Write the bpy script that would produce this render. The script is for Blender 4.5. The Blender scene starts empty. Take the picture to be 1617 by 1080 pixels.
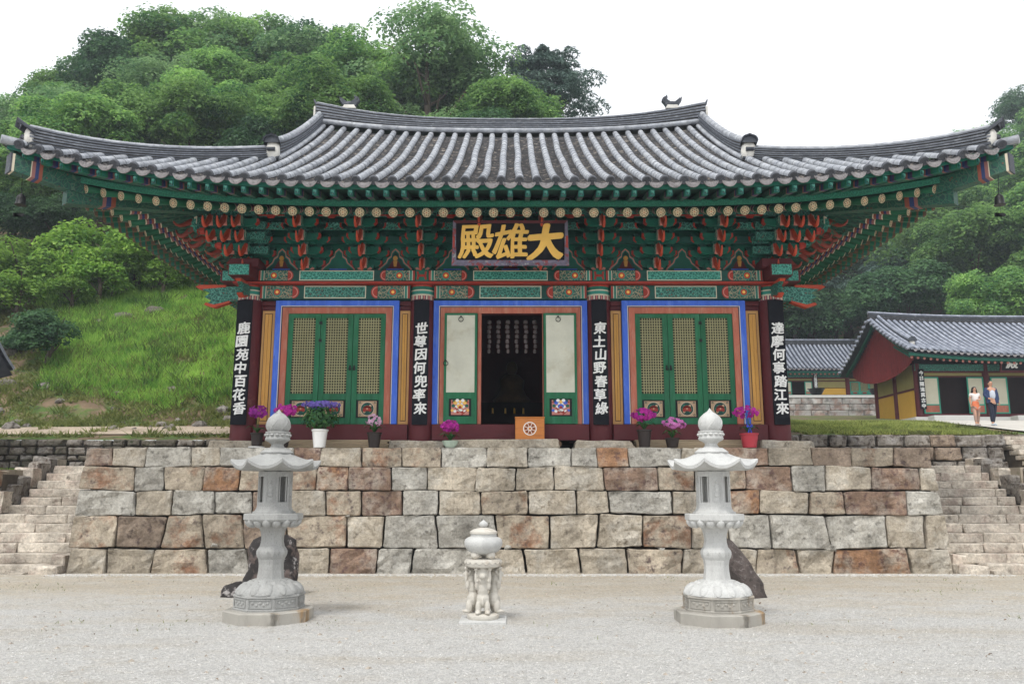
import bpy, math, random
import numpy as np
from mathutils import Vector, Matrix, noise

S = bpy.context.scene
COL = S.collection
PI = math.pi
rad = math.radians

# ------------------------------------------------------------------ camera
cam_d = bpy.data.cameras.new('camera')
cam = bpy.data.objects.new('camera', cam_d)
COL.objects.link(cam)
cam.location = (0.035, 0, 1.6)
cam.rotation_euler = (rad(90 + 10.4), 0, 0)
cam_d.sensor_width = 36
cam_d.lens = 36 * 1300 / 1617
cam_d.clip_end = 1500
cam_d.clip_start = 0.05
S.camera = cam

# ------------------------------------------------------------------ world and sun (bright overcast)
SUN_EL, SUN_AZ = rad(58), rad(205)
w = bpy.data.worlds.new('World')
S.world = w
w.use_nodes = True
nt = w.node_tree
nt.nodes.clear()
wo = nt.nodes.new('ShaderNodeOutputWorld')
bg = nt.nodes.new('ShaderNodeBackground')
sky = nt.nodes.new('ShaderNodeTexSky')
sky.sky_type = 'NISHITA'
sky.sun_disc = False
sky.sun_elevation = SUN_EL
sky.sun_rotation = SUN_AZ
sky.air_density = 1.6
sky.dust_density = 6.0
sky.ozone_density = 1.0
hs = nt.nodes.new('ShaderNodeHueSaturation')
hs.inputs['Saturation'].default_value = 0.10
mx = nt.nodes.new('ShaderNodeMix')
mx.data_type = 'RGBA'
mx.inputs[0].default_value = 0.72
mx.inputs[7].default_value = (10.6, 10.9, 11.4, 1)
nt.links.new(sky.outputs[0], hs.inputs['Color'])
nt.links.new(hs.outputs[0], mx.inputs[6])
nt.links.new(mx.outputs[2], bg.inputs[0])
bg.inputs[1].default_value = 0.11
nt.links.new(bg.outputs[0], wo.inputs[0])

sun_d = bpy.data.lights.new('sun', 'SUN')
sun_d.energy = 1.5
sun_d.angle = rad(11)
sun_d.color = (1.0, 0.965, 0.91)
sun = bpy.data.objects.new('sun', sun_d)
COL.objects.link(sun)
sun.rotation_euler = (PI / 2 - SUN_EL, 0, rad(-25))
sun.location = (0, 0, 30)

S.view_settings.view_transform = 'Standard'
S.view_settings.look = 'None'
S.view_settings.exposure = 0.42
S.view_settings.gamma = 1
S.view_settings.use_curve_mapping = False
S.cycles.max_bounces = 6
S.cycles.diffuse_bounces = 3
S.cycles.glossy_bounces = 2
S.cycles.transmission_bounces = 3
S.cycles.transparent_max_bounces = 8
S.cycles.use_adaptive_sampling = True

# ------------------------------------------------------------------ object helpers
WM = {}


def place(o, parent=None, mat=None):
    mat = mat or Matrix.Identity(4)
    COL.objects.link(o)
    if parent is not None:
        o.parent = parent
        o.matrix_parent_inverse = WM[parent.name].inverted()
    o.matrix_basis = mat
    WM[o.name] = mat
    return o


def tag(o, label=None, cat=None, group=None, kind=None):
    if label: o['label'] = label
    if cat: o['category'] = cat
    if group: o['group'] = group
    if kind: o['kind'] = kind
    return o


def thing(name, loc, label, cat, group=None):
    o = bpy.data.objects.new(name, None)
    o.empty_display_size = 0.3
    place(o, None, Matrix.Translation(loc))
    return tag(o, label, cat, group)


def inst(name, me, parent, mat=None, label=None):
    o = bpy.data.objects.new(name, me)
    place(o, parent, mat)
    if label: o['label'] = label
    return o


def copy_tree(o, mat, label=None, group=None):
    """copy a thing with its parts and their sub-parts"""
    c = o.copy()
    COL.objects.link(c)
    c.matrix_basis = mat
    WM[c.name] = mat
    if label: c['label'] = label
    if group: c['group'] = group

    def rec(src, dst):
        for ch in src.children:
            d = ch.copy()
            COL.objects.link(d)
            d.parent = dst
            WM[d.name] = WM.get(ch.name, Matrix.Identity(4))
            rec(ch, d)
    rec(o, c)
    return c


T = lambda x, y, z: Matrix.Translation((x, y, z))
RZ = lambda a: Matrix.Rotation(a, 4, 'Z')
RX = lambda a: Matrix.Rotation(a, 4, 'X')
RY = lambda a: Matrix.Rotation(a, 4, 'Y')
SC = lambda x, y, z: Matrix.Diagonal((x, y, z, 1))


class MB:
    def __init__(self):
        self.v, self.f, self.m = [], [], []
        self.mi = 0

    def add(self, vs, fs, m=None, mat=None):
        n = len(self.v)
        if mat is not None:
            vs = [tuple(mat @ Vector(p)) for p in vs]
        self.v.extend(vs)
        self.f.extend([tuple(i + n for i in f) for f in fs])
        self.m.extend([self.mi if m is None else m] * len(fs))
        return self

    def box(self, x0, x1, y0, y1, z0, z1, m=None, mat=None):
        vs = [(x0, y0, z0), (x1, y0, z0), (x1, y1, z0), (x0, y1, z0), (x0, y0, z1), (x1, y0, z1), (x1, y1, z1), (x0, y1, z1)]
        return self.add(vs, [(0, 3, 2, 1), (4, 5, 6, 7), (0, 1, 5, 4), (1, 2, 6, 5), (2, 3, 7, 6), (3, 0, 4, 7)], m, mat)

    def bbox(self, x0, x1, y0, y1, z0, z1, b=0.01, m=None, mat=None):
        """box with chamfered edges"""
        vs, ids = [], {}
        for i, x in enumerate((x0, x1)):
            for j, y in enumerate((y0, y1)):
                for k, z in enumerate((z0, z1)):
                    sx, sy, sz = (b if i == 0 else -b), (b if j == 0 else -b), (b if k == 0 else -b)
                    ids[i, j, k, 'x'] = len(vs); vs.append((x, y + sy, z + sz))
                    ids[i, j, k, 'y'] = len(vs); vs.append((x + sx, y, z + sz))
                    ids[i, j, k, 'z'] = len(vs); vs.append((x + sx, y + sy, z))
        g = ids
        fs = []
        for i in (0, 1):
            q = [g[i, 0, 0, 'x'], g[i, 1, 0, 'x'], g[i, 1, 1, 'x'], g[i, 0, 1, 'x']]
            fs.append(tuple(q if i else q[::-1]))
            q = [g[0, i, 0, 'y'], g[0, i, 1, 'y'], g[1, i, 1, 'y'], g[1, i, 0, 'y']]
            fs.append(tuple(q if i else q[::-1]))
            q = [g[0, 0, i, 'z'], g[1, 0, i, 'z'], g[1, 1, i, 'z'], g[0, 1, i, 'z']]
            fs.append(tuple(q if i else q[::-1]))
        for a in (0, 1):
            for c in (0, 1):
                fs.append((g[a, c, 0, 'x'], g[a, c, 1, 'x'], g[a, c, 1, 'y'], g[a, c, 0, 'y']))
                fs.append((g[a, 0, c, 'x'], g[a, 1, c, 'x'], g[a, 1, c, 'z'], g[a, 0, c, 'z']))
                fs.append((g[0, a, c, 'y'], g[1, a, c, 'y'], g[1, a, c, 'z'], g[0, a, c, 'z']))
        for i in (0, 1):
            for j in (0, 1):
                for k in (0, 1):
                    fs.append((g[i, j, k, 'x'], g[i, j, k, 'y'], g[i, j, k, 'z']))
        return self.add(vs, fs, m, mat)

    def prism(self, poly, axis, a, b, m=None, mat=None):
        """poly extruded along an axis: 'x' poly=(y,z); 'y' poly=(x,z); 'z' poly=(x,y)"""
        n = len(poly)
        def P(p, t):
            return (t, p[0], p[1]) if axis == 'x' else ((p[0], t, p[1]) if axis == 'y' else (p[0], p[1], t))
        vs = [P(p, a) for p in poly] + [P(p, b) for p in poly]
        fs = [tuple(range(n)), tuple(range(2 * n - 1, n - 1, -1))]
        fs += [(i, i + n, (i + 1) % n + n, (i + 1) % n) for i in range(n)]
        return self.add(vs, fs, m, mat)

    def tube(self, pts, rads, n=8, cap=True, m=None, mat=None):
        pts = [Vector(p) for p in pts]
        if not hasattr(rads, '__len__'): rads = [rads] * len(pts)
        vs = []
        prev = None
        for i, p in enumerate(pts):
            d = (pts[min(i + 1, len(pts) - 1)] - pts[max(i - 1, 0)])
            if d.length < 1e-9: d = Vector((0, 0, 1))
            d.normalize()
            if prev is None:
                u = d.cross(Vector((0, 0, 1)) if abs(d.z) < 0.9 else Vector((1, 0, 0))).normalized()
            else:
                u = (prev - d * prev.dot(d)).normalized()
            prev = u
            w_ = d.cross(u)
            for k in range(n):
                a = 2 * PI * k / n
                vs.append(tuple(p + (u * math.cos(a) + w_ * math.sin(a)) * rads[i]))
        fs = []
        for i in range(len(pts) - 1):
            for k in range(n):
                k2 = (k + 1) % n
                fs.append((i * n + k, i * n + k2, (i + 1) * n + k2, (i + 1) * n + k))
        if cap:
            fs.append(tuple(range(n - 1, -1, -1)))
            fs.append(tuple((len(pts) - 1) * n + k for k in range(n)))
        return self.add(vs, fs, m, mat)

    def lathe(self, prof, n=16, c=(0, 0, 0), m=None, mat=None, sx=1, sy=1, rot=0, cap=True):
        vs = []
        for r, z in prof:
            for k in range(n):
                a = 2 * PI * k / n + rot
                vs.append((c[0] + r * sx * math.cos(a), c[1] + r * sy * math.sin(a), c[2] + z))
        fs = []
        for i in range(len(prof) - 1):
            for k in range(n):
                k2 = (k + 1) % n
                fs.append((i * n + k, i * n + k2, (i + 1) * n + k2, (i + 1) * n + k))
        if cap:
            fs.append(tuple(range(n - 1, -1, -1)))
            fs.append(tuple((len(prof) - 1) * n + k for k in range(n)))
        return self.add(vs, fs, m, mat)

    def ball(self, c, r, n=10, k=6, m=None, mat=None):
        if not hasattr(r, '__len__'): r = (r, r, r)
        prof = [(math.sin(PI * i / k), -math.cos(PI * i / k)) for i in range(1, k)]
        vs = [(c[0], c[1], c[2] - r[2])]
        for q, z in prof:
            for j in range(n):
                a = 2 * PI * j / n
                vs.append((c[0] + q * r[0] * math.cos(a), c[1] + q * r[1] * math.sin(a), c[2] + z * r[2]))
        vs.append((c[0], c[1], c[2] + r[2]))
        fs = [(0, 1 + (j + 1) % n, 1 + j) for j in range(n)]
        for i in range(k - 2):
            for j in range(n):
                j2 = (j + 1) % n
                fs.append((1 + i * n + j, 1 + i * n + j2, 1 + (i + 1) * n + j2, 1 + (i + 1) * n + j))
        L = len(vs) - 1
        b = 1 + (k - 2) * n
        fs += [(L, b + j, b + (j + 1) % n) for j in range(n)]
        return self.add(vs, fs, m, mat)

    def grid(self, fn, nu, nv, m=None, closed_u=False, flip=False):
        vs = [tuple(fn(i / nu, j / nv)) for j in range(nv + 1) for i in range(nu + 1)]
        fs = []
        for j in range(nv):
            for i in range(nu):
                a = j * (nu + 1) + i
                q = (a, a + 1, a + nu + 2, a + nu + 1)
                fs.append(q[::-1] if flip else q)
        return self.add(vs, fs, m)

    def sweep(self, path, sec, ups=None, outs=None, m=None, cap=True, closed=True):
        """section points (a,b) placed at path point + a*out + b*up"""
        n = len(sec)
        vs = []
        for i, p in enumerate(path):
            p = Vector(p)
            o = Vector(outs[i] if isinstance(outs, list) else outs)
            u = Vector(ups[i] if isinstance(ups, list) else (ups or (0, 0, 1)))
            for a, b in sec:
                vs.append(tuple(p + o * a + u * b))
        fs = []
        for i in range(len(path) - 1):
            for k in range(n if closed else n - 1):
                k2 = (k + 1) % n
                fs.append((i * n + k, i * n + k2, (i + 1) * n + k2, (i + 1) * n + k))
        if cap and closed:
            fs.append(tuple(range(n - 1, -1, -1)))
            fs.append(tuple((len(path) - 1) * n + k for k in range(n)))
        return self.add(vs, fs, m)

    def mesh(self, name, mats, smooth=False, angle=None):
        me = bpy.data.meshes.new(name)
        me.from_pydata(self.v, [], self.f)
        for mt in (mats if isinstance(mats, (list, tuple)) else [mats]):
            me.materials.append(mt)
        if any(self.m):
            me.polygons.foreach_set('material_index', self.m)
        if smooth:
            me.polygons.foreach_set('use_smooth', [True] * len(self.f))
            if angle:
                me.set_sharp_from_angle(angle=rad(angle))
        me.update()
        return me

    def build(self, name, mats, parent=None, smooth=False, angle=None, kind=None, label=None):
        """vertices are in world coordinates; the object's origin goes to their base centre"""
        V = np.array(self.v, dtype=float)
        lo, hi = V.min(0), V.max(0)
        c = Vector(((lo[0] + hi[0]) / 2, (lo[1] + hi[1]) / 2, lo[2]))
        self.v = [(p[0] - c.x, p[1] - c.y, p[2] - c.z) for p in self.v]
        me = self.mesh(name, mats, smooth, angle)
        o = bpy.data.objects.new(name, me)
        place(o, parent, Matrix.Translation(c))
        if kind: o['kind'] = kind
        if label: o['label'] = label
        return o


def np_mesh(name, verts, nper, mats, smooth=False):
    """mesh of separate polygons with nper corners each"""
    n = len(verts)
    me = bpy.data.meshes.new(name)
    me.vertices.add(n)
    me.vertices.foreach_set('co', verts.astype(np.float32).ravel())
    me.loops.add(n)
    me.loops.foreach_set('vertex_index', np.arange(n, dtype=np.int32))
    np_ = n // nper
    me.polygons.add(np_)
    me.polygons.foreach_set('loop_start', np.arange(0, n, nper, dtype=np.int32))
    if smooth: me.polygons.foreach_set('use_smooth', [True] * np_)
    me.materials.append(mats)
    me.update(calc_edges=True)
    me.validate()
    return me


# ------------------------------------------------------------------ materials
def mat(name, col, rough=0.8, var=0.18, scale=3.0, col2=None, s2=2.0, t2=0.5, w2=0.12, col3=None, s3=5.0, t3=0.6,
        bump=0.0, bscale=25.0, ridged=0.0, per=True, spec=0.3, metal=0.0, world=True, stretch=(1, 1, 1), ramp=1.0):
    m = bpy.data.materials.new(name)
    m.use_nodes = True
    t = m.node_tree
    N, L = t.nodes, t.links
    P = N['Principled BSDF']
    P.inputs['Roughness'].default_value = rough
    P.inputs['Metallic'].default_value = metal
    P.inputs['Specular IOR Level'].default_value = spec
    tc = N.new('ShaderNodeTexCoord')
    oi = N.new('ShaderNodeObjectInfo')
    mp = N.new('ShaderNodeMapping')
    mp.inputs['Scale'].default_value = stretch
    if per:
        cb = N.new('ShaderNodeVectorMath'); cb.operation = 'MULTIPLY_ADD'
        L.new(oi.outputs['Random'], cb.inputs[0])
        cb.inputs[1].default_value = (37.1, 91.7, 53.3)
        L.new(tc.outputs['Object'], cb.inputs[2])
        L.new(cb.outputs[0], mp.inputs['Vector'])
    else:
        L.new(tc.outputs['Object'], mp.inputs['Vector'])

    def nz(sc, det=5, rg=0.6):
        n_ = N.new('ShaderNodeTexNoise')
        n_.inputs['Scale'].default_value = sc
        n_.inputs['Detail'].default_value = det
        n_.inputs['Roughness'].default_value = rg
        L.new(mp.outputs[0], n_.inputs['Vector'])
        return n_
    n1 = nz(scale)
    mr = N.new('ShaderNodeMapRange')
    L.new(n1.outputs[0], mr.inputs[0])
    mr.inputs[1].default_value = 0.3
    mr.inputs[2].default_value = 0.7
    mr.inputs[3].default_value = 1 - var
    mr.inputs[4].default_value = 1 + var
    src = mr.outputs[0]
    if per and var > 0.05:
        m2 = N.new('ShaderNodeMapRange')
        L.new(oi.outputs['Random'], m2.inputs[0])
        m2.inputs[3].default_value = 1 - var * 0.5
        m2.inputs[4].default_value = 1 + var * 0.5
        mu = N.new('ShaderNodeMath'); mu.operation = 'MULTIPLY'
        L.new(mr.outputs[0], mu.inputs[0]); L.new(m2.outputs[0], mu.inputs[1])
        src = mu.outputs[0]
    vm = N.new('ShaderNodeVectorMath'); vm.operation = 'SCALE'
    vm.inputs[0].default_value = col[:3]
    L.new(src, vm.inputs['Scale'])
    out = vm.outputs[0]
    for c_, s_, t_ in ((col2, s2, t2), (col3, s3, t3)):
        if c_ is None: continue
        n2 = nz(s_, 6, 0.65)
        r2 = N.new('ShaderNodeMapRange')
        L.new(n2.outputs[0], r2.inputs[0])
        r2.inputs[1].default_value = t_ - w2 / 2
        r2.inputs[2].default_value = t_ + w2 / 2
        mxx = N.new('ShaderNodeMix'); mxx.data_type = 'RGBA'
        L.new(r2.outputs[0], mxx.inputs[0])
        L.new(out, mxx.inputs[6])
        v2 = N.new('ShaderNodeVectorMath'); v2.operation = 'SCALE'
        v2.inputs[0].default_value = c_[:3]
        L.new(src, v2.inputs['Scale'])
        L.new(v2.outputs[0], mxx.inputs[7])
        out = mxx.outputs[2]
    if ridged:      # fine mottling of broken stone
        n4 = nz(18, 6, 0.8)
        r4 = N.new('ShaderNodeMapRange')
        L.new(n4.outputs[0], r4.inputs[0])
        r4.inputs[1].default_value = 0.32; r4.inputs[2].default_value = 0.68
        r4.inputs[3].default_value = 0.62; r4.inputs[4].default_value = 1.28
        v4 = N.new('ShaderNodeVectorMath'); v4.operation = 'SCALE'
        L.new(out, v4.inputs[0]); L.new(r4.outputs[0], v4.inputs['Scale'])
        out = v4.outputs[0]
        # weather stains that run across the joints, in world space
        gp = N.new('ShaderNodeNewGeometry'); m5 = N.new('ShaderNodeMapping'); m5.inputs['Scale'].default_value = (1.5, 1.5, 0.55)
        L.new(gp.outputs['Position'], m5.inputs[0])
        n5 = N.new('ShaderNodeTexNoise'); n5.inputs['Scale'].default_value = 0.9; n5.inputs['Detail'].default_value = 7; n5.inputs['Roughness'].default_value = 0.7
        L.new(m5.outputs[0], n5.inputs['Vector'])
        r5 = N.new('ShaderNodeMapRange'); L.new(n5.outputs[0], r5.inputs[0])
        r5.inputs[1].default_value = 0.40; r5.inputs[2].default_value = 0.62; r5.inputs[3].default_value = 1.08; r5.inputs[4].default_value = 0.74
        v5 = N.new('ShaderNodeVectorMath'); v5.operation = 'SCALE'
        L.new(out, v5.inputs[0]); L.new(r5.outputs[0], v5.inputs['Scale'])
        out = v5.outputs[0]
    L.new(out, P.inputs['Base Color'])
    if bump:
        nb = nz(bscale, 6, 0.7)
        b = N.new('ShaderNodeBump')
        b.inputs['Strength'].default_value = min(1.0, bump)
        b.inputs['Distance'].default_value = 0.03
        L.new(nb.outputs[0], b.inputs['Height'])
        L.new(b.outputs[0], P.inputs['Normal'])
        if ridged:
            nr = nz(ridged, 7, 0.7)
            nr.noise_type = 'RIDGED_MULTIFRACTAL'
            nr.inputs['Lacunarity'].default_value = 2.3
            nr.inputs['Distortion'].default_value = 0.6
            b2 = N.new('ShaderNodeBump')
            b2.inputs['Strength'].default_value = 0.9
            b2.inputs['Distance'].default_value = 0.10
            L.new(nr.outputs[0], b2.inputs['Height'])
            L.new(b.outputs[0], b2.inputs['Normal'])
            L.new(b2.outputs[0], P.inputs['Normal'])
    return m


def paint_mat(name, base, line, spot, scale=7.0, lw=0.06, dark=None, rough=0.6, stretch=(1, 1, 1)):
    """painted scroll-work: thin light lines, dark cells and small bright spots"""
    m = bpy.data.materials.new(name)
    m.use_nodes = True
    t = m.node_tree
    N, L = t.nodes, t.links
    P = N['Principled BSDF']
    P.inputs['Roughness'].default_value = rough
    tc = N.new('ShaderNodeTexCoord')
    mp = N.new('ShaderNodeMapping'); mp.inputs['Scale'].default_value = stretch
    L.new(tc.outputs['Object'], mp.inputs['Vector'])
    ve = N.new('ShaderNodeTexVoronoi'); ve.feature = 'DISTANCE_TO_EDGE'; ve.inputs['Scale'].default_value = scale
    vf = N.new('ShaderNodeTexVoronoi'); vf.feature = 'F1'; vf.inputs['Scale'].default_value = scale
    L.new(mp.outputs[0], ve.inputs['Vector']); L.new(mp.outputs[0], vf.inputs['Vector'])
    wv = N.new('ShaderNodeTexWave'); wv.wave_type = 'RINGS'; wv.inputs['Scale'].default_value = scale * 0.7
    wv.inputs['Distortion'].default_value = 14; wv.inputs['Detail'].default_value = 1.5
    L.new(mp.outputs[0], wv.inputs['Vector'])

    def mixc(fac, a, b):
        x = N.new('ShaderNodeMix'); x.data_type = 'RGBA'
        L.new(fac, x.inputs[0])
        for s_, i in ((a, 6), (b, 7)):
            if isinstance(s_, tuple): x.inputs[i].default_value = (*s_, 1)
            else: L.new(s_, x.inputs[i])
        return x.outputs[2]

    def step(sock, th, less=False, soft=0.02):
        r = N.new('ShaderNodeMapRange')
        L.new(sock, r.inputs[0])
        r.inputs[1].default_value = th - soft; r.inputs[2].default_value = th + soft
        if less: r.inputs[3].default_value = 1; r.inputs[4].default_value = 0
        return r.outputs[0]
    dk = dark or tuple(c * 0.35 for c in base)
    c = mixc(step(wv.outputs['Fac'], 0.72, soft=0.1), base, dk)
    c = mixc(step(ve.outputs['Distance'], lw, True), c, line)
    c = mixc(step(vf.outputs['Distance'], 0.16, True), c, spot)
    L.new(c, P.inputs['Base Color'])
    return m


G = {}
# timber paint
G['maroon'] = mat('maroon_paint', (0.095, 0.014, 0.018), 0.55, 0.15, 2, col2=(0.16, 0.045, 0.04), s2=3, t2=0.68, bump=0.15)
G['green'] = mat('door_green_paint', (0.012, 0.128, 0.055), 0.6, 0.2, 2, col2=(0.03, 0.15, 0.08), s2=3, t2=0.58, w2=0.2, col3=(0.02, 0.07, 0.04), s3=9, t3=0.66, bump=0.25, bscale=30, stretch=(3, 3, 0.6))
G['lattice'] = mat('lattice_wood', (0.32, 0.305, 0.165), 0.7, 0.1, 3)
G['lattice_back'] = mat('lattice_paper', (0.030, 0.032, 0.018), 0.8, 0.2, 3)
G['blue'] = mat('blue_paint', (0.05, 0.135, 0.60), 0.6, 0.15, 2, col2=(0.10, 0.19, 0.58), s2=4, t2=0.60, w2=0.2, col3=(0.04, 0.08, 0.30), s3=9, t3=0.68, bump=0.25, bscale=30, stretch=(3, 3, 0.6))
G['salmon'] = mat('salmon_paint', (0.44, 0.135, 0.085), 0.65, 0.18, 2, col2=(0.42, 0.19, 0.13), s2=4, t2=0.58, w2=0.2, col3=(0.26, 0.09, 0.06), s3=9, t3=0.67, bump=0.25, bscale=30, stretch=(3, 3, 0.6))
G['cream'] = mat('cream_line_paint', (0.62, 0.55, 0.42), 0.6, 0.08, 3)
G['ochre'] = mat('ochre_board', (0.52, 0.27, 0.062), 0.6, 0.12, 2, col2=(0.40, 0.17, 0.035), s2=6, t2=0.62, stretch=(6, 6, 0.5))
G['ochre_edge'] = mat('ochre_edge', (0.46, 0.25, 0.09), 0.6, 0.1, 3)
G['black'] = mat('black_paint', (0.008, 0.009, 0.011), 0.6, 0.2, 4)
G['board_black'] = mat('signboard_black', (0.006, 0.007, 0.011), 0.6, 0.2, 4, bump=0.1, spec=0.15)
G['white'] = mat('white_lettering', (0.78, 0.78, 0.76), 0.6, 0.05, 3)
G['gold'] = mat('gold_lettering', (0.85, 0.52, 0.11), 0.45, 0.1, 3)
G['paper'] = mat('door_paper', (0.60, 0.60, 0.50), 0.85, 0.10, 2.0, col2=(0.46, 0.43, 0.32), s2=1.6, t2=0.62, w2=0.2, bump=0.15, bscale=12)
G['teal'] = mat('teal_paint', (0.010, 0.125, 0.085), 0.55, 0.2, 3)
G['teal_dark'] = mat('dark_teal_paint', (0.008, 0.060, 0.048), 0.6, 0.3, 4)
G['teal_light'] = mat('light_teal_paint', (0.03, 0.22, 0.17), 0.6, 0.2, 3)
G['teal_pattern'] = paint_mat('teal_fretwork', (0.015, 0.22, 0.16), (0.09, 0.38, 0.30), (0.015, 0.10, 0.12), 16, 0.07, (0.008, 0.07, 0.06))
G['teal_scroll'] = paint_mat('teal_scrollwork', (0.012, 0.15, 0.11), (0.10, 0.33, 0.26), (0.22, 0.06, 0.03), 13, 0.045, (0.006, 0.025, 0.03))
G['flower_scroll'] = paint_mat('painted_lotus_scroll', (0.025, 0.14, 0.10), (0.33, 0.27, 0.17), (0.48, 0.11, 0.04), 12, 0.055, (0.012, 0.035, 0.04))
G['rafter'] = paint_mat('rafter_paint', (0.008, 0.085, 0.052), (0.06, 0.12, 0.075), (0.10, 0.045, 0.025), 8, 0.03, (0.006, 0.045, 0.038))
G['rafter_mouth'] = mat('rafter_mouth_green', (0.014, 0.115, 0.06), 0.6, 0.3, 5)
G['fascia'] = paint_mat('eave_board_paint', (0.008, 0.13, 0.072), (0.03, 0.22, 0.14), (0.02, 0.22, 0.16), 14, 0.04, (0.01, 0.12, 0.08))
G['red'] = mat('vermilion_paint', (0.33, 0.035, 0.022), 0.5, 0.15, 4)
G['orange'] = mat('orange_tongue_paint', (0.44, 0.06, 0.026), 0.5, 0.18, 5)
G['pink'] = mat('pink_paint', (0.55, 0.22, 0.18), 0.6, 0.1, 4)
G['dull_blue'] = mat('dull_blue_band', (0.022, 0.042, 0.13), 0.6, 0.1, 4)
G['dull_pink'] = mat('dull_pink_band', (0.26, 0.11, 0.10), 0.6, 0.1, 4)
G['dull_red'] = mat('dull_red_band', (0.25, 0.07, 0.04), 0.6, 0.1, 4)
G['purple'] = mat('purple_paint', (0.055, 0.03, 0.085), 0.6, 0.1, 4)
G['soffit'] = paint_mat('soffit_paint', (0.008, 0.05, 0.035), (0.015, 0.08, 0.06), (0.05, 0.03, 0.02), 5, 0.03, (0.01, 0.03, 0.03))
G['disc_dark'] = mat('rafter_end_dark', (0.03, 0.028, 0.022), 0.6, 0.1, 4)
G['disc_cream'] = mat('rafter_end_cream', (0.52, 0.44, 0.27), 0.6, 0.1, 4)
G['end_brown'] = mat('weathered_rafter_end', (0.14, 0.085, 0.055), 0.7, 0.2, 4)
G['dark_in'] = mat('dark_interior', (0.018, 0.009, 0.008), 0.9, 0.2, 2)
G['iron'] = mat('black_iron', (0.02, 0.02, 0.02), 0.45, 0.1, 5, metal=0.6)
# roof
G['tile'] = mat('grey_clay_tile', (0.27, 0.285, 0.315), 0.6, 0.22, 3.5, col2=(0.46, 0.475, 0.49), s2=4, t2=0.56, w2=0.3, col3=(0.10, 0.10, 0.105), s3=9, t3=0.68, bump=0.25, bscale=40)
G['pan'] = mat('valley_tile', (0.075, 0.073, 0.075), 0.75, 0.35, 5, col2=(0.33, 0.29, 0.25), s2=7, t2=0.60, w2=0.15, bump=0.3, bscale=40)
G['tile_dark'] = mat('ridge_tile', (0.050, 0.056, 0.068), 0.6, 0.25, 4, col2=(0.15, 0.16, 0.175), s2=7, t2=0.64, w2=0.2, bump=0.25)
G['tile_end'] = mat('tile_end_disc', (0.075, 0.08, 0.092), 0.6, 0.2, 12, bump=0.6, bscale=60)
G['drip'] = mat('drip_tile', (0.24, 0.225, 0.225), 0.65, 0.2, 12, col2=(0.12, 0.11, 0.11), s2=20, t2=0.6, bump=0.7, bscale=60)
G['plaster'] = mat('lime_plaster', (0.62, 0.60, 0.55), 0.85, 0.15, 4, col2=(0.22, 0.21, 0.20), s2=5, t2=0.66, bump=0.6, bscale=14)
G['maroon_board'] = mat('maroon_boarding', (0.20, 0.024, 0.026), 0.6, 0.15, 3)
# stone
def rock(n, c, c2, t2, c3=(0.10, 0.09, 0.075), t3=0.66, var=0.22, s2=1.7):
    G[n] = mat('stone_' + n, c, 0.85, var, 2.6, col2=c2, s2=s2, t2=t2, w2=0.14, col3=c3, s3=7, t3=t3, bump=1.0, bscale=16, ridged=2.4)
rock('sB', (0.43, 0.375, 0.295), (0.50, 0.46, 0.39), 0.55, (0.17, 0.14, 0.10), 0.64)
rock('sG', (0.38, 0.36, 0.315), (0.50, 0.48, 0.43), 0.52, (0.15, 0.14, 0.12), 0.62)
rock('sM', (0.41, 0.35, 0.27), (0.28, 0.155, 0.095), 0.57, (0.12, 0.09, 0.08), 0.62)
rock('sO', (0.34, 0.19, 0.105), (0.41, 0.34, 0.27), 0.50, (0.16, 0.09, 0.07), 0.58)
rock('sR', (0.26, 0.175, 0.125), (0.37, 0.31, 0.255), 0.53, (0.13, 0.08, 0.07), 0.58)
rock('sD', (0.24, 0.185, 0.14), (0.33, 0.26, 0.20), 0.56, (0.08, 0.055, 0.05), 0.60)
rock('step', (0.56, 0.50, 0.42), (0.44, 0.36, 0.30), 0.57, (0.24, 0.21, 0.17), 0.63)
rock('old', (0.14, 0.125, 0.10), (0.24, 0.22, 0.19), 0.6, (0.05, 0.06, 0.03), 0.6)
rock('oldgrey', (0.27, 0.245, 0.215), (0.36, 0.34, 0.32), 0.58, (0.09, 0.07, 0.055), 0.56)
G['mortar'] = mat('dark_joint', (0.075, 0.062, 0.048), 0.95, 0.3, 5)
G['granite'] = mat('pale_granite', (0.37, 0.37, 0.355), 0.75, 0.1, 3, col2=(0.26, 0.26, 0.25), s2=3.2, t2=0.57, w2=0.2, col3=(0.22, 0.22, 0.21), s3=90, t3=0.62, bump=0.35, bscale=60, per=False, stretch=(1, 1, 0.4))
G['granite_w'] = mat('white_granite', (0.54, 0.54, 0.52), 0.7, 0.08, 3, col2=(0.38, 0.38, 0.37), s2=3.2, t2=0.60, w2=0.2, col3=(0.34, 0.34, 0.33), s3=90, t3=0.64, bump=0.3, bscale=60, per=False, stretch=(1, 1, 0.4))
G['granite_stain'] = mat('stained_granite', (0.38, 0.36, 0.32), 0.8, 0.15, 3, col2=(0.30, 0.19, 0.09), s2=2.6, t2=0.60, w2=0.12, col3=(0.16, 0.15, 0.13), s3=5, t3=0.62, bump=0.4, bscale=50, per=False, stretch=(1, 1, 0.3))
G['marble'] = mat('warm_white_marble', (0.55, 0.52, 0.46), 0.6, 0.1, 4, col2=(0.38, 0.33, 0.27), s2=6, t2=0.62, w2=0.15, bump=0.2, bscale=40, per=False)
G['boulder'] = mat('dark_lichen_boulder', (0.035, 0.031, 0.030), 0.9, 0.4, 5, col2=(0.30, 0.28, 0.27), s2=5, t2=0.60, w2=0.06, col3=(0.13, 0.10, 0.09), s3=3, t3=0.55, bump=1.0, bscale=14)
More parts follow.
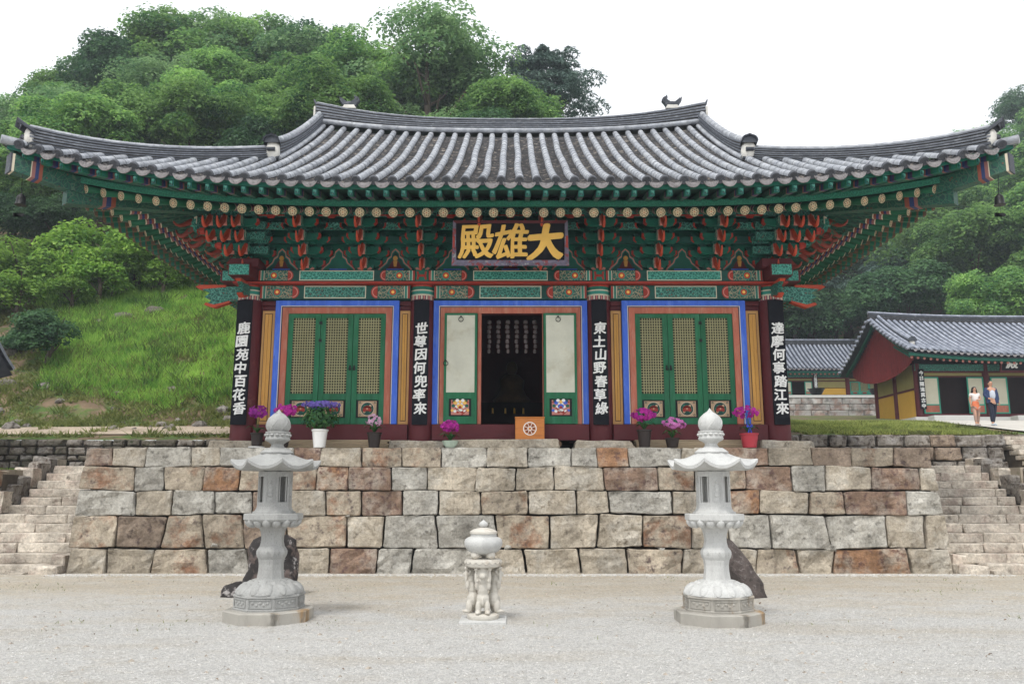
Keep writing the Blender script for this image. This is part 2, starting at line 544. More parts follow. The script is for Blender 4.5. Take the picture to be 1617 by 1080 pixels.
G['boulder2'] = mat('brown_boulder', (0.13, 0.105, 0.095), 0.9, 0.4, 8, col2=(0.23, 0.20, 0.19), s2=16, t2=0.57, w2=0.06, col3=(0.06, 0.05, 0.045), s3=4, t3=0.55, bump=1.0, bscale=30)
G['wood'] = mat('orange_box_wood', (0.56, 0.20, 0.045), 0.5, 0.1, 3, col2=(0.44, 0.15, 0.04), s2=4, t2=0.6, stretch=(0.5, 1, 5))
G['plank'] = mat('pale_timber', (0.42, 0.33, 0.22), 0.8, 0.2, 3, stretch=(0.4, 1, 4), bump=0.3)
# courtyard and land
def ground_mat():
    m = bpy.data.materials.new('courtyard_gravel')
    m.use_nodes = True
    t = m.node_tree; N, L = t.nodes, t.links
    P = N['Principled BSDF']; P.inputs['Roughness'].default_value = 0.95; P.inputs['Specular IOR Level'].default_value = 0.1
    tc = N.new('ShaderNodeNewGeometry')
    sep = N.new('ShaderNodeSeparateXYZ'); L.new(tc.outputs['Position'], sep.inputs[0])

    def nz(s, d=6, r=0.65, st=None):
        n = N.new('ShaderNodeTexNoise'); n.inputs['Scale'].default_value = s; n.inputs['Detail'].default_value = d; n.inputs['Roughness'].default_value = r
        if st:
            mp = N.new('ShaderNodeMapping'); mp.inputs['Scale'].default_value = st
            L.new(tc.outputs['Position'], mp.inputs[0]); L.new(mp.outputs[0], n.inputs['Vector'])
        else: L.new(tc.outputs['Position'], n.inputs['Vector'])
        return n.outputs[0]

    def mr(s, a, b, c=0, d=1):
        r = N.new('ShaderNodeMapRange'); L.new(s, r.inputs[0])
        for i, v in enumerate((a, b, c, d)): r.inputs[i + 1].default_value = v
        return r.outputs[0]

    def ma(op, a, b):
        r = N.new('ShaderNodeMath'); r.operation = op
        for i, v in enumerate((a, b)):
            if isinstance(v, (int, float)): r.inputs[i].default_value = v
            else: L.new(v, r.inputs[i])
        return r.outputs[0]

    def mix(f, a, b):
        x = N.new('ShaderNodeMix'); x.data_type = 'RGBA'; L.new(f, x.inputs[0])
        for s_, i in ((a, 6), (b, 7)):
            if isinstance(s_, tuple): x.inputs[i].default_value = (*s_, 1)
            else: L.new(s_, x.inputs[i])
        return x.outputs[2]
    # sand shows through in a band nearer the wall, gravel lies in front
    big = nz(0.35, 4, 0.6, (0.5, 1, 1))
    y = ma('ADD', sep.outputs['Y'], ma('MULTIPLY', ma('SUBTRACT', big, 0.5), 7.0))
    band = ma('MULTIPLY', mr(y, 10.2, 14.5), mr(y, 19.5, 16.6))
    med = nz(1.6, 6, 0.7, (0.6, 1, 1))
    sandf = mr(ma('ADD', ma('MULTIPLY', band, 0.40), med), 0.55, 1.0)
    fine = nz(70, 3, 0.8)
    gravel = mix(mr(fine, 0.3, 0.7), (0.52, 0.505, 0.475), (0.86, 0.845, 0.81))
    sand = mix(mr(nz(30, 4, 0.7), 0.3, 0.7), (0.50, 0.43, 0.325), (0.74, 0.65, 0.51))
    c = mix(sandf, gravel, sand)
    moss = ma('MULTIPLY', mr(nz(0.9, 6, 0.75, (0.5, 1, 1)), 0.60, 0.72), mr(sep.outputs['Y'], 10, 12))
    c = mix(ma('MULTIPLY', moss, 0.35), c, (0.30, 0.31, 0.14))
    dark = mr(nz(0.7, 8, 0.8), 0.62, 0.75, 0, 0.35)
    c = mix(dark, c, (0.30, 0.28, 0.26))
    c = mix(mr(nz(14, 5, 0.9), 0.50, 0.60, 0, 0.6), c, (0.80, 0.77, 0.70))
    c = mix(mr(nz(19, 4, 0.9), 0.57, 0.64, 0, 0.45), c, (0.30, 0.27, 0.23))
    c = mix(mr(nz(1.3, 8, 0.8), 0.58, 0.70, 0, 0.45), c, (0.38, 0.33, 0.26))
    c = mix(mr(nz(0.55, 5, 0.6, (0.35, 1, 1)), 0.52, 0.66, 0, 0.5), c, (0.56, 0.49, 0.385))
    c = mix(mr(nz(2.2, 5, 0.7), 0.56, 0.72, 0, 0.4), c, (0.40, 0.35, 0.28))
    vo = N.new('ShaderNodeTexVoronoi'); vo.inputs['Scale'].default_value = 42; L.new(tc.outputs['Position'], vo.inputs['Vector'])
    sx_ = N.new('ShaderNodeSeparateXYZ'); L.new(vo.outputs['Color'], sx_.inputs[0])
    vs_ = N.new('ShaderNodeVectorMath'); vs_.operation = 'SCALE'; L.new(c, vs_.inputs[0]); L.new(mr(sx_.outputs[0], 0, 1, 0.80, 1.13), vs_.inputs['Scale'])
    c = vs_.outputs[0]
    L.new(c, P.inputs['Base Color'])
    b = N.new('ShaderNodeBump'); b.inputs['Strength'].default_value = 1.0; b.inputs['Distance'].default_value = 0.045
    L.new(nz(45, 4, 0.8), b.inputs['Height']); L.new(b.outputs[0], P.inputs['Normal'])
    return m
G['ground'] = ground_mat()
G['pebble'] = mat('pale_pebble', (0.50, 0.485, 0.455), 0.85, 0.3, 9, col2=(0.68, 0.67, 0.64), s2=60, t2=0.56, w2=0.1, col3=(0.25, 0.23, 0.21), s3=90, t3=0.64, per=False)
G['dirt'] = mat('hill_soil', (0.17, 0.12, 0.075), 0.95, 0.3, 1.2, col2=(0.07, 0.12, 0.025), s2=0.9, t2=0.50, w2=0.1, col3=(0.06, 0.05, 0.03), s3=3.0, t3=0.62, bump=1.0, bscale=6, per=False)
G['path'] = mat('dirt_path', (0.42, 0.34, 0.26), 0.95, 0.2, 1.2, col2=(0.24, 0.18, 0.12), s2=1.5, t2=0.6, bump=0.6, bscale=8, per=False)
G['terrace'] = mat('terrace_sand', (0.42, 0.36, 0.28), 0.95, 0.2, 1.2, col2=(0.10, 0.14, 0.04), s2=1.5, t2=0.62, bump=0.6, bscale=8, per=False)


def leaf_mat(name, c1, c2, tr=0.35, rough=0.55, scale=0.5, objvar=0.25):
    m = bpy.data.materials.new(name)
    m.use_nodes = True
    t = m.node_tree; N, L = t.nodes, t.links
    P = N['Principled BSDF']; P.inputs['Roughness'].default_value = rough; P.inputs['Specular IOR Level'].default_value = 0.25
    tc = N.new('ShaderNodeTexCoord'); oi = N.new('ShaderNodeObjectInfo'); ge = N.new('ShaderNodeNewGeometry')
    n = N.new('ShaderNodeTexNoise'); n.inputs['Scale'].default_value = scale; n.inputs['Detail'].default_value = 3
    L.new(tc.outputs['Object'], n.inputs['Vector'])
    a = N.new('ShaderNodeMath'); a.operation = 'MULTIPLY_ADD'; a.inputs[1].default_value = 0.35
    L.new(ge.outputs['Random Per Island'], a.inputs[0]); L.new(n.outputs[0], a.inputs[2])
    mr = N.new('ShaderNodeMapRange'); L.new(a.outputs[0], mr.inputs[0]); mr.inputs[1].default_value = 0.42; mr.inputs[2].default_value = 0.92
    mx_ = N.new('ShaderNodeMix'); mx_.data_type = 'RGBA'; L.new(mr.outputs[0], mx_.inputs[0])
    mx_.inputs[6].default_value = (*c1, 1); mx_.inputs[7].default_value = (*c2, 1)
    m2 = N.new('ShaderNodeMapRange'); L.new(oi.outputs['Random'], m2.inputs[0]); m2.inputs[3].default_value = 1 - objvar; m2.inputs[4].default_value = 1 + objvar
    sc_ = N.new('ShaderNodeVectorMath'); sc_.operation = 'SCALE'; L.new(mx_.outputs[2], sc_.inputs[0]); L.new(m2.outputs[0], sc_.inputs['Scale'])
    L.new(sc_.outputs[0], P.inputs['Base Color'])
    tl = N.new('ShaderNodeBsdfTranslucent'); L.new(sc_.outputs[0], tl.inputs[0])
    ms = N.new('ShaderNodeMixShader'); ms.inputs[0].default_value = tr
    L.new(P.outputs[0], ms.inputs[1]); L.new(tl.outputs[0], ms.inputs[2])
    L.new(ms.outputs[0], N['Material Output'].inputs['Surface'])
    return m
G['leaf'] = leaf_mat('broadleaf_foliage', (0.042, 0.145, 0.05), (0.30, 0.50, 0.13), 0.5)
G['leaf_bush'] = leaf_mat('bush_foliage', (0.07, 0.19, 0.03), (0.33, 0.52, 0.09), 0.5)
G['leaf_pale'] = leaf_mat('pale_foliage', (0.09, 0.21, 0.085), (0.30, 0.46, 0.19), 0.5)
G['leaf_dark'] = leaf_mat('dark_foliage', (0.028, 0.085, 0.042), (0.11, 0.22, 0.085), 0.4)
G['needle'] = leaf_mat('pine_needles', (0.06, 0.115, 0.095), (0.15, 0.24, 0.18), 0.25)
G['grass'] = leaf_mat('bright_grass', (0.10, 0.25, 0.04), (0.42, 0.63, 0.13), 0.6, 0.6, 1.0)
G['lawn'] = leaf_mat('patchy_lawn', (0.15, 0.20, 0.05), (0.44, 0.48, 0.15), 0.5, 0.6, 1.2)
G['weed'] = leaf_mat('tall_weed', (0.06, 0.15, 0.03), (0.24, 0.36, 0.09), 0.45, 0.6, 1.0)
G['grass_dry'] = leaf_mat('dry_scrub', (0.09, 0.12, 0.03), (0.25, 0.27, 0.09), 0.4, 0.7, 0.9)
G['bark'] = mat('bark', (0.10, 0.078, 0.058), 0.9, 0.3, 4, bump=0.6, bscale=12)
# ------------------------------------------------------------------ ground, terraces and hill
rng = np.random.default_rng(11)
R = random.Random(5)


def sstep(a, b, x):
    t = max(0.0, min(1.0, (x - a) / (b - a)))
    return t * t * (3 - 2 * t)


def H(x, y):
    """height of the land behind the retaining walls"""
    lz = 3.12 + 0.20 * max(0, min(y, 28.5) - 24.2) + 0.66 * max(0, min(y, 80) - 28.5) + 0.3 * max(0, y - 80)
    rz = 3.28 + 0.108 * (y - 24.2) + 0.30 * max(0, min(y, 115) - 74) + 0.50 * max(0, min(x, 70) - 31) * sstep(53, 66, y)
    e = -4.5 + (y - 24) * 0.13
    t = sstep(e, e + 15, x)
    lz -= 0.30 * max(0, -31 - x) * sstep(40, 60, y)
    z = lz * (1 - t) + rz * t
    z += 0.35 * noise.noise(Vector((x * 0.13, y * 0.13, 0))) * sstep(26, 34, y) * (1 - t)
    z += 0.10 * noise.noise(Vector((x * 0.6, y * 0.6, 3))) * sstep(27, 30, y) * (1 - t)
    z += 0.20 * sstep(24.5, 29, y) * (1 - sstep(29, 36, y)) * t * (1 - sstep(14.5, 18, x))
    return z


b = MB()
b.grid(lambda u, v: (-90 + 180 * u, -40 + 66 * v, 0.0), 30, 22)
o = b.build('courtyard_ground', G['ground']); tag(o, kind='structure')

b = MB()
def hill(u, v):
    x = -110 + 240 * (0.5 + 0.5 * ((2 * u - 1) * 0.45 + 0.55 * (2 * u - 1) ** 3))
    y = 24.25 + 150 * v ** 1.9
    return (x, y, H(x, y))
b.grid(hill, 150, 110)
hillo = b.build('hillside', G['dirt'], smooth=True); tag(hillo, kind='structure')

# dirt path along the top of the left wall
b = MB()
b.grid(lambda u, v: (-34 + 26.5 * u, 25.1 + 0.3 * u + v * (2.4 + 0.3 * math.sin(9 * u) - 0.9 * u), H(-34 + 26.5 * u, 25.1 + 0.3 * u + v * (2.4 + 0.3 * math.sin(9 * u) - 0.9 * u)) + 0.035), 40, 4)
tag(b.build('dirt_path', G['path'], smooth=True), kind='structure')

# terraces each side of the hall, reached by the stairs
b = MB()
b.box(-60, -11.6, 18.9, 24.3, -0.2, 2.14)
b.box(-11.6, -8.8, 20.75, 24.3, -0.2, 2.16)
b.box(8.8, 12.0, 20.95, 24.3, -0.2, 2.22)
b.box(12.0, 60, 19.6, 24.3, -0.2, 2.2)
b.box(-8.8, 8.8, 22.3, 24.6, -0.2, 2.3)
tag(b.build('terrace', G['terrace']), kind='structure')

# paved forecourt in front of the right-hand hall
b = MB()
b.grid(lambda u, v: (15.8 + 40 * u, 24.6 + 17.5 * v, H(15.8 + 40 * u, 24.6 + 17.5 * v) + 0.05), 30, 12)
tag(b.build('forecourt', mat('pale_forecourt', (0.50, 0.47, 0.42), 0.9, 0.12, 1.5, bump=0.3, per=False), smooth=True), kind='structure')

# ------------------------------------------------------------------ stones
def stone(mb, c, yf, depth, nx=5, nz=4, bev=0.035, rough=0.02, seed=0, gap=0.012, m=None):
    """rough block: c = 4 corners (x,z): bl, br, tr, tl; front near y=yf, faces -Y"""
    rr = random.Random(seed)
    cx = sum(p[0] for p in c) / 4; cz = sum(p[1] for p in c) / 4
    cs = []
    for (x, z) in c:
        dx = gap + rr.uniform(0, gap * 1.3); dz = gap * 0.6 + rr.uniform(0, gap * 0.9)
        cs.append((x - math.copysign(dx, x - cx), z - math.copysign(dz, z - cz)))
    wd = abs(cs[1][0] - cs[0][0]); ht = abs(cs[2][1] - cs[1][1])
    tilt = rr.uniform(-0.02, 0.02); tz = rr.uniform(-0.015, 0.02)
    off = rr.uniform(0, 99)
    def F(u, v):
        # squeeze the outer rows towards the rim so that the arris is crisp
        uu = 0 if u <= 0 else (1 if u >= 1 else (u * nx - 1) / (nx - 2) * (1 - 2 * bev / wd) + bev / wd)
        vv = 0 if v <= 0 else (1 if v >= 1 else (v * nz - 1) / (nz - 2) * (1 - 2 * bev / ht) + bev / ht)
        x = (cs[0][0] * (1 - uu) + cs[1][0] * uu) * (1 - vv) + (cs[3][0] * (1 - uu) + cs[2][0] * uu) * vv
        z = (cs[0][1] * (1 - uu) + cs[1][1] * uu) * (1 - vv) + (cs[3][1] * (1 - uu) + cs[2][1] * uu) * vv
        edge = (u <= 0 or u >= 1 or v <= 0 or v >= 1)
        n_ = noise.noise(Vector((x * 3.1 + off, z * 3.1, off)))
        n2 = noise.noise(Vector((x * 9.1, z * 9.1 + off, off)))
        n3 = noise.noise(Vector((x * 5.3 + off, z * 5.3, off * 2)))
        y = yf + (bev * (0.6 + 0.9 * abs(n2)) if edge else 0) - rough * 0.9 * abs(n3) - rough * (1.6 * n_ + 0.8 * n2) * (0.35 if edge else 1) + tilt * (uu - 0.5) + tz * (vv - 0.5)
        if edge:
            e = 0.011
            if u <= 0 or u >= 1: x += rr.uniform(-e, e) * 0.9
            if v <= 0 or v >= 1: z += rr.uniform(-e, e) * 0.9
            if (u <= 0 or u >= 1) and (v <= 0 or v >= 1):
                x += (cx - x) * 0.03; z += (cz - z) * 0.05
        return (x, y, z)
    n0 = len(mb.v)
    mb.grid(F, nx, nz, m)
    ring = [i for i in range(nx + 1)] + [(j + 1) * (nx + 1) - 1 for j in range(1, nz + 1)] + [nz * (nx + 1) + i for i in range(nx - 1, -1, -1)] + [j * (nx + 1) for j in range(nz - 1, 0, -1)]
    k = len(mb.v)
    for i in ring:
        p = mb.v[n0 + i]
        mb.v.append((p[0] + (cx - p[0]) * 0.02, yf + depth, p[2]))
    nr = len(ring)
    for i in range(nr):
        j = (i + 1) % nr
        mb.f.append((n0 + ring[j], n0 + ring[i], k + i, k + j)); mb.m.append(mb.mi if m is None else m)


def stone_obj(parent, c, yf, depth, mt, seed, **kw):
    mb = MB()
    stone(mb, c, yf, depth, seed=seed, **kw)
    return mb.build('stone', G[mt], parent)


# main retaining platform of the hall
plat = thing('stone_platform', (0, 17.3, 0), 'massive five course dry stone platform wall under the main hall', 'stone wall')
Z = [2.54, 2.14, 1.65, 1.16, 0.49, -0.06]
CX = [
    [-8.88, -8.31, -7.61, -6.66, -6.07, -4.54, -3.97, -3.11, -2.27, -1.45, -0.49, 0.37, 1.27, 1.81, 2.47, 3.58, 4.12, 5.4, 6.31, 7.13, 8.02, 8.79],
    [-8.93, -7.82, -7.21, -6.38, -5.63, -4.93, -4.03, -3.37, -2.47, -1.73, -0.71, 0.11, 0.91, 1.95, 3.07, 3.84, 4.9, 5.86, 6.55, 7.51, 8.52, 8.86],
    [-8.97, -7.74, -6.99, -6.12, -5.34, -4.62, -3.81, -3.08, -2.23, -1.49, -0.61, 0.37, 1.37, 2.04, 3.35, 4.23, 5.16, 6.18, 6.9, 8.19, 8.91],
    [-9.02, -8.07, -7.11, -6.31, -5.48, -4.59, -3.36, -2.61, -1.5, -0.28, 0.81, 1.79, 2.72, 3.72, 4.47, 5.34, 6.52, 7.73, 8.52, 8.99],
    [-9.01, -8.23, -7.3, -6.18, -5.35, -4.53, -3.69, -2.71, -2.0, -0.72, 0.3, 1.42, 2.38, 3.5, 4.44, 5.02, 5.87, 6.59, 8.13, 8.99]]
CT = ['RBGBGRBMMGBGGOGBRBDMD', 'MGMOMMORGBBBBRMMRGBRB', 'GBGGRBMRGBMBBGBOBMRG', 'MDMMDMBGGMBBMBGGGBB', 'BBMGBBRGGBBBMBBMBOB']
TM = dict(G='sG', B='sB', M='sM', O='sO', R='sR', D='sD')
k = 0
for ci in range(5):
    zt, zb = Z[ci], Z[ci + 1]
    xs = CX[ci]
    for i in range(len(xs) - 1):
        k += 1
        rr = random.Random(k * 7)
        def wob(x, lvl):
            return 0.035 * noise.noise(Vector((x * 1.3, lvl * 5.0, 1.7))) * (0 if lvl in (0, 5) else 1.6) + (0.02 * noise.noise(Vector((x, 9, 9))) if lvl == 0 else 0)
        def lean(j, s):
            if j in (0, len(xs) - 1): return (0.03 if s > 0 else -0.03) * (1 if j else -1) * -1
            q = random.Random(ci * 100 + j).uniform(-0.07, 0.07) * (0.8 if ci > 2 else 0.28)
            return q * s
        xl, xr = xs[i], xs[i + 1]
        c = [(xl + lean(i, -1), zb + wob(xl, ci + 1)), (xr + lean(i + 1, -1), zb + wob(xr, ci + 1)),
             (xr + lean(i + 1, 1), zt + wob(xr, ci)), (xl + lean(i, 1), zt + wob(xl, ci))]
        big = (xr - xl) > 1.25
        stone_obj(plat, c, 17.3 + rr.uniform(-0.03, 0.03) + 0.03 * (4 - ci) * 0.5, 0.5, TM[CT[ci][i]], k,
                  nx=9 if big else 7, nz=6 if ci != 0 else 5, rough=0.05 if ci > 2 else 0.035, bev=0.022, gap=0.005 + 0.002 * ci)
b = MB()
b.box(-8.85, 8.85, 17.62, 22.4, -0.1, 2.45)
b.box(-8.85, 8.85, 22.4, 29.5, 2.2, 2.45)
b.build('core_fill', G['mortar'], plat)
b = MB()
b.box(-8.82, 8.82, 17.7, 29.5, 2.45, 2.53)
b.build('paving', G['terrace'], plat)
# small chinking stones in the joints
for x, z, s in ((-6.05, 0.56, 0.1), (6.55, 0.50, 0.14), (-0.05, 0.52, 0.09), (3.1, 0.46, 0.08), (-3.35, 1.14, 0.07), (5.25, 0.52, 0.09)):
    stone_obj(plat, [(x - s, z - s * 0.6), (x + s, z - s * 0.6), (x + s, z + s * 0.6), (x - s, z + s * 0.6)], 17.29, 0.3, 'sG', int(x * 97), nx=4, nz=4)


# stairs at both ends of the platform
def stairs(side, label):
    x0, x1 = (8.99, 11.7) if side > 0 else (-11.35, -9.05)
    st = thing('stone_staircase', ((x0 + x1) / 2, 17.0, 0), label, 'staircase')
    n = 12
    run, rise = 0.32, 0.19
    for i in range(n):
        yf = 17.15 + run * i
        zt = rise * (i + 1)
        a, c_ = x0, x1
        if i < 2:
            if side > 0: a = x0 + (0.62 - 0.28 * i)
            else: c_ = x1 - (0.62 - 0.28 * i)
        if i < 7:
            if side > 0: c_ = x1 + 0.5
            else: a = x0 - 0.5
        rr = random.Random(i * 3 + (1 if side > 0 else 50))
        xs = [a]
        while xs[-1] < c_ - 1.2: xs.append(xs[-1] + rr.uniform(0.7, 1.5))
        xs.append(c_)
        for j in range(len(xs) - 1):
            jz = rr.uniform(-0.008, 0.008)
            mb = MB()
            stone(mb, [(xs[j], zt - rise - 0.02), (xs[j + 1], zt - rise - 0.02), (xs[j + 1], zt + jz), (xs[j], zt + jz)], yf + rr.uniform(-0.012, 0.012), run + 0.1,
                  nx=6, nz=4, bev=0.022, rough=0.010, seed=i * 31 + j + (500 if side > 0 else 0), gap=0.005)
            mb.build('step_stone', G['step'], st)
    b = MB()
    pts = [(17.3, -0.1)]
    for i in range(n):
        pts += [(17.42 + run * i, rise * i - 0.12), (17.42 + run * i, rise * (i + 1) - 0.12)]
    pts += [(21.3, rise * n - 0.12), (21.3, -0.1)]
    b.prism(pts, 'x', x0 + 0.01, x1 - 0.01)
    b.build('fill', G['mortar'], st)
    # low stones flanking the two lowest steps, beside the wall
    for i, (dx0, dx1, zt, yf) in enumerate(((0.0, 0.62, 0.17, 17.02), (0.02, 0.34, 0.36, 17.3), (0.64, 1.0, 0.05, 16.95))):
        if side > 0: p = (x0 + dx0, x0 + dx1)
        else: p = (x1 - dx1, x1 - dx0)
        mb = MB(); stone(mb, [(p[0], -0.05), (p[1], -0.05), (p[1], zt), (p[0], zt + 0.03)], yf, 0.5, seed=i + 7, rough=0.03)
        mb.build('kerb_stone', G['step'], st)
    # a border of rough blocks up the outer side
    xo = x1 + 0.02 if side > 0 else x0 - 0.02
    for i in range(7):
        rr = random.Random(i + (3 if side > 0 else 90))
        y = 18.9 + i * 0.36 if side > 0 else 18.75 + i * 0.36
        zt = min(2.5, 1.72 + 0.16 * i) + rr.uniform(-0.05, 0.05)
        w_ = rr.uniform(0.35, 0.6)
        a, c_ = (xo, xo + w_) if side > 0 else (xo - w_, xo)
        mb = MB(); stone(mb, [(a, zt - 0.5), (c_, zt - 0.55), (c_, zt - rr.uniform(0, .06)), (a, zt)], y, 0.42, seed=i + 77, rough=0.05, bev=0.06)
        mb.build('border_stone', G['oldgrey' if i % 3 else 'step'], st)
    return st


stairs(-1, 'stone steps rising beside the left end of the platform wall')
stairs(1, 'wide stone steps rising beside the right end of the platform wall')


def rubble_wall(name, label, x0, x1, y, z0, z1, course, wmin, wmax, mats, seed, ang=0.0, cap=None, rough=0.03, dz=0.0):
    rr = random.Random(seed)
    wl = thing(name, ((x0 + x1) / 2, y, z0), label, 'stone wall')
    z = z0
    r = 0
    L_ = x1 - x0
    while z < z1 - 0.03:
        h = min(rr.uniform(*course), z1 - z)
        if z1 - z - h < 0.08: h = z1 - z
        x = x0 + rr.uniform(-0.3, 0)
        while x < x1:
            w_ = rr.uniform(wmin, wmax)
            xe = min(x + w_, x1)
            if xe - x < 0.12: break
            j = [rr.uniform(-0.03, 0.03) for _ in range(4)]
            sl = lambda xx: dz * (xx - x0) / L_
            yy = y + ang * ((x + xe) / 2 - x0) + rr.uniform(-0.05, 0.05)
            mb = MB()
            stone(mb, [(x + j[0], z + sl(x)), (xe + j[1], z + sl(xe)), (xe + j[2], z + h + j[3] * 0.6 + sl(xe)), (x + j[0], z + h + j[3] * 0.6 + sl(x))], yy, 0.45,
                  nx=5, nz=4, bev=0.045, rough=rough, seed=seed + r, gap=0.016)
            mb.build('stone', G[rr.choice(mats)], wl)
            r += 1
            x = xe
        z += h
    b = MB()
    b.prism([(x0, y + 0.2), (x1, y + 0.2 + ang * L_), (x1, y + 0.8 + ang * L_), (x0, y + 0.8)], 'z', z0, z1 - 0.1 + min(dz, 0))
    b.build('core_fill', G['mortar'], wl)
    return wl


rubble_wall('retaining_wall', 'dark mossy rubble wall below the dirt path on the left', -17.5, -7.4, 24.0, 2.1, 3.14, (0.17, 0.26), 0.28, 0.62, ['old', 'old', 'oldgrey'], 100, rough=0.04)
rubble_wall('retaining_wall', 'grey block wall holding up the lawn on the right', 7.4, 14.3, 23.9, 2.15, 3.27, (0.35, 0.39), 0.5, 0.95, ['oldgrey', 'oldgrey', 'sD'], 300, rough=0.035)
# rough boulders closing the terrace beyond the left stairs
rubble_wall('boulder_wall', 'low wall of rounded boulders left of the left stairs', -16.5, -11.5, 18.6, 1.0, 2.12, (0.34, 0.44), 0.4, 0.75, ['oldgrey', 'sM', 'old'], 400, rough=0.07, ang=0.02)
rubble_wall('block_wall', 'short brown block wall at the outer side of the right stairs', 12.1, 16.5, 19.5, 1.0, 2.2, (0.36, 0.42), 0.5, 0.9, ['oldgrey', 'sM', 'sD'], 500, rough=0.04)

rubble_wall('retaining_wall', 'grey block wall to the right of the far flight of steps', 16.9, 24, 23.9, 2.15, 3.27, (0.35, 0.39), 0.5, 0.95, ['oldgrey', 'sD'], 700)
# second flight of steps climbing to the right forecourt
st = thing('stone_staircase', (15.3, 23.2, 2.2), 'short far flight of steps at the right edge beside the grey wall', 'staircase')
for i in range(7):
    mb = MB()
    stone(mb, [(14.35, 2.2 + 0.155 * i), (16.9, 2.2 + 0.155 * i), (16.9, 2.355 + 0.155 * i), (14.35, 2.355 + 0.155 * i)], 22.6 + 0.28 * i, 0.5, nx=7, nz=4, bev=0.02, rough=0.012, seed=i + 900, gap=0.004)
    mb.build('step_stone', G['step'], st)


b = MB(); b.prism([(22.75, 2.0)] + [p for i in range(7) for p in ((22.75 + 0.28 * i, 2.28 + 0.155 * i - 0.02), (23.03 + 0.28 * i, 2.28 + 0.155 * i - 0.02))] + [(25.0, 3.2), (25.0, 2.0)], 'x', 14.4, 16.85); b.build('fill', G['mortar'], st)

# ------------------------------------------------------------------ foliage builders
def leaf_verts(C, Nn, size, rg, aspect=0.6):
    """one four-cornered leaf per point, roughly facing Nn"""
    n = len(C)
    Nn = Nn / np.linalg.norm(Nn, axis=1, keepdims=True)
    a = rg.normal(size=(n, 3))
    u = np.cross(Nn, a); u /= np.linalg.norm(u, axis=1, keepdims=True) + 1e-9
    v = np.cross(Nn, u)
    s = size * rg.uniform(0.6, 1.3, n)[:, None]
    fold = Nn * s * 0.18
    P = np.empty((n, 4, 3))
    P[:, 0] = C - u * s
    P[:, 1] = C - v * s * aspect + fold
    P[:, 2] = C + u * s - fold * 0.6
    P[:, 3] = C + v * s * aspect + fold
    return P.reshape(-1, 3)


def crown_points(rg, rx, ry, rz, ncl, per, rc=(0.8, 1.4), zc=0.0, flat=0.62, tiers=False, bottom=-0.55, fill=0.35, cone=False):
    Cs, Ns = [], []
    # lumpy crown: a few big lobes, each with many leafy clumps
    lobes = []
    for i in range(9):
        d = rg.normal(size=3); d /= np.linalg.norm(d); d[2] = abs(d[2]) * 0.9 - 0.25
        lobes.append((d * np.array([rx, ry, rz]) * 0.56, rg.uniform(0.36, 0.62)))
    for i in range(ncl):
        lo, ls = lobes[rg.integers(len(lobes))]
        d = rg.normal(size=3); d /= np.linalg.norm(d)
        if d[2] < bottom: d[2] = -d[2]
        rr_ = rg.uniform(0.75, 1.0) if rg.random() > fill else rg.uniform(0.3, 0.8)
        c = lo + d * np.array([rx, ry, rz]) * ls * rr_
        if tiers: c[2] = np.round(c[2] / 1.1) * 1.1 + rg.normal() * 0.12
        r = rg.uniform(*rc)
        n = int(per * (r / np.mean(rc)) ** 2)
        e = rg.normal(size=(n, 3)); e /= np.linalg.norm(e, axis=1, keepdims=True)
        e[:, 2] = np.where(e[:, 2] < -0.25, -e[:, 2], e[:, 2])
        q = rg.uniform(0.72, 1.08, n)[:, None]
        q[rg.random(n) < 0.10] *= 1.22
        pts = c + e * q * r * np.array([1, 1, flat])
        pts[:, 2] -= 0.25 * r * (np.hypot(e[:, 0], e[:, 1]) ** 3)
        Cs.append(pts)
        Ns.append(e * 0.75 + np.array([0, 0, 0.7]) + rg.normal(size=(n, 3)) * 0.42)
    C = np.concatenate(Cs); Nn = np.concatenate(Ns)
    if cone:
        q_ = np.clip((C[:, 2] + rz) / (2 * rz), 0, 1)
        C[:, :2] *= (1.2 - 0.85 * q_ ** 1.3)[:, None]
    C[:, 2] += zc
    return C, Nn


def crown_mesh(name, seed, mt, size=0.13, asp=0.6, **kw):
    rg = np.random.default_rng(seed)
    C, Nn = crown_points(rg, **kw)
    return np_mesh(name, leaf_verts(C, Nn, size, rg, asp), 4, mt)


def trunk_mesh(name, seed, h, r, spread, mt, top=0.82, nl=9):
    rr = random.Random(seed)
    mb = MB()
    pts, rs = [], []
    for i in range(7):
        t = i / 6
        pts.append((0.25 * math.sin(t * 3 + seed) * t, 0.2 * math.cos(t * 2.2 + seed) * t, h * top * t))
        rs.append(r * (1 - 0.8 * t) * (1.35 if i == 0 else 1))
    mb.tube(pts, rs, 7)
    for i in range(nl):
        t = 0.3 + 0.6 * i / nl
        a = i * 2.4 + seed
        p0 = Vector(pts[int(t * 6)])
        l = spread * rr.uniform(0.45, 0.75) * (1.1 - 0.5 * t)
        d = Vector((math.cos(a), math.sin(a), 0.55 + 0.5 * t))
        q = [p0, p0 + d * l * 0.4 + Vector((0, 0, -0.05 * l)), p0 + d * l * 0.75 + Vector((0, 0, 0.1 * l)), p0 + d * l]
        mb.tube(q, [r * (0.5 - 0.3 * t), r * 0.3 * (1 - 0.5 * t), r * 0.16, r * 0.05], 5)
    return mb.mesh(name, mt, smooth=True)


CR, TR = {}, {}
def species(key, mt, n, h, rx, rz, zc, ncl, per, size, **kw):
    CR[key] = [crown_mesh('crown_' + key, 100 + i * 7 + len(key), G[mt], size, rx=rx * (1 + 0.12 * i), ry=rx, rz=rz * (1 + 0.1 * i), ncl=ncl, per=per, zc=zc, **kw) for i in range(n)]
    TR[key] = [trunk_mesh('trunk_' + key, 40 + i, h, h * 0.028 + 0.05, rx, G['bark']) for i in range(n)]

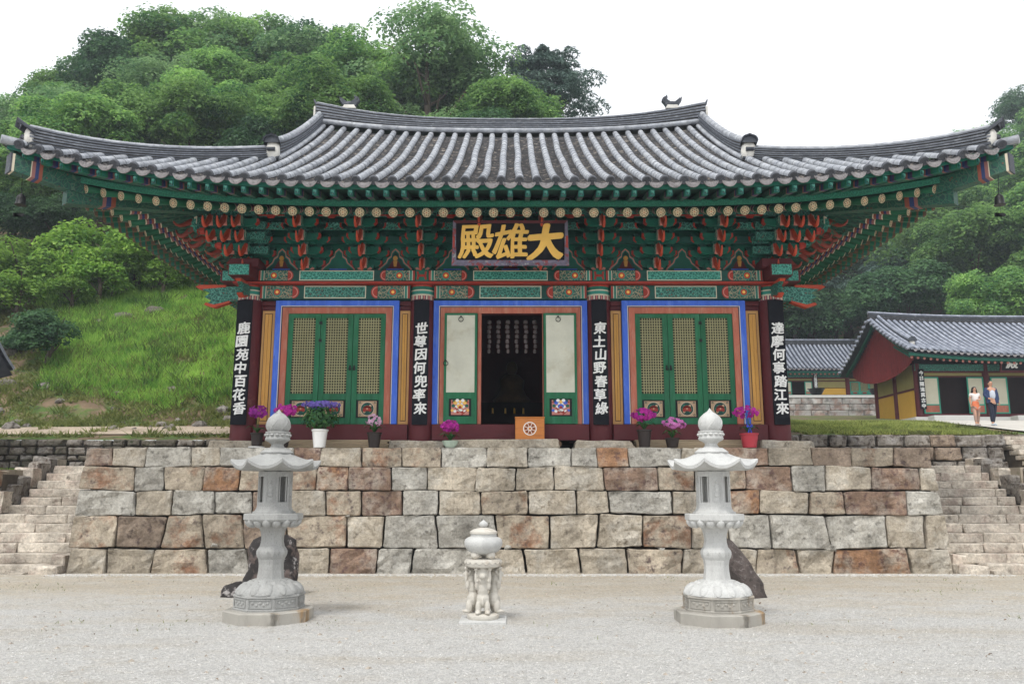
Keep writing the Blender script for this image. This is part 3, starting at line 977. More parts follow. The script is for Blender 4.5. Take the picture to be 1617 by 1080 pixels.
species('broad', 'leaf', 3, 11, 4.4, 4.4, 7.2, 95, 330, 0.125, rc=(0.8, 1.5))
species('pale', 'leaf_pale', 2, 11, 4.6, 4.4, 7.2, 90, 170, 0.115, rc=(0.7, 1.3), fill=0.5)
species('dark', 'leaf_dark', 2, 11, 4.2, 4.2, 7.0, 85, 300, 0.125, rc=(0.8, 1.5))
species('pine', 'needle', 2, 12, 4.2, 4.8, 7.2, 95, 170, 0.17, rc=(0.6, 1.1), flat=0.4, tiers=True, fill=0.5, cone=True, asp=0.22)
species('bush', 'leaf_bush', 2, 2.0, 1.0, 0.85, 1.1, 26, 110, 0.062, rc=(0.28, 0.5), bottom=-0.9)
species('bushdark', 'leaf_dark', 1, 1.6, 0.85, 0.95, 0.95, 42, 150, 0.055, rc=(0.3, 0.48), bottom=-1.1)

tree_n = [0]
def tree(key, x, y, s, label, group=None, name=None, dz=0.0, cat='tree', sz=None):
    i = tree_n[0]; tree_n[0] += 1
    nm = name or {'broad': 'broadleaf_tree', 'pale': 'broadleaf_tree', 'dark': 'evergreen_tree', 'pine': 'pine_tree', 'bush': 'bush', 'bushdark': 'bush'}[key]
    z = H(x, y) + dz if y > 24.2 else 2.15
    t = bpy.data.objects.new(nm, None)
    M_ = T(x, y, z - 0.1) @ RZ(i * 2.39) @ SC(s, s, sz or s)
    place(t, None, M_)
    tag(t, label, cat, group)
    v = CR[key][i % len(CR[key])]; tk = TR[key][i % len(TR[key])]
    for n_, me in (('crown', v), ('trunk', tk)):
        o = bpy.data.objects.new(n_, me)
        COL.objects.link(o)
        o.parent = t
        WM[o.name] = M_
    return t
# ------------------------------------------------------------------ trees on the hill
# skyline trees that can be told apart: kind, x, y, height of the top, label
sky_trees = [
    ('pale', -38.5, 60, 32.3, 'hazy broadleaf tree lowest on the skyline at the far left edge'),
    ('broad', -35.5, 62, 35.6, 'round tree on the left skyline beyond the left roof tip'),
    ('dark', -30.0, 59, 37.2, 'dark green tree standing up on the skyline above the left roof wing'),
    ('broad', -26.6, 60, 39.6, 'tall green tree on the skyline left of the hill top'),
    ('broad', -22.6, 61, 39.6, 'broad rounded tree near the top of the hill, left of the tallest crowns'),
    ('pale', -18.6, 60, 40.6, 'tall airy tree at the top of the hill, highest in the wood'),
    ('dark', -14.9, 60, 38.6, 'darker tree on the skyline just right of the hill top'),
    ('broad', -11.0, 56, 34.9, 'yellow green tree above the left end of the roof ridge'),
    ('pale', -5.4, 51, 34.4, 'large airy pale tree rising behind the left half of the main ridge'),
    ('pine', 2.1, 54, 33.8, 'blue green pine standing alone against the sky behind the roof ridge'),
]
for key, x, y, top, lab in sky_trees:
    g = H(x, y)
    base_h = {'broad': 11.9, 'pale': 11.7, 'dark': 11.5, 'pine': 11.8}[key]
    s = max(0.6, min((top - g) / base_h, 1.7))
    tree(key, x, y, s, lab)

fr = random.Random(77)
KIND = {'broad': 'leafy green tree', 'pale': 'pale airy tree', 'dark': 'dark green tree', 'pine': 'blue green pine', 'bush': 'light green bush'}
def row(y, x0, x1, step, keys, s0, s1, label, group, dzr=0.0):
    x = x0
    while x < x1:
        yy = y + fr.uniform(-1.6, 1.6)
        sq_ = 1 - 0.42 * max(0, min(1, (-26 - x) / 9)) if y > 43 else 1
        kd_ = fr.choice(keys)
        tree(kd_, x, yy, fr.uniform(s0, s1) * sq_, KIND[kd_] + ' ' + (label if isinstance(label, str) else label[0 if x < (x0 + x1) / 2 else 1]), group, dz=fr.uniform(-0.8, 0.8) + dzr)
        x += step * fr.uniform(0.8, 1.25)


gB = 'broadleaf trees of the wood behind the hall'
lB = 'bright green broadleaf tree among the close crowns on the slope above the roof'
row(57.5, -37, -8, 4.4, ['broad', 'broad', 'dark'], 0.86, 1.0, ('just under the left part of the hill skyline', 'just under the skyline above the left gable ridge'), gB)
row(53.5, -38, 1, 4.2, ['broad', 'broad', 'broad', 'pale'], 0.80, 0.98, ('halfway up the wood above the left roof wing', 'halfway up the wood behind the left half of the main ridge'), gB)
row(49.0, -36, 3, 4.2, ['broad', 'broad', 'broad', 'pale'], 0.78, 0.95, ('in the lower wood above the left hip ridge', 'low behind the main ridge of the hall'), gB)
row(44.5, -33, 1, 4.4, ['broad', 'broad', 'dark'], 0.72, 0.9, ('nearest the left roof tip, in the lowest row of the wood', 'in the lowest row of the wood, mostly hidden by the roof'), gB)
row(66, -52, -30, 5, ['broad', 'pale'], 0.7, 0.9, 'far back where the skyline falls to the left edge', gB)
row(52, -52, -40, 5, ['broad', 'dark'], 0.65, 0.8, 'at the far left edge of the wood', gB, -1.0)
tree('pine', 5.0, 57, 0.78, 'smaller pine low behind the right half of the roof ridge')
# darker undergrowth under the left wing of the roof
lD = 'in the shade under the left roof corner, above the bushes'
gD = 'dark trees at the foot of the wood'
row(45.5, -34, -12, 3.6, ['dark', 'dark', 'broad'], 0.50, 0.66, lD, gD, -0.5)
row(42.5, -33, -22, 3.0, ['dark', 'dark'], 0.40, 0.5, lD, gD, -0.5)
# bushes along the top of the grass bank
lBu = 'leafy green bush along the upper edge of the grass bank'
gBu = 'bushes above the grass bank'
for x, y, s in [(-26, 37.5, 1.5), (-23.8, 38.0, 1.6), (-21.6, 38.6, 1.7), (-19.6, 39.4, 1.5), (-18.0, 40.4, 1.8), (-16.2, 41.2, 1.7), (-14.4, 42.2, 1.6), (-12.6, 43.0, 1.7), (-24.8, 36.0, 1.1), (-22.6, 36.6, 1.2), (-17.2, 39.6, 1.1), (-15.2, 40.8, 1.2), (-10.6, 43.5, 1.8), (-28, 36.4, 1.5), (-20.6, 37.6, 1.0), (-8.5, 43.8, 1.7), (-19.2, 41.0, 1.9), (-21.8, 40.4, 1.9), (-24.4, 39.8, 1.8), (-16.4, 43.0, 2.0), (-13.6, 44.2, 1.9), (-26.6, 39.4, 1.7), (-19.8, 38.4, 1.3), (-14.2, 41.4, 1.2), (-23.2, 36.2, 1.4)]:
    lBu = 'large green bush at the back, below the dark trees' if s >= 1.8 else ('low green bush on the near edge of the thicket, just above the long grass' if s < 1.35 else ('leafy bush in the left part of the thicket above the bank' if x < -20 else 'leafy bush in the right part of the thicket, toward the roof corner'))
    tree('bush', x, y, s, lBu, gBu, cat='bush')
tree('bushdark', -18.6, 32.6, 1.32, 'lone dark round shrub standing on the left of the grass bank', cat='shrub', name='shrub')
tree('bushdark', -20.6, 33.3, 0.7, 'small dark shrub at the left edge of the picture beside a rock', cat='shrub', name='shrub')

# right-hand wood beyond the far halls
gR = 'hazy trees of the valley side behind the far halls'
lR = 'hazy broadleaf tree of the wood behind the far tiled halls'
row(60, 36, 62, 5.0, ['broad', 'broad', 'pale'], 0.85, 1.1, 'close behind the roof of the red gabled hall', gR)
row(66.5, 33, 64, 5.2, ['broad', 'dark', 'broad'], 0.95, 1.25, 'in the second row behind the red gabled hall', gR)
row(74, 20, 76, 5.4, ['dark', 'broad', 'pine'], 1.1, 1.4, ('behind the smaller far hall, under the right eaves', 'up the slope behind the red gabled hall'), gR)
row(82, 16, 84, 5.6, ['dark', 'broad', 'dark', 'pine'], 1.1, 1.4, ('deep in the hazy wood under the right eaves', 'high on the hazy slope at the right'), gR)
row(92, 18, 92, 6.2, ['broad', 'dark'], 1.1, 1.4, 'on the far hazy slope to the right of the main hall', gR)
row(103, 28, 98, 6.6, ['broad', 'dark'], 1.1, 1.4, 'farthest back in the hazy wood at the right', gR)
row(70, 14, 32, 4.6, ['bush'], 1.6, 2.2, 'behind the roof of the smaller far hall', 'bushes behind the far halls')
tree('broad', 44.5, 62.5, 1.25, 'tall bright green tree rising at the right edge above the far halls')
tree('broad', 51.5, 70, 1.35, 'highest tree on the right skyline beside the right roof tip')
tree('pine', 27.2, 74, 1.45, 'tall bare stemmed pine with an ivy covered trunk behind the far halls')

# ------------------------------------------------------------------ grass, scrub and loose stones
def blades(name, n, xr, yr, h, wdt, mt, keep, seed, zf=H, per=3, label=None, lean=0.5):
    rg = np.random.default_rng(seed)
    X = rg.uniform(*xr, n); Y = rg.uniform(*yr, n)
    out = []
    for x, y in zip(X, Y):
        if not keep(x, y): continue
        out.append((x, y, zf(x, y)))
    P = np.array(out)
    k = len(P)
    P = np.repeat(P, per, axis=0)
    m_ = len(P)
    P[:, :2] += rg.normal(size=(m_, 2)) * 0.07
    a = rg.uniform(0, 2 * PI, m_)
    hh = h * rg.uniform(0.5, 1.4, m_)
    ww = wdt * rg.uniform(0.6, 1.3, m_)
    V = np.empty((m_, 3, 3))
    d = np.stack([np.cos(a), np.sin(a), np.zeros(m_)], 1)
    V[:, 0] = P - d * ww[:, None] - [0, 0, 0.03]
    V[:, 1] = P + d * ww[:, None] - [0, 0, 0.03]
    le = rg.normal(size=(m_, 2)) * lean * hh[:, None]
    V[:, 2] = P + np.stack([le[:, 0], le[:, 1], hh], 1)
    me = np_mesh(name, V.reshape(-1, 3), 3, mt)
    o = bpy.data.objects.new(name, me)
    place(o)
    return tag(o, label, 'grass', kind='stuff')


def nzv(x, y, s, k=0): return noise.noise(Vector((x * s, y * s, k)))
def bright(x, y):
    if x > 6.5 - 0.1 * (y - 28): return False
    edge = 29.6 + 1.1 * nzv(x, y, 0.35, 5) + 0.8 * nzv(x, y, 1.1, 8) + 0.12 * max(0, -x - 12)
    top = 47.5 - 0.5 * max(0, -x - 10) + nzv(x, y, 0.4, 2)
    if x < -17.5 + 0.0 * y: edge += (-17.5 - x) * 1.5
    return edge < y < top and nzv(x, y, 0.9, 12) > -0.42
blades('bank_grass', 78000, (-24, -1), (28.5, 48), 0.24, 0.030, G['grass'], bright, 3, label='bright green long grass covering the sloping bank on the left', per=3)
def scrub(x, y):
    return nzv(x, y, 0.8, 20) + 0.55 * nzv(x, y, 2.3, 4) > -0.20 + (0.62 if 25.1 < y < 27.3 else 0)
blades('bank_scrub', 34000, (-32, -5), (24.8, 38), 0.17, 0.035, G['grass_dry'], scrub, 4, label='sparse scrub and weeds over the bare soil at the foot of the bank', per=3, lean=0.9)
blades('lawn_grass', 42000, (8.9, 17.5), (24.4, 37), 0.10, 0.028, G['lawn'],
       lambda x, y: x < 14.4 + (y - 24.4) * 0.06 + (y > 29) * 0.6 + 0.3 * nzv(x, y, 1.0) and nzv(x, y, 0.7, 31) > -0.3, 5, label='patchy lawn behind the grey block wall on the right', per=3, lean=0.8)
blades('bank_weeds', 16000, (-24, -1), (28.5, 47), 0.34, 0.05, G['weed'], lambda x, y: bright(x, y) and nzv(x, y, 0.55, 60) + 0.5 * nzv(x, y, 1.9, 61) > 0.16, 9, label='taller darker weeds in clumps among the grass of the bank', per=4, lean=0.7)
blades('lawn_weeds', 9000, (8.9, 18), (24.4, 38), 0.09, 0.03, G['grass_dry'], lambda x, y: x < 15 + (y - 24.4) * 0.06 and nzv(x, y, 0.9, 77) > -0.05, 51, label='dry yellow patches in the lawn on the right', per=4, lean=0.9)
blades('terrace_grass', 2600, (-17, -9.2), (22.6, 23.9), 0.12, 0.03, G['grass'], lambda x, y: nzv(x, y, 1.0, 3) > 0.0, 6, zf=lambda x, y: 2.15, label='weeds growing along the foot of the mossy wall', per=3)
blades('courtyard_weeds', 1500, (-9, 9), (9.0, 17.2), 0.035, 0.012, G['grass_dry'], lambda x, y: nzv(x, y, 0.8, 41) > 0.30, 7, zf=lambda x, y: 0.0, label='tiny weeds scattered over the sandy gravel of the courtyard', per=2, lean=1.0)

# rocks showing through the bank
rr = random.Random(9)
rk = MB()
def rock_blob(mb, c, r, seed, sq=(1, 1, 0.8), n=10, k=7):
    i0 = len(mb.v)
    mb.ball((0, 0, 0), (1, 1, 1), n, k)
    for i in range(i0, len(mb.v)):
        p = Vector(mb.v[i])
        q = 1 + 0.28 * noise.noise(p * 1.2 + Vector((seed, 0, 0))) + 0.12 * noise.noise(p * 3 + Vector((0, seed, 0)))
        mb.v[i] = (c[0] + p.x * q * r * sq[0], c[1] + p.y * q * r * sq[1], c[2] + p.z * q * r * sq[2])
big = [(-20.8, 33.8, 0.6), (-17.8, 37.0, 0.4), (-16.6, 37.5, 0.45), (-18.6, 36.4, 0.3), (-19.2, 31.2, 0.3)]
for i, (x, y, r) in enumerate(big):
    mb = MB(); rock_blob(mb, (x, y, H(x, y) - r * 0.15), r, i * 3.3, sq=(1.2, 1, 0.75))
    o = mb.build('rock', G['old'], None, smooth=True)
    tag(o, ['grey rock beside the small shrub at the left edge of the bank', 'grey rock near the top left of the grass bank', 'larger grey rock jutting out at the top of the grass bank',
            'flat rock half hidden in weeds below the bushes', 'brown rock in front of the lone shrub'][i], 'rock')
for i in range(46):
    x = rr.uniform(-20, -5.5); y = rr.uniform(26.6, 31.0)
    rock_blob(rk, (x, y, H(x, y)), rr.uniform(0.08, 0.3), i * 1.7, n=7, k=5)
o = rk.build('loose_stones', G['oldgrey'], None); tag(o, 'loose stones and clods along the eroded foot of the bank', 'stones', kind='stuff')

# pebbles over the near gravel, a border of white chippings at the foot of the wall
rg = np.random.default_rng(21)
def pebbles(name, n, pos, s0, s1, mt, label):
    P = pos(n)
    d = np.array([[1, 0, 0], [0, 1, 0], [-1, 0, 0], [0, -1, 0], [0, 0, 0.7]], float)
    s = rg.uniform(s0, s1, (n, 1, 1)) * rg.uniform(0.7, 1.3, (n, 1, 3))
    a = rg.uniform(0, 2 * PI, n)
    Rm = np.zeros((n, 3, 3)); Rm[:, 0, 0] = np.cos(a); Rm[:, 0, 1] = -np.sin(a); Rm[:, 1, 0] = np.sin(a); Rm[:, 1, 1] = np.cos(a); Rm[:, 2, 2] = 1
    V = np.einsum('nij,nkj->nki', Rm, d[None] * s) + P[:, None, :]
    tri = V[:, [0, 1, 4, 1, 2, 4, 2, 3, 4, 3, 0, 4]].reshape(-1, 3)
    me = np_mesh(name, tri, 3, mt)
    o = bpy.data.objects.new(name, me); place(o)
    tag(o, label, 'gravel', kind='stuff')
def posA(n):
    y = 6.6 + 8.0 * rg.random(n) ** 1.5
    x = rg.uniform(-0.68, 0.68, n) * y
    return np.stack([x, y, np.full(n, -0.002)], 1)
pebbles('gravel', 52000, posA, 0.004, 0.011, G['pebble'], 'pale gravel chips lying over the courtyard')
def posB(n):
    return np.stack([rg.uniform(-9.2, 10, n), 17.10 - np.abs(rg.normal(size=n)) * 0.20, np.full(n, 0.0)], 1)
pebbles('chippings', 5500, posB, 0.010, 0.022, G['pebble'], 'line of white chippings along the foot of the platform wall')

rg = np.random.default_rng(5)
n = 420
P = np.stack([rg.uniform(-10, 10, n), rg.uniform(7.5, 17.0, n), np.full(n, 0.012)], 1)
me = np_mesh('fallen_leaves', leaf_verts(P, np.array([0, 0, 1.0]) + rg.normal(size=(n, 3)) * 0.35, 0.018, rg, 0.5), 4, mat('dry_leaf', (0.16, 0.10, 0.05), 0.8, 0.4, 30, per=False))
o = bpy.data.objects.new('fallen_leaves', me); place(o); tag(o, 'a few dry leaves and twigs scattered over the courtyard', 'leaves', kind='stuff')

def posC(n):
    y = 6.8 + 10.0 * rg.random(n)
    return np.stack([rg.uniform(-0.66, 0.66, n) * y, y, np.full(n, 0.0)], 1)
pebbles('loose_stones', 260, posC, 0.014, 0.034, mat('loose_stone', (0.34, 0.30, 0.25), 0.9, 0.4, 20, per=False), 'larger loose stones lying here and there on the courtyard')
# ------------------------------------------------------------------ the main hall
hall = thing('temple_hall', (0, 18.3, 2.54), 'large temple hall with green painted brackets and a sweeping grey tiled roof, facing the courtyard', 'temple hall')
COLS = (-5.93, -2.0, 2.0, 5.93)

# pads, columns
for i, x in enumerate(COLS):
    b = MB()
    hw = (0.55, 0.62, 0.62, 0.60)[i]
    stone(b, [(x - hw, 2.52), (x + hw + (0.1 if i == 2 else 0), 2.52), (x + hw - 0.05, 2.70), (x - hw + 0.04, 2.72)], 17.72, 1.2, nx=7, nz=4, bev=0.03, rough=0.02, seed=600 + i, gap=0.0)
    b.build('column_pad', G['sB'], hall)
    b = MB()
    b.lathe([(0.295, 2.69), (0.295, 3.4), (0.285, 4.6), (0.27, 5.90)], 24, (x, 18.36, 0))
    b.build('column', G['maroon'], hall, smooth=True, angle=40)
    b = MB()
    c0 = (x, 18.36, 0)
    for z0, z1, mi, dr in ((5.895, 5.99, 2, .008), (5.99, 6.02, 1, .012), (6.02, 6.10, 3, .008), (6.10, 6.125, 1, .012), (6.125, 6.20, 0, .010), (6.20, 6.25, 4, .014)):
        b.lathe([(0.275 + dr, z0), (0.275 + dr, z1)], 24, c0, m=mi)
    for j in range(13):   # painted drapery tassels under the rings
        a = -PI / 2 + (j - 6) * 0.2
        b.box(-0.018, 0.018, -0.285, -0.27, 5.90, 5.985, m=(5 if j % 2 else 1), mat=T(x, 18.36, 0) @ RZ(a + PI / 2))
    b.build('column_head', [G['teal'], G['cream'], G['purple'], G['teal_light'], G['red'], G['pink']], hall)

# side and back walls, dark interior
b = MB()
for s in (-1, 1):
    b.box(s * 5.93 - 0.06, s * 5.93 + 0.06, 18.4, 25.5, 2.6, 6.5)
b.box(-5.99, 5.99, 25.5, 25.62, 2.6, 8.3)
b.build('side_wall', G['maroon'], hall)
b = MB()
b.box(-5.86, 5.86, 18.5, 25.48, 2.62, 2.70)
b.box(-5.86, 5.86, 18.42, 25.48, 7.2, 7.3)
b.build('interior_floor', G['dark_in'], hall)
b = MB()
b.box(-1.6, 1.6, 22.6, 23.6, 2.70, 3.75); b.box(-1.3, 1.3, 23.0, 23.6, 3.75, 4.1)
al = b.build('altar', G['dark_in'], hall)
G['altar_gilt'] = mat('dimmed_gilt', (0.10, 0.055, 0.02), 0.7, 0.3, 5)  # gilt darkened in its colour, standing in for the gloom of the interior
b = MB()
for x in (-0.5, 0.35, 0.1, -0.15):
    b.lathe([(0.03, 3.75), (0.025, 3.9), (0.012, 3.92)], 8, (x, 22.75, 0))
b.build('candle', G['gold'], al)
b = MB()
b.lathe([(0.5, 4.1), (0.55, 4.2), (0.42, 4.32), (0.33, 4.5), (0.36, 4.75), (0.22, 4.9), (0.10, 4.95)], 16, (0.03, 23.3, 0))
b.ball((0.03, 23.25, 5.1), (0.17, 0.17, 0.21))
b.build('seated_figure', G['altar_gilt'], al, smooth=True)
for i in range(6):   # paper lotus lantern tassels hung inside the opening
    b = MB()
    x = -0.50 + i * 0.215
    for j in range(7):
        b.lathe([(0.02, 0), (0.055 - j * 0.003, 0.02), (0.05 - j * 0.003, 0.085), (0.02, 0.10)], 8, (x + 0.01 * math.sin(j * 2 + i), 18.95, 5.50 - j * 0.115))
    b.build('hanging_tassel', mat('tassel_paper', (0.17, 0.13, 0.125), 0.8) if i == 0 else bpy.data.materials['tassel_paper'], hall)

# walls with frames, in each bay
def bar(x0, x1, y0, y1, z0, z1, mt, name, parent, bev=0.006):
    b = MB(); b.bbox(x0, x1, y0, y1, z0, z1, bev)
    return b.build(name, G[mt], parent)

for x0, x1 in ((-5.93, -2.0), (-2.0, 2.0), (2.0, 5.93)):
    a, c_ = x0 + 0.27, x1 - 0.27
    bar(a, c_, 18.14, 18.45, 2.74, 3.09, 'maroon', 'sill_beam', hall)
    bar(a, c_, 18.30, 18.45, 5.80, 5.905, 'maroon', 'lintel', hall)
    if x0 == -2.0:
        bar(a, -1.72, 18.33, 18.45, 3.09, 5.80, 'maroon', 'wall_panel', hall)
        bar(1.72, c_, 18.33, 18.45, 3.09, 5.80, 'maroon', 'wall_panel', hall)
    else:
        bar(a, c_, 18.36, 18.45, 3.09, 5.80, 'maroon', 'wall_panel', hall)


def frame(x0, x1, z0, z1, wd, y0, y1, mt, name, parent):
    b = MB()
    b.bbox(x0, x0 + wd, y0, y1, z0, z1, 0.004)
    b.bbox(x1 - wd, x1, y0, y1, z0, z1, 0.004)
    b.bbox(x0 + wd, x1 - wd, y0 + 0.001, y1 - 0.001, z1 - wd, z1, 0.004)
    return b.build(name, G[mt], parent)


for x0, x1 in ((-5.32, -2.52), (-1.74, 1.74), (2.52, 5.32)):
    f_ = frame(x0, x1, 3.10, 5.90, 0.145, 18.21, 18.36, 'blue', 'door_frame', hall)
    frame(x0 + 0.125, x1 - 0.125, 3.102, 5.775, 0.018, 18.204, 18.22, 'cream', 'frame_line', f_)
    frame(x0 + 0.150, x1 - 0.150, 3.10, 5.748, 0.145, 18.225, 18.36, 'salmon', 'inner_frame', f_)
    frame(x0 + 0.147, x1 - 0.147, 3.103, 5.752, 0.012, 18.217, 18.23, 'black', 'frame_line', f_)
# ochre boarded panels beside the side doors
for x0, x1 in ((-5.62, -5.335), (-2.505, -2.27), (2.27, 2.505), (5.335, 5.62)):
    b = MB(); b.bbox(x0, x1, 18.26, 18.37, 3.10, 5.67, 0.005)
    pn = b.build('side_panel', G['ochre_edge'], hall)
    b = MB()
    b.box(x0 + 0.055, x1 - 0.055, 18.252, 18.262, 3.17, 5.60)
    b.build('black_line', G['black'], pn)
    b = MB(); b.bbox(x0 + 0.066, (x0 + x1) / 2 - 0.002, 18.244, 18.256, 3.182, 5.588, 0.003); b.build('board', G['ochre'], pn)
    b = MB(); b.bbox((x0 + x1) / 2 + 0.002, x1 - 0.066, 18.244, 18.256, 3.182, 5.588, 0.003); b.build('board', G['ochre'], pn)


# door leaves
G['panel_tan'] = mat('panel_tan_paint', (0.42, 0.29, 0.18), 0.6, 0.1, 5)
def lotus_panel(w_, h_):
    """painted square panel: ringed red lotus on a pink and green ground; local, faces -Y"""
    mb = MB()
    mb.box(-w_ / 2, w_ / 2, 0, 0.012, 0, h_, 0)
    e = 0.018
    mb.box(-w_ / 2 + e, w_ / 2 - e, -0.003, 0, e, h_ - e, 1)
    cx, cz = 0, h_ / 2
    def disc(r, y, m, n=20, cx_=0, cz_=None, sx=1, sz=1):
        cz_ = cz if cz_ is None else cz_
        mb.prism([(cx_ + r * sx * math.cos(2 * PI * i / n), cz_ + r * sz * math.sin(2 * PI * i / n)) for i in range(n)], 'y', y, y + 0.003, m)
    R0 = h_ * 0.40
    disc(R0, -0.006, 2); disc(R0 * 0.93, -0.009, 0); disc(R0 * 0.86, -0.012, 3)
    for i in range(8):
        a = i * PI / 4
        disc(R0 * 0.2, -0.015, (4, 5, 6, 4)[i % 4], 8, R0 * 0.62 * math.cos(a), cz + R0 * 0.62 * math.sin(a))
    for i in range(7):
        a = (i - 3) * 0.52 + PI / 2
        disc(R0 * 0.24, -0.018, 7, 8, R0 * 0.42 * math.cos(a), cz - R0 * 0.12 + R0 * 0.26 * math.sin(a), 1, 1.5)
    disc(R0 * 0.38, -0.021, 7, 10, 0, cz - 0.01, 1.5, 0.7); disc(R0 * 0.13, -0.024, 5, 8)
    for sx in (-1, 1):
        for sz in (-1, 1):
            disc(R0 * 0.16, -0.006, 3, 8, sx * w_ * 0.37, cz + sz * h_ * 0.36)
            disc(R0 * 0.08, -0.009, 5, 6, sx * w_ * 0.37, cz + sz * h_ * 0.36)
    return mb.mesh('painted_lotus_panel', [G['black'], G['panel_tan'], G['cream'], G['teal_dark'], G['teal'], G['panel_tan'], G['teal_dark'], G['red']])


def mask_panel(w_, h_, main):
    """painted panel of cloud and mask-like ornament, faces -Y"""
    mb = MB()
    mb.box(-w_ / 2, w_ / 2, 0, 0.012, 0, h_, 0)
    mb.box(-w_ / 2 + .022, w_ / 2 - .022, -0.003, 0, .022, h_ - .022, 1)
    rr = random.Random(3)
    def disc(x, z, rx, rz, y, m, n=10):
        mb.prism([(x + rx * math.cos(2 * PI * i / n), z + rz * math.sin(2 * PI * i / n)) for i in range(n)], 'y', y, y + 0.003, m)
    for s in (-1, 1):
        for j, (x, z, r, m) in enumerate(((.10, .30, .055, main), (.06, .34, .04, 3), (.15, .22, .04, 2), (.17, .12, .035, main), (.11, .10, .035, 3), (.05, .08, .03, 5), (.14, .33, .03, 2), (.07, .20, .04, 3), (.17, .30, .02, 5), (.04, .27, .03, 3))):
            disc(s * x, z, r, r * 0.9, -0.006 - 0.003 * (j % 3), m)
        mb.box(0.03, 0.05, -0.018, -0.015, -0.08, 0.08, 5, mat=T(s * 0.07, 0, 0.1) @ RY(s * 0.9))
    disc(0, .21, .07, .05, -0.018, main); disc(0, .19, .035, .03, -0.021, 5); disc(0, .12, .06, .03, -0.018, 3); disc(0, .31, .03, .035, -0.018, 4)
    return mb.mesh('painted_mask_panel', [G['black'], G['pink'], G['teal'], G['white'], G['gold'], G['red'], G['blue']])


LP = lotus_panel(0.44, 0.38)
def lattice_mesh(w_, h_, nx, nz):
    mb = MB()
    t = 0.0095
    for i in range(1, nx):
        x = -w_ / 2 + w_ * i / nx
        mb.box(x - t, x + t, -0.012, 0.006, 0, h_)
    for i in range(1, nz):
        z = h_ * i / nz
        mb.box(-w_ / 2, w_ / 2, -0.010, 0.005, z - t, z + t)
    return mb.mesh('lattice', G['lattice'])
LAT = lattice_mesh(0.50, 1.78, 9, 28)

def leaf_door(x0, x1, y, z0, z1):
    """green framed leaf with a lattice above and a painted panel below"""
    w_ = x1 - x0
    b = MB()
    s = (w_ - 0.50) / 2
    zp0, zp1 = z0 + 0.14, z0 + 0.14 + 0.40
    zl0, zl1 = z0 + 0.68, z1 - 0.10
    b.bbox(x0, x0 + s, y, y + 0.05, z0, z1, 0.004); b.bbox(x1 - s, x1, y, y + 0.05, z0, z1, 0.004)
    b.bbox(x0 + s, x1 - s, y + 0.001, y + 0.049, z0, zp0, 0.004)
    b.bbox(x0 + s, x1 - s, y + 0.001, y + 0.049, zp1, zl0, 0.004)
    b.bbox(x0 + s, x1 - s, y + 0.001, y + 0.049, zl1, z1, 0.004)
    d = b.build('door_leaf', G['green'], hall)
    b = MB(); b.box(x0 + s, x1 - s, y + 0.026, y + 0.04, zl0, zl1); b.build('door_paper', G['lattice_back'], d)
    b = MB(); b.box(x0 + s, x1 - s, y + 0.024, y + 0.04, zp0, zp1); b.build('panel_board', G['black'], d)
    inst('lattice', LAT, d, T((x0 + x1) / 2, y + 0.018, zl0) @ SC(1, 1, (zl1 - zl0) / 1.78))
    inst('painted_panel', LP, d, T((x0 + x1) / 2, y + 0.010, zp0 + 0.012))
    return d


for (a, c_) in ((-5.03, -2.81), (2.81, 5.03)):
    wd = (c_ - a) / 3
    ds = [leaf_door(a + wd * i + 0.004, a + wd * (i + 1) - 0.004, 18.25, 3.10, 5.60) for i in range(3)]
    # hinges and pull rings
    j = 2 if a < 0 else 1
    for dx in (-0.045, 0.045):
        b = MB()
        b.bbox(a + wd * j + dx - 0.018, a + wd * j + dx + 0.018, 18.235, 18.252, 4.30, 4.42, 0.004)
        b.tube([(a + wd * j + dx + 0.03 * math.cos(q * PI / 6), 18.228, 4.34 + 0.03 * math.sin(q * PI / 6)) for q in range(13)], 0.005, 5)
        b.build('pull_ring', G['iron'], ds[j])
    j2 = 1 if a < 0 else 2
    for z in (4.95, 5.35):
        b = MB(); b.bbox(a + wd * j2 - 0.035, a + wd * j2 + 0.035, 18.238, 18.252, z, z + 0.07, 0.004); b.build('hinge', G['iron'], ds[j2])

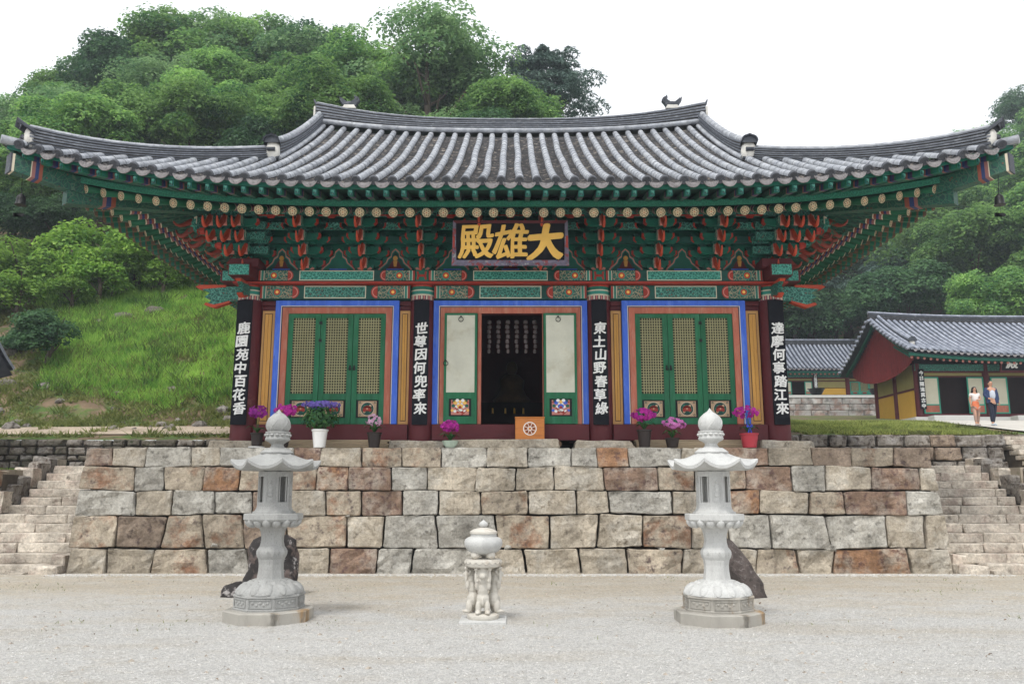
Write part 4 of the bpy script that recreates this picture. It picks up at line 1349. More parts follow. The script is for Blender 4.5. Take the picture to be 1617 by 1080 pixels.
# the open centre: two leaves folded back, papered side out
for sx, main in ((-1, 4), (1, 6)):
    a, c_ = (-1.485, -0.745) if sx < 0 else (0.745, 1.485)
    b = MB()
    y = 18.165
    z0, z1, s = 3.10, 5.60, 0.055
    zp0, zp1, zl0, zl1 = 3.27, 3.66, 3.80, 5.55
    b.bbox(a, a + s, y, y + 0.05, z0, z1, 0.004); b.bbox(c_ - s, c_, y, y + 0.05, z0, z1, 0.004)
    b.bbox(a + s, c_ - s, y + .001, y + 0.049, z0, zp0, 0.004); b.bbox(a + s, c_ - s, y + .001, y + 0.049, zp1, zl0, 0.004)
    b.bbox(a + s, c_ - s, y + .001, y + 0.049, zl1, z1, 0.004)
    b.box(a + s, a + 0.12, y + .002, y + 0.048, zp0, zp1); b.box(c_ - 0.12, c_ - s, y + .002, y + 0.048, zp0, zp1)
    d = b.build('door_leaf', G['green'], hall)
    b = MB(); b.box(a + s, c_ - s, y + 0.008, y + 0.02, zl0, zl1); b.build('door_paper', G['paper'], d)
    b = MB(); b.box(a + 0.12, c_ - 0.12, y + 0.02, y + 0.04, zp0, zp1); b.build('panel_board', G['black'], d)
    inst('painted_panel', mask_panel(0.44, 0.37, main), d, T((a + c_) / 2, y + 0.008, zp0 + 0.01))
    for (rx, rz_) in (((a + c_) / 2 - 0.02 * sx - 0.02, 5.45), ((a + 0.04 if sx < 0 else c_ - 0.03), 4.45)):
        if sx > 0 and rz_ < 5: continue
        b = MB()
        b.tube([(rx + 0.052 * math.cos(q * PI / 8), y - 0.012, rz_ + 0.052 * math.sin(q * PI / 8)) for q in range(17)], 0.008, 6, cap=False)
        b.bbox(rx - 0.015, rx + 0.015, y - 0.015, y + 0.01, rz_ + 0.045, rz_ + 0.085, 0.003)
        b.build('pull_ring', G['iron'], d)
for a, c_ in ((-0.738, -0.655), (0.72, 0.74)):
    bar(a, c_, 18.235, 18.36, 3.10, 5.60, 'salmon', 'door_jamb', hall)
# dark return walls so that the inside stays a room
b = MB()
b.box(-0.655, 0.72, 18.24, 18.4, 5.60, 5.66)
b.box(-1.6, -0.74, 18.30, 18.36, 3.1, 5.80); b.box(0.74, 1.6, 18.30, 18.36, 3.1, 5.80)
b.build('door_backing', G['maroon'], hall)

# stepping stone before the door, stacked slabs under the side sills
b = MB(); stone(b, [(-1.32, 2.53), (1.05, 2.53), (1.03, 2.74), (-1.28, 2.73)], 17.62, 0.5, nx=10, nz=4, bev=0.03, rough=0.015, seed=71, gap=0)
b.build('door_step', G['sB'], hall)
b = MB(); b.tube([(1.02, 17.66, 2.63), (1.02, 18.2, 2.63)], 0.075, 12); b.build('log_end', G['end_brown'], hall)
for s in (-1, 1):
    for i in range(5):
        rr = random.Random(i + 10 * s)
        x0_, x1_ = (-5.36, -2.64) if s < 0 else (2.75, 5.32)
        b = MB(); b.bbox(x0_ + rr.uniform(-.04, .04), x1_ + rr.uniform(-.04, .04), 17.95 + 0.03 * rr.random(), 18.4, 2.535 + 0.042 * i, 2.572 + 0.042 * i, 0.006)
        b.build('plinth_slab', G['plank'], hall)

# beams over the columns with their painting
def beam(x0, x1, z0, z1, y0, y1, half, name, pat):
    b = MB(); b.bbox(x0, x1, y0, y1, z0, z1, 0.01)
    bm = b.build(name, G['teal_dark'], hall)
    xm = (x0 + x1) / 2
    yy = y0
    e = 0.02
    h = z1 - z0
    p = MB()
    p.box(xm - half, xm + half, yy - 0.006, yy, z0 + e, z1 - e, 0)                       # cream border
    p.box(xm - half + 0.02, xm + half - 0.02, yy - 0.010, yy - 0.006, z0 + e + .02, z1 - e - .02, 1)
    for s in (-1, 1):
        cx = xm + s * (half + 0.17)
        # red crescents hugging the panel
        for r0, m_ in ((h * 0.50, 2), (h * 0.42, 3), (h * 0.34, 2)):
            p.prism([(xm + s * (half + 0.26) - s * r0 * 0.9 * math.cos(q * PI / 10 - PI / 2), (z0 + z1) / 2 + r0 * 0.92 * math.sin(q * PI / 10 - PI / 2)) for q in range(11)], 'y', yy - 0.006 - (0.5 - r0 / h) * 0.03 - .002, yy, m_)
        xa, xb = sorted((xm + s * (half + 0.27), xm + s * ((x1 - x0) / 2 - 0.16)))
        p.box(xa, xb, yy - 0.005, yy, z0 + e, z1 - e, 4)
        # flower boss
        fx = (xa + xb) / 2 + s * 0.05
        for r0, m_ in ((0.105, 5), (0.075, 6), (0.035, 7)):
            p.prism([(fx + r0 * math.cos(q * PI / 6), (z0 + z1) / 2 + r0 * math.sin(q * PI / 6)) for q in range(12)], 'y', yy - 0.012 + r0 * 0.04 - 0.004, yy, m_)
        # stripes beside the column
        base = (x1 - x0) / 2
        for k_, (o0, o1, m_) in enumerate(((.150, .135, 0), (.125, .085, 5), (.080, .065, 0), (.055, .02, 2))):
            xa, xb = sorted((xm + s * (base - o0), xm + s * (base - o1)))
            p.box(xa, xb, yy - 0.007, yy, z0 + e, z1 - e, m_)
    p.build('beam_painting', [G['cream'], G[pat], G['red'], G['pink'], G['flower_scroll'], G['teal_light'], G['orange'], G['gold']], bm)
    return bm


for x0, x1 in ((-5.68, -2.26), (-1.74, 1.74), (2.26, 5.68)):
    beam(x0, x1, 5.91, 6.235, 18.13, 18.5, 0.70, 'tie_beam', 'teal_scroll')
for x0, x1 in ((-5.70, -2.14), (-1.86, 1.86), (2.14, 5.70)):
    beam(x0, x1, 6.29, 6.56, 18.0, 18.6, 0.84, 'plate_beam', 'teal_pattern')
bar(-6.25, 6.25, 17.97, 18.6, 6.238, 6.288, 'red', 'red_fillet', hall)
for x in COLS[1:3]:
    b = MB(); b.bbox(x - 0.14, x + 0.14, 17.995, 18.6, 6.29, 6.56, 0.006)
    nd = b.build('beam_joint', G['teal'], hall)
    b = MB()
    b.box(x - .075, x + .075, 17.984, 17.996, 6.395, 6.45, 0)
    for s in (-1, 1):
        b.prism([(x + s * .07, 6.33), (x + s * .115, 6.33), (x + s * .10, 6.42), (x + s * .115, 6.52), (x + s * .07, 6.52), (x + s * 0.06, 6.42)][::s], 'y', 17.984, 17.996, 0)
    b.build('red_knot', G['red'], nd)
# corner: beam ends that run on past the corner column, carved and painted
for s in (-1, 1):
    X = lambda a: s * a
    def sb(a, c_, *r, m=0): x0_, x1_ = sorted((X(a), X(c_))); cm.bbox(x0_, x1_, *r, 0.008, m=m)
    cm = MB()
    sb(5.70, 6.55, 18.02, 18.58, 6.29, 6.56, m=0)
    sb(5.72, 6.20, 17.50, 18.02, 6.30, 6.56, m=0)
    sb(5.74, 6.18, 17.485, 17.50, 6.31, 6.55, m=1)
    sb(6.22, 6.50, 18.0, 18.02, 6.31, 6.54, m=1)
    e_ = cm.build('plate_beam_end', [G['maroon'], G['teal_pattern']], hall)
    cm = MB()
    sb(5.62, 6.28, 17.75, 18.75, 6.56, 6.76, m=0)
    cm.build('corner_cap', [G['maroon']], hall)
    # scrolled bracket arms reaching sideways and forward
    for (org, ang, sc_) in (((s * 6.2, 18.36, 6.0), s * PI / 2, 1.0), ((s * 5.93, 18.08, 6.02), 0.0, 0.72)):
        cm = MB()
        prof = [(0.0, -0.08), (-0.25, -0.10), (-0.55, -0.22), (-0.72, -0.16), (-0.62, -0.08), (-0.78, 0.0), (-0.66, 0.10), (-0.9, 0.2), (-0.5, 0.24), (0.0, 0.24)]
        cm.prism(prof, 'x', -0.07, 0.07, 0)
        M_ = T(*org) @ RZ(ang) @ SC(sc_, sc_, sc_)
        cm.v = [tuple(M_ @ Vector(p)) for p in cm.v]
        a_ = cm.build('scrolled_bracket', [G['teal_scroll']], hall)
        cm = MB()
        for pr in ([(-0.2, -0.13), (-0.55, -0.25), (-0.78, -0.18), (-0.74, -0.13), (-0.55, -0.18), (-0.2, -0.09)], [(-0.3, 0.23), (-0.9, 0.18), (-1.0, 0.24), (-0.9, 0.28), (-0.3, 0.28)]):
            cm.prism(pr, 'x', -0.08, 0.08, 0)
        cm.v = [tuple(M_ @ Vector(p)) for p in cm.v]
        cm.build('red_tongue', G['orange'], a_)

# ------------------------------------------------------------------ bracket sets
def tongue_mesh():
    """round-bellied tongue that droops forward and curls up at the tip"""
    mb = MB()
    P = [(0.03, 0.10), (-0.06, 0.085), (-0.15, 0.03), (-0.24, -0.045), (-0.32, -0.085), (-0.39, -0.075), (-0.44, -0.03), (-0.465, 0.03)]
    Rr = [(0.045, 0.085), (0.045, 0.08), (0.045, 0.062), (0.043, 0.048), (0.039, 0.038), (0.034, 0.031), (0.027, 0.022), (0.012, 0.010)]
    n = 10
    for i, ((y, z), (a, c_)) in enumerate(zip(P, Rr)):
        y0, z0 = P[max(i - 1, 0)]; y1, z1 = P[min(i + 1, len(P) - 1)]
        d = Vector((0, y1 - y0, z1 - z0)).normalized(); u = Vector((0, -d.z, d.y))
        for k_ in range(n):
            t = 2 * PI * k_ / n
            p = Vector((0, y, z)) + u * (c_ * math.sin(t)); mb.v.append((a * math.cos(t), p.y, p.z))
    for i in range(len(P) - 1):
        for k_ in range(n):
            mb.f.append((i * n + k_, i * n + (k_ + 1) % n, (i + 1) * n + (k_ + 1) % n, (i + 1) * n + k_)); mb.m.append(1 if i == 0 else (0 if i != 2 else 0))
    # scalloped green collar and a thin cream edge where the tongue leaves the arm
    mb.prism([(0.02, -0.01), (-0.05, -0.02), (-0.085, 0.05), (-0.06, 0.13), (0.0, 0.18), (0.02, 0.18)], 'x', -0.060, 0.060, 1)
    mb.prism([(-0.05, -0.024), (-0.062, -0.022), (-0.098, 0.05), (-0.072, 0.136), (-0.06, 0.13), (-0.085, 0.05)], 'x', -0.062, 0.062, 2)
    return mb.mesh('tongue', [G['orange'], G['teal_pattern'], G['pink']], smooth=True, angle=40)
TON = tongue_mesh()
def arm_mesh(l, name='bracket_arm'):
    mb = MB(); mb.box(-0.055, 0.055, -l, 0.45, 0, 0.17, 0)
    mb.box(-0.058, 0.058, -l - 0.004, -l + 0.012, 0.0, 0.172, 1)
    return mb.mesh(name, [G['teal_scroll'], G['cream']])
def cross_mesh(h):
    mb = MB()
    mb.prism([(-h, 0.17), (-h, 0.09), (-h + 0.06, 0.03), (-h + 0.15, 0.0), (h - 0.15, 0.0), (h - 0.06, 0.03), (h, 0.09), (h, 0.17)], 'y', -0.045, 0.045, 0)
    for s in (-1, 1):
        mb.prism([(s * (h + .004), 0.165), (s * (h + .004), 0.085), (s * (h - 0.055), 0.025), (s * (h - 0.075), 0.035), (s * (h - 0.035), 0.09), (s * (h - 0.04), 0.165)][::s], 'y', -0.050, 0.050, 1)
    for x in (-h + 0.07, h - 0.07, 0):
        mb.prism([(x - 0.05, 0.172), (x + 0.05, 0.172), (x + 0.07, 0.205), (x + 0.07, 0.235), (x - 0.07, 0.235), (x - 0.07, 0.205)], 'y', -0.07, 0.07, 2)
    return mb.mesh('cross_arm', [G['teal'], G['red'], G['teal_dark']])
ARM = [arm_mesh(0.22 + 0.28 * k_) for k_ in range(4)]
CRS = [cross_mesh(0.36), cross_mesh(0.52)]
mb = MB()
mb.prism([(-0.14, 0), (0.14, 0), (0.20, 0.08), (0.20, 0.15), (-0.20, 0.15), (-0.20, 0.08)], 'y', -0.2, 0.2, 0)
for s in (-1, 1):
    mb.prism([(s * 0.05, 0.01), (s * 0.12, 0.01), (s * 0.17, 0.06), (s * 0.12, 0.09), (s * 0.07, 0.05)][::s], 'y', -0.206, -0.2, 1)
BLK = mb.mesh('bracket_block', [G['teal'], G['pink']])
ZK = lambda k_: 0.12 + 0.24 * k_
Z0B = 6.56


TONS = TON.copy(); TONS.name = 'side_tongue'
G['dull_tongue'] = mat('dull_tongue_paint', (0.20, 0.035, 0.022), 0.6, 0.2, 5, col2=(0.02, 0.10, 0.06), s2=6, t2=0.55, w2=0.06)  # dull dark red with green patches for side and diagonal tongues
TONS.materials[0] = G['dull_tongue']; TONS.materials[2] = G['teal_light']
def bracket_set(x, y, ang, corner=False, sy=1.0, tiers=range(4), cross=True):
    M_ = T(x, y, Z0B) @ RZ(ang) @ SC(1, sy, 1)
    root = inst('bracket_set', BLK, hall, M_)
    for k_ in tiers:
        inst('bracket_arm', ARM[k_], root, M_ @ T(0, 0, ZK(k_)))
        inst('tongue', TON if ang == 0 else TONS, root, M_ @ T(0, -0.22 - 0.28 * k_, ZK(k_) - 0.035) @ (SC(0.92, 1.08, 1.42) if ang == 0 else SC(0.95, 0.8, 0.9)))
    if cross:
        for j in range(4):
            for q, kk in enumerate((j, j + 1)):
                if kk > 3: continue
                inst('cross_arm', CRS[q], root, M_ @ T(0, -0.28 * j, ZK(kk)))
    return root


for x in (-5.93, -4.62, -3.31, -2.0, -0.67, 0.67, 2.0, 3.31, 4.62, 5.93):
    bracket_set(x, 18.3, 0)
for s in (-1, 1):
    for y in (19.4, 20.65, 21.9, 23.15, 24.4):
        bracket_set(s * 5.93, y, s * PI / 2)
    bracket_set(s * 5.95, 18.28, s * PI / 4, sy=1.30, cross=False)
    for j in (1, 2):      # extra stacks at the corner, starting higher
        M_ = T(s * (5.93 + 0.31 * j), 18.3, Z0B)
        root = inst('corner_bracket', CRS[0], hall, M_ @ T(0, -0.28 * (j + 1), ZK(j)))
        for k_ in range(j, 4):
            inst('tongue', TON, root, M_ @ T(0, -0.22 - 0.28 * k_, ZK(k_) - 0.035) @ SC(1.12, 1.08, 1.42))
            inst('bracket_arm', ARM[k_], root, M_ @ T(0, 0, ZK(k_)))
        M_ = T(s * 5.93, 18.3 - 0.31 * j, Z0B) @ RZ(s * PI / 2)
        root = inst('corner_bracket', CRS[0], hall, M_ @ T(0, -0.28 * (j + 1), ZK(j)))
        for k_ in range(j, 4):
            inst('tongue', TONS, root, M_ @ T(0, -0.22 - 0.28 * k_, ZK(k_) - 0.035) @ SC(1.12, 1.08, 1.42))
            inst('bracket_arm', ARM[k_], root, M_ @ T(0, 0, ZK(k_)))

# long beams carried by the steps, and the purlin under the rafters
for j, (zz, hh, mt_) in enumerate(((1.10, 0.2, 'teal'), (0.62, 0.16, 'teal_dark'), (0.86, 0.16, 'teal_scroll'), (1.08, 0.16, 'teal_scroll'), (1.12, 0.24, 'teal_scroll'))):
    d = 0.28 * j
    b = MB()
    L_ = 5.98 + d
    b.bbox(-L_, L_, 18.3 - d - 0.045, 18.3 - d + 0.045, Z0B + zz, Z0B + zz + hh, 0.005)
    for s in (-1, 1):
        xa, xb = sorted((s * (5.93 + d - 0.045), s * (5.93 + d + 0.045)))
        b.bbox(xa, xb, 18.3 - d + 0.05, 25.4, Z0B + zz, Z0B + zz + hh, 0.005)
    bb = b.build('bracket_beam', G[mt_], hall)
    if j == 3:
        for xm in (-5.3, -3.96, -2.65, -1.33, 0, 1.33, 2.65, 3.96, 5.3):
            q = MB(); q.box(xm - 0.30, xm + 0.30, 18.3 - d - 0.056, 18.3 - d - 0.046, Z0B + zz - 0.012, Z0B + zz + 0.02, 0)
            q.prism([(xm - 0.10, Z0B + zz - 0.012), (xm - 0.06, Z0B + zz - 0.06), (xm + 0.06, Z0B + zz - 0.06), (xm + 0.10, Z0B + zz - 0.012)], 'y', 18.3 - d - 0.05, 18.3 - d - 0.03, 0)
            q.build('red_line', G['red'], bb)

# painted wall panels between the bracket sets
def niche_panel(seated):
    mb = MB()
    mb.box(-0.64, 0.64, 0, 0.03, 0, 1.1, 3)
    A = [(-0.40, 0.06), (-0.38, 0.12), (-0.22, 0.26), (-0.18, 0.36), (-0.10, 0.42), (-0.085, 0.52), (0, 0.60)]
    A = A + [(-x, z) for x, z in A[-2::-1]]
    mb.prism([(x * 1.0, z) for x, z in A][::-1], 'y', -0.008, 0, 1)
    mb.prism([(x * 0.90, 0.06 + (z - 0.06) * 0.93) for x, z in A][::-1], 'y', -0.012, -0.008, 2)
    mb.prism([(x * 0.82, 0.06 + (z - 0.06) * 0.87) for x, z in A][::-1], 'y', -0.016, -0.012, 3 if not seated else 4)
    if seated:
        mb.prism([(-0.18, 0.10), (0.18, 0.10), (0.14, 0.17), (0.08, 0.28), (0.05, 0.31), (-0.05, 0.31), (-0.08, 0.28), (-0.14, 0.17)][::-1], 'y', -0.020, -0.016, 5)
        mb.prism([(0.055 * math.cos(q * PI / 5), 0.36 + 0.06 * math.sin(q * PI / 5)) for q in range(10)][::-1], 'y', -0.020, -0.016, 6)
        mb.prism([(-0.03, 0.16), (0.03, 0.16), (0.05, 0.3), (-0.05, 0.3)], 'y', -0.022, -0.020, 6)
    mb.box(-0.20, 0.20, -0.024, -0.016, 0.05, 0.11, 7)
    return mb.mesh('painted_niche', [G['teal_dark'], G['pink'], G['teal_light'], G['teal'], G['teal_dark'], G['maroon'], G['ochre'], G['blue']])
NP = [niche_panel(True), niche_panel(False)]
for i, xm in enumerate((-5.275, -3.965, -2.655, -1.335, 0, 1.335, 2.655, 3.965, 5.275)):
    inst('painted_niche', NP[i % 2], hall, T(xm, 18.34, Z0B + 0.002))
b = MB()
b.box(-5.93, 5.93, 18.40, 18.46, Z0B, 8.5)
for s in (-1, 1):
    b.box(s * 5.93 - 0.04, s * 5.93 + 0.04, 18.46, 25.5, 6.5, 8.5)
b.build('bracket_wall', G['teal'], hall)
# ------------------------------------------------------------------ roof of the main hall
XC, YC, YM = 9.55, 14.52, 21.9
HY = YM - YC                      # half depth at the eaves
ZE0, LIFT, PW = 7.42, 0.66, 3.7
XG, YG = 5.40, 17.8               # foot of the gable ridge


def drop(d, t):
    return -0.24 * max(0.0, min(1.0, (d - 0.13) / 0.67)) * t ** 3.2


def front(x, d, dz):
    t = min(1.0, abs(x) / (XC - d))
    return Vector((x, 14.90 - 0.38 * t ** PW + d, ZE0 + LIFT * t ** PW + dz + drop(d, t)))


def side(y, d, dz, s):
    t = min(1.0, abs(y - YM) / (HY - d))
    return Vector((s * (9.20 + 0.35 * t ** PW - d), y, 7.75 + 0.33 * t ** PW + dz + drop(d, t)))


def zr(x):
    return 11.55 + 0.27 * (min(abs(x), XG) / XG) ** 2.6


def Ssurf(x, y):
    e = front(x, 0, 0)
    q = (y - e.y) / (YM - e.y)
    return e.z + (zr(x) - e.z) * (0.80 * q + 0.20 * q * q)


def yhip(x):
    return YG + (abs(x) - XG) * (YC - YG) / (XC - XG)


def ytop(x):
    return YM - 0.12 if abs(x) < XG else yhip(x)


roof = bpy.data.objects.new('roof', None)
place(roof, hall, T(0, YM, ZE0))
# deck under the tiles
b = MB()
N_ = 76
for i in range(N_):
    xa, xb = -XC + 2 * XC * i / N_, -XC + 2 * XC * (i + 1) / N_
    M_ = 14
    for mir in (False, True):
        for j in range(M_):
            q = []
            for (x, jj) in ((xa, j), (xb, j), (xb, j + 1), (xa, j + 1)):
                e = front(x, 0.04, 0)
                y = e.y + (ytop(x) + (0.12 if abs(x) < XG else 0) - e.y) * jj / M_
                z = Ssurf(x, y) - 0.05
                q.append((x, 2 * YM - y if mir else y, z))
            if (q[0][1] - q[3][1]) ** 2 < 1e-8 and (q[1][1] - q[2][1]) ** 2 < 1e-8: continue
            n0 = len(b.v); b.v += q
            b.f.append((n0, n0 + 1, n0 + 2, n0 + 3) if not mir else (n0 + 3, n0 + 2, n0 + 1, n0)); b.m.append(0)


def sidetop(y):
    """inner end of a side slope at this y: (x, z)"""
    if abs(y - YM) > YM - YG:
        yy = YM - abs(y - YM)
        x = XG + (yy - YG) * (XC - XG) / (YC - YG)
        return x, Ssurf(x, yhip(x))
    return XG - 0.15, Ssurf(XG, YG)


for s in (-1, 1):
    for i in range(50):
        ya, yb = YC + 2 * HY * i / 50, YC + 2 * HY * (i + 1) / 50
        q = []
        for y, w_ in ((ya, 0), (yb, 0), (yb, 1), (ya, 1)):
            p = side(y, 0.04, 0, s)
            xt, zt = sidetop(y)
            q.append((p.x, y, p.z - 0.05) if w_ == 0 else (s * xt, y, zt - 0.05))
        n0 = len(b.v); b.v += q; b.f.append((n0, n0 + 1, n0 + 2, n0 + 3)); b.m.append(0)
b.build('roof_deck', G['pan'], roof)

# gable walls
for s in (-1, 1):
    b = MB()
    n = 14
    top = [(YG + 2 * (YM - YG) * i / n, Ssurf(XG, YM - abs(YG + 2 * (YM - YG) * i / n - YM)) - 0.06) for i in range(n + 1)]
    poly = top + [(2 * YM - YG, 8.7), (YG, 8.7)]
    b.prism(poly, 'x', s * 5.1 - 0.04, s * 5.1 + 0.04)
    b.build('gable_wall', G['maroon_board'], roof)


# ---- tiles
def cover_tile_mesh():
    mb = MB()
    n = 9
    vs = []
    for y, r in ((0, 0.084), (0.04, 0.082), (1.0, 0.074)):
        for i in range(n):
            a = -0.25 + (PI + 0.5) * i / (n - 1)
            vs.append((r * math.cos(a), y, r * math.sin(a)))
    c = len(vs)
    for i in range(n):
        a = -0.25 + (PI + 0.5) * i / (n - 1)
        vs.append((0.064 * math.cos(a), 0.0, 0.064 * math.sin(a)))
    fs = []
    for r_ in range(2):
        for i in range(n - 1): fs.append((r_ * n + i, (r_ + 1) * n + i, (r_ + 1) * n + i + 1, r_ * n + i + 1))
    for i in range(n - 1): fs.append((i, i + 1, c + i + 1, c + i))
    mb.add(vs, fs)
    return mb.mesh('cover_tile', G['tile'], smooth=True, angle=50)
TILE = cover_tile_mesh()
mb = MB()
n = 16
mb.add([(0, -0.012, 0)] + [(0.056 * math.cos(2 * PI * i / n), -0.012, 0.056 * math.sin(2 * PI * i / n)) for i in range(n)] + [(0.066 * math.cos(2 * PI * i / n), -0.024, 0.066 * math.sin(2 * PI * i / n)) for i in range(n)] + [(0.088 * math.cos(2 * PI * i / n), -0.020, 0.088 * math.sin(2 * PI * i / n)) for i in range(n)] + [(0.088 * math.cos(2 * PI * i / n), 0.05, 0.088 * math.sin(2 * PI * i / n)) for i in range(n)],
       [(0, 1 + i, 1 + (i + 1) % n) for i in range(n)] + [(1 + k_ * n + i, 1 + (k_ + 1) * n + i, 1 + (k_ + 1) * n + (i + 1) % n, 1 + k_ * n + (i + 1) % n) for k_ in range(3) for i in range(n)])
for i in range(6):
    mb.box(-0.006, 0.006, -0.019, -0.010, 0.015, 0.045, mat=RY(i * PI / 3))
ENDT = mb.mesh('end_tile', G['tile_end'], smooth=True, angle=30)
# hanging drip tile: crescent face
mb = MB()
outer = [(0.145 * math.cos(PI + PI * i / 10), 0.135 * math.sin(PI + PI * i / 10)) for i in range(11)]
inner = [(0.145 - 0.29 * i / 10, -0.052 + 0.052 * ((i - 5) / 5) ** 2) for i in range(11)]
mb.prism(outer + inner[1:-1], 'y', -0.012, 0.012)
for i in range(5):
    a = PI + PI * (i + 1) / 6
    mb.prism([(0.10 * math.cos(a) + 0.016 * math.cos(q * PI / 3), 0.10 * math.sin(a) + 0.016 * math.sin(q * PI / 3)) for q in range(6)], 'y', -0.018, -0.012)
DRIP = mb.mesh('drip_tile', G['drip'])

SP = 0.348
rows = [(k_ + 0.5) * SP for k_ in range(-27, 27)]
tr = random.Random(31)
rest = MB()
TV, TF = [tuple(v.co) for v in TILE.vertices], [tuple(p.vertices) for p in TILE.polygons]


def tile_path(x, s=None):
    """frames up a row: list of (matrix, length)"""
    out = []
    e = front(x, 0, 0)
    y = e.y - 0.02
    yt = ytop(x)
    ph = tr.uniform(0, 6); am = tr.uniform(0.003, 0.016)
    while y < yt - 0.05:
        l = min(0.335, yt - y + 0.05)
        y2 = y + l * 0.9
        p0 = Vector((x + am * math.sin(ph + y * 1.7), y, Ssurf(x, y) + 0.045))
        p1 = Vector((x + am * math.sin(ph + y2 * 1.7), y2, Ssurf(x, y2) + 0.045))
        d = p1 - p0
        L_ = d.length
        d.normalize()
        rx = Vector((1, 0, 0)); rx = (rx - d * rx.dot(d)).normalized()
        up = rx.cross(d)
        M_ = Matrix(((rx.x, d.x, up.x, p0.x + tr.uniform(-.004, .004)), (rx.y, d.y, up.y, p0.y), (rx.z, d.z, up.z, p0.z + tr.uniform(-.003, .004)), (0, 0, 0, 1)))
        out.append((M_, L_ + 0.035))
        y = y2
    return out


for x in rows:
    fr_ = tile_path(x)
    for i, (M_, L_) in enumerate(fr_):
        M2 = M_ @ SC(1, L_, 1)
        if i < 5:
            inst('cover_tile', TILE, roof, M2)
        else:
            rest.add(TV, TF, mat=M2)
    e = front(x, 0, 0)
    inst('end_tile', ENDT, roof, fr_[0][0] @ T(0, -0.01, 0.0) @ RX(rad(16)) if fr_ else T(*e))
ro = rest.build('cover_tiles', G['tile'], roof, smooth=True, angle=50, kind='stuff')

# valley tiles between the rows, stepping up the slope
pan = MB()
edges = [-27.0 * SP] + [x + SP / 2 for x in rows]
for x in [r_ + SP / 2 for r_ in rows[:-1]]:
    e = front(x, 0, 0)
    y = e.y + 0.0
    yt = ytop(x)
    w_ = SP / 2 - 0.03
    prof = [(-w_, 0.035), (-w_ * 0.55, -0.012), (0, -0.03), (w_ * 0.55, -0.012), (w_, 0.035)]
    first = True
    while y < yt:
        st_ = 0.125 * tr.uniform(0.85, 1.15)
        y2 = min(y + st_, yt)
        za, zb = Ssurf(x, y), Ssurf(x, y2)
        jz, tl_ = tr.uniform(-0.004, 0.005), tr.uniform(-0.008, 0.008)
        n0 = len(pan.v)
        for px_, pz in prof:
            pan.v.append((x + px_, y, za + pz + 0.026 + jz + tl_ * px_ / w_))
        for px_, pz in prof:
            pan.v.append((x + px_, y2 + 0.01, zb + pz + 0.004 + jz))
        for px_, pz in prof:
            pan.v.append((x + px_, y + 0.004, za + pz - 0.002 + jz))
        for i in range(4):
            pan.f.append((n0 + i, n0 + i + 1, n0 + 6 + i, n0 + 5 + i)); pan.m.append(0)
            pan.f.append((n0 + 10 + i, n0 + 11 + i, n0 + 1 + i, n0 + i)); pan.m.append(0)
        y = y2
    p = front(x, -0.01, 0)
    sl = math.atan2(front(x + .1, 0, 0).z - front(x - .1, 0, 0).z, 0.2)
    inst('drip_tile', DRIP, roof, T(p.x, p.y, p.z + 0.040) @ RY(-sl) @ RX(rad(-6)) @ SC(1.04, 1, 1.22))
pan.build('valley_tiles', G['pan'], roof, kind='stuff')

# side slopes and the rear slope: rows of tile kept as one piece
sd = MB()
for s in (-1, 1):
    y = YC + 0.2
    while y < YC + 2 * HY - 0.1:
        p = side(y, 0, 0.045, s)
        xt, zt = sidetop(y)
        if abs(p.x) - xt > 0.1:
            sd.tube([(p.x, y, p.z), (s * xt, y, zt + 0.045)], 0.08, 7)
            sd.lathe([(0.088, -0.02), (0.088, 0.02)], 10, mat=T(p.x + s * 0.01, y, p.z) @ RY(PI / 2))
            for k_ in range(8):   # hanging drip tiles of the side eaves
                pass
            q = side(y + SP / 2, -0.01, 0.052, s)
            sd.prism([(q.y + a, q.z + c_) for a, c_ in outer + inner[1:-1]], 'x', q.x - 0.012, q.x + 0.012, 1)
        y += SP
for x in rows:
    e = front(x, 0, 0)
    yt = ytop(x)
    pts = [(x, 2 * YM - (e.y + (yt - e.y) * i / 6), Ssurf(x, e.y + (yt - e.y) * i / 6) + 0.045) for i in range(7)]
    if yt - e.y > 0.15: sd.tube(pts, 0.08, 6)
sd.build('side_slope_tiles', [G['tile'], G['drip']], roof, smooth=True, angle=45, kind='stuff')

G['ridge_mid'] = mat('ridge_course_tile', (0.115, 0.125, 0.145), 0.6, 0.3, 5, col2=(0.22, 0.23, 0.25), s2=8, t2=0.62, w2=0.2)
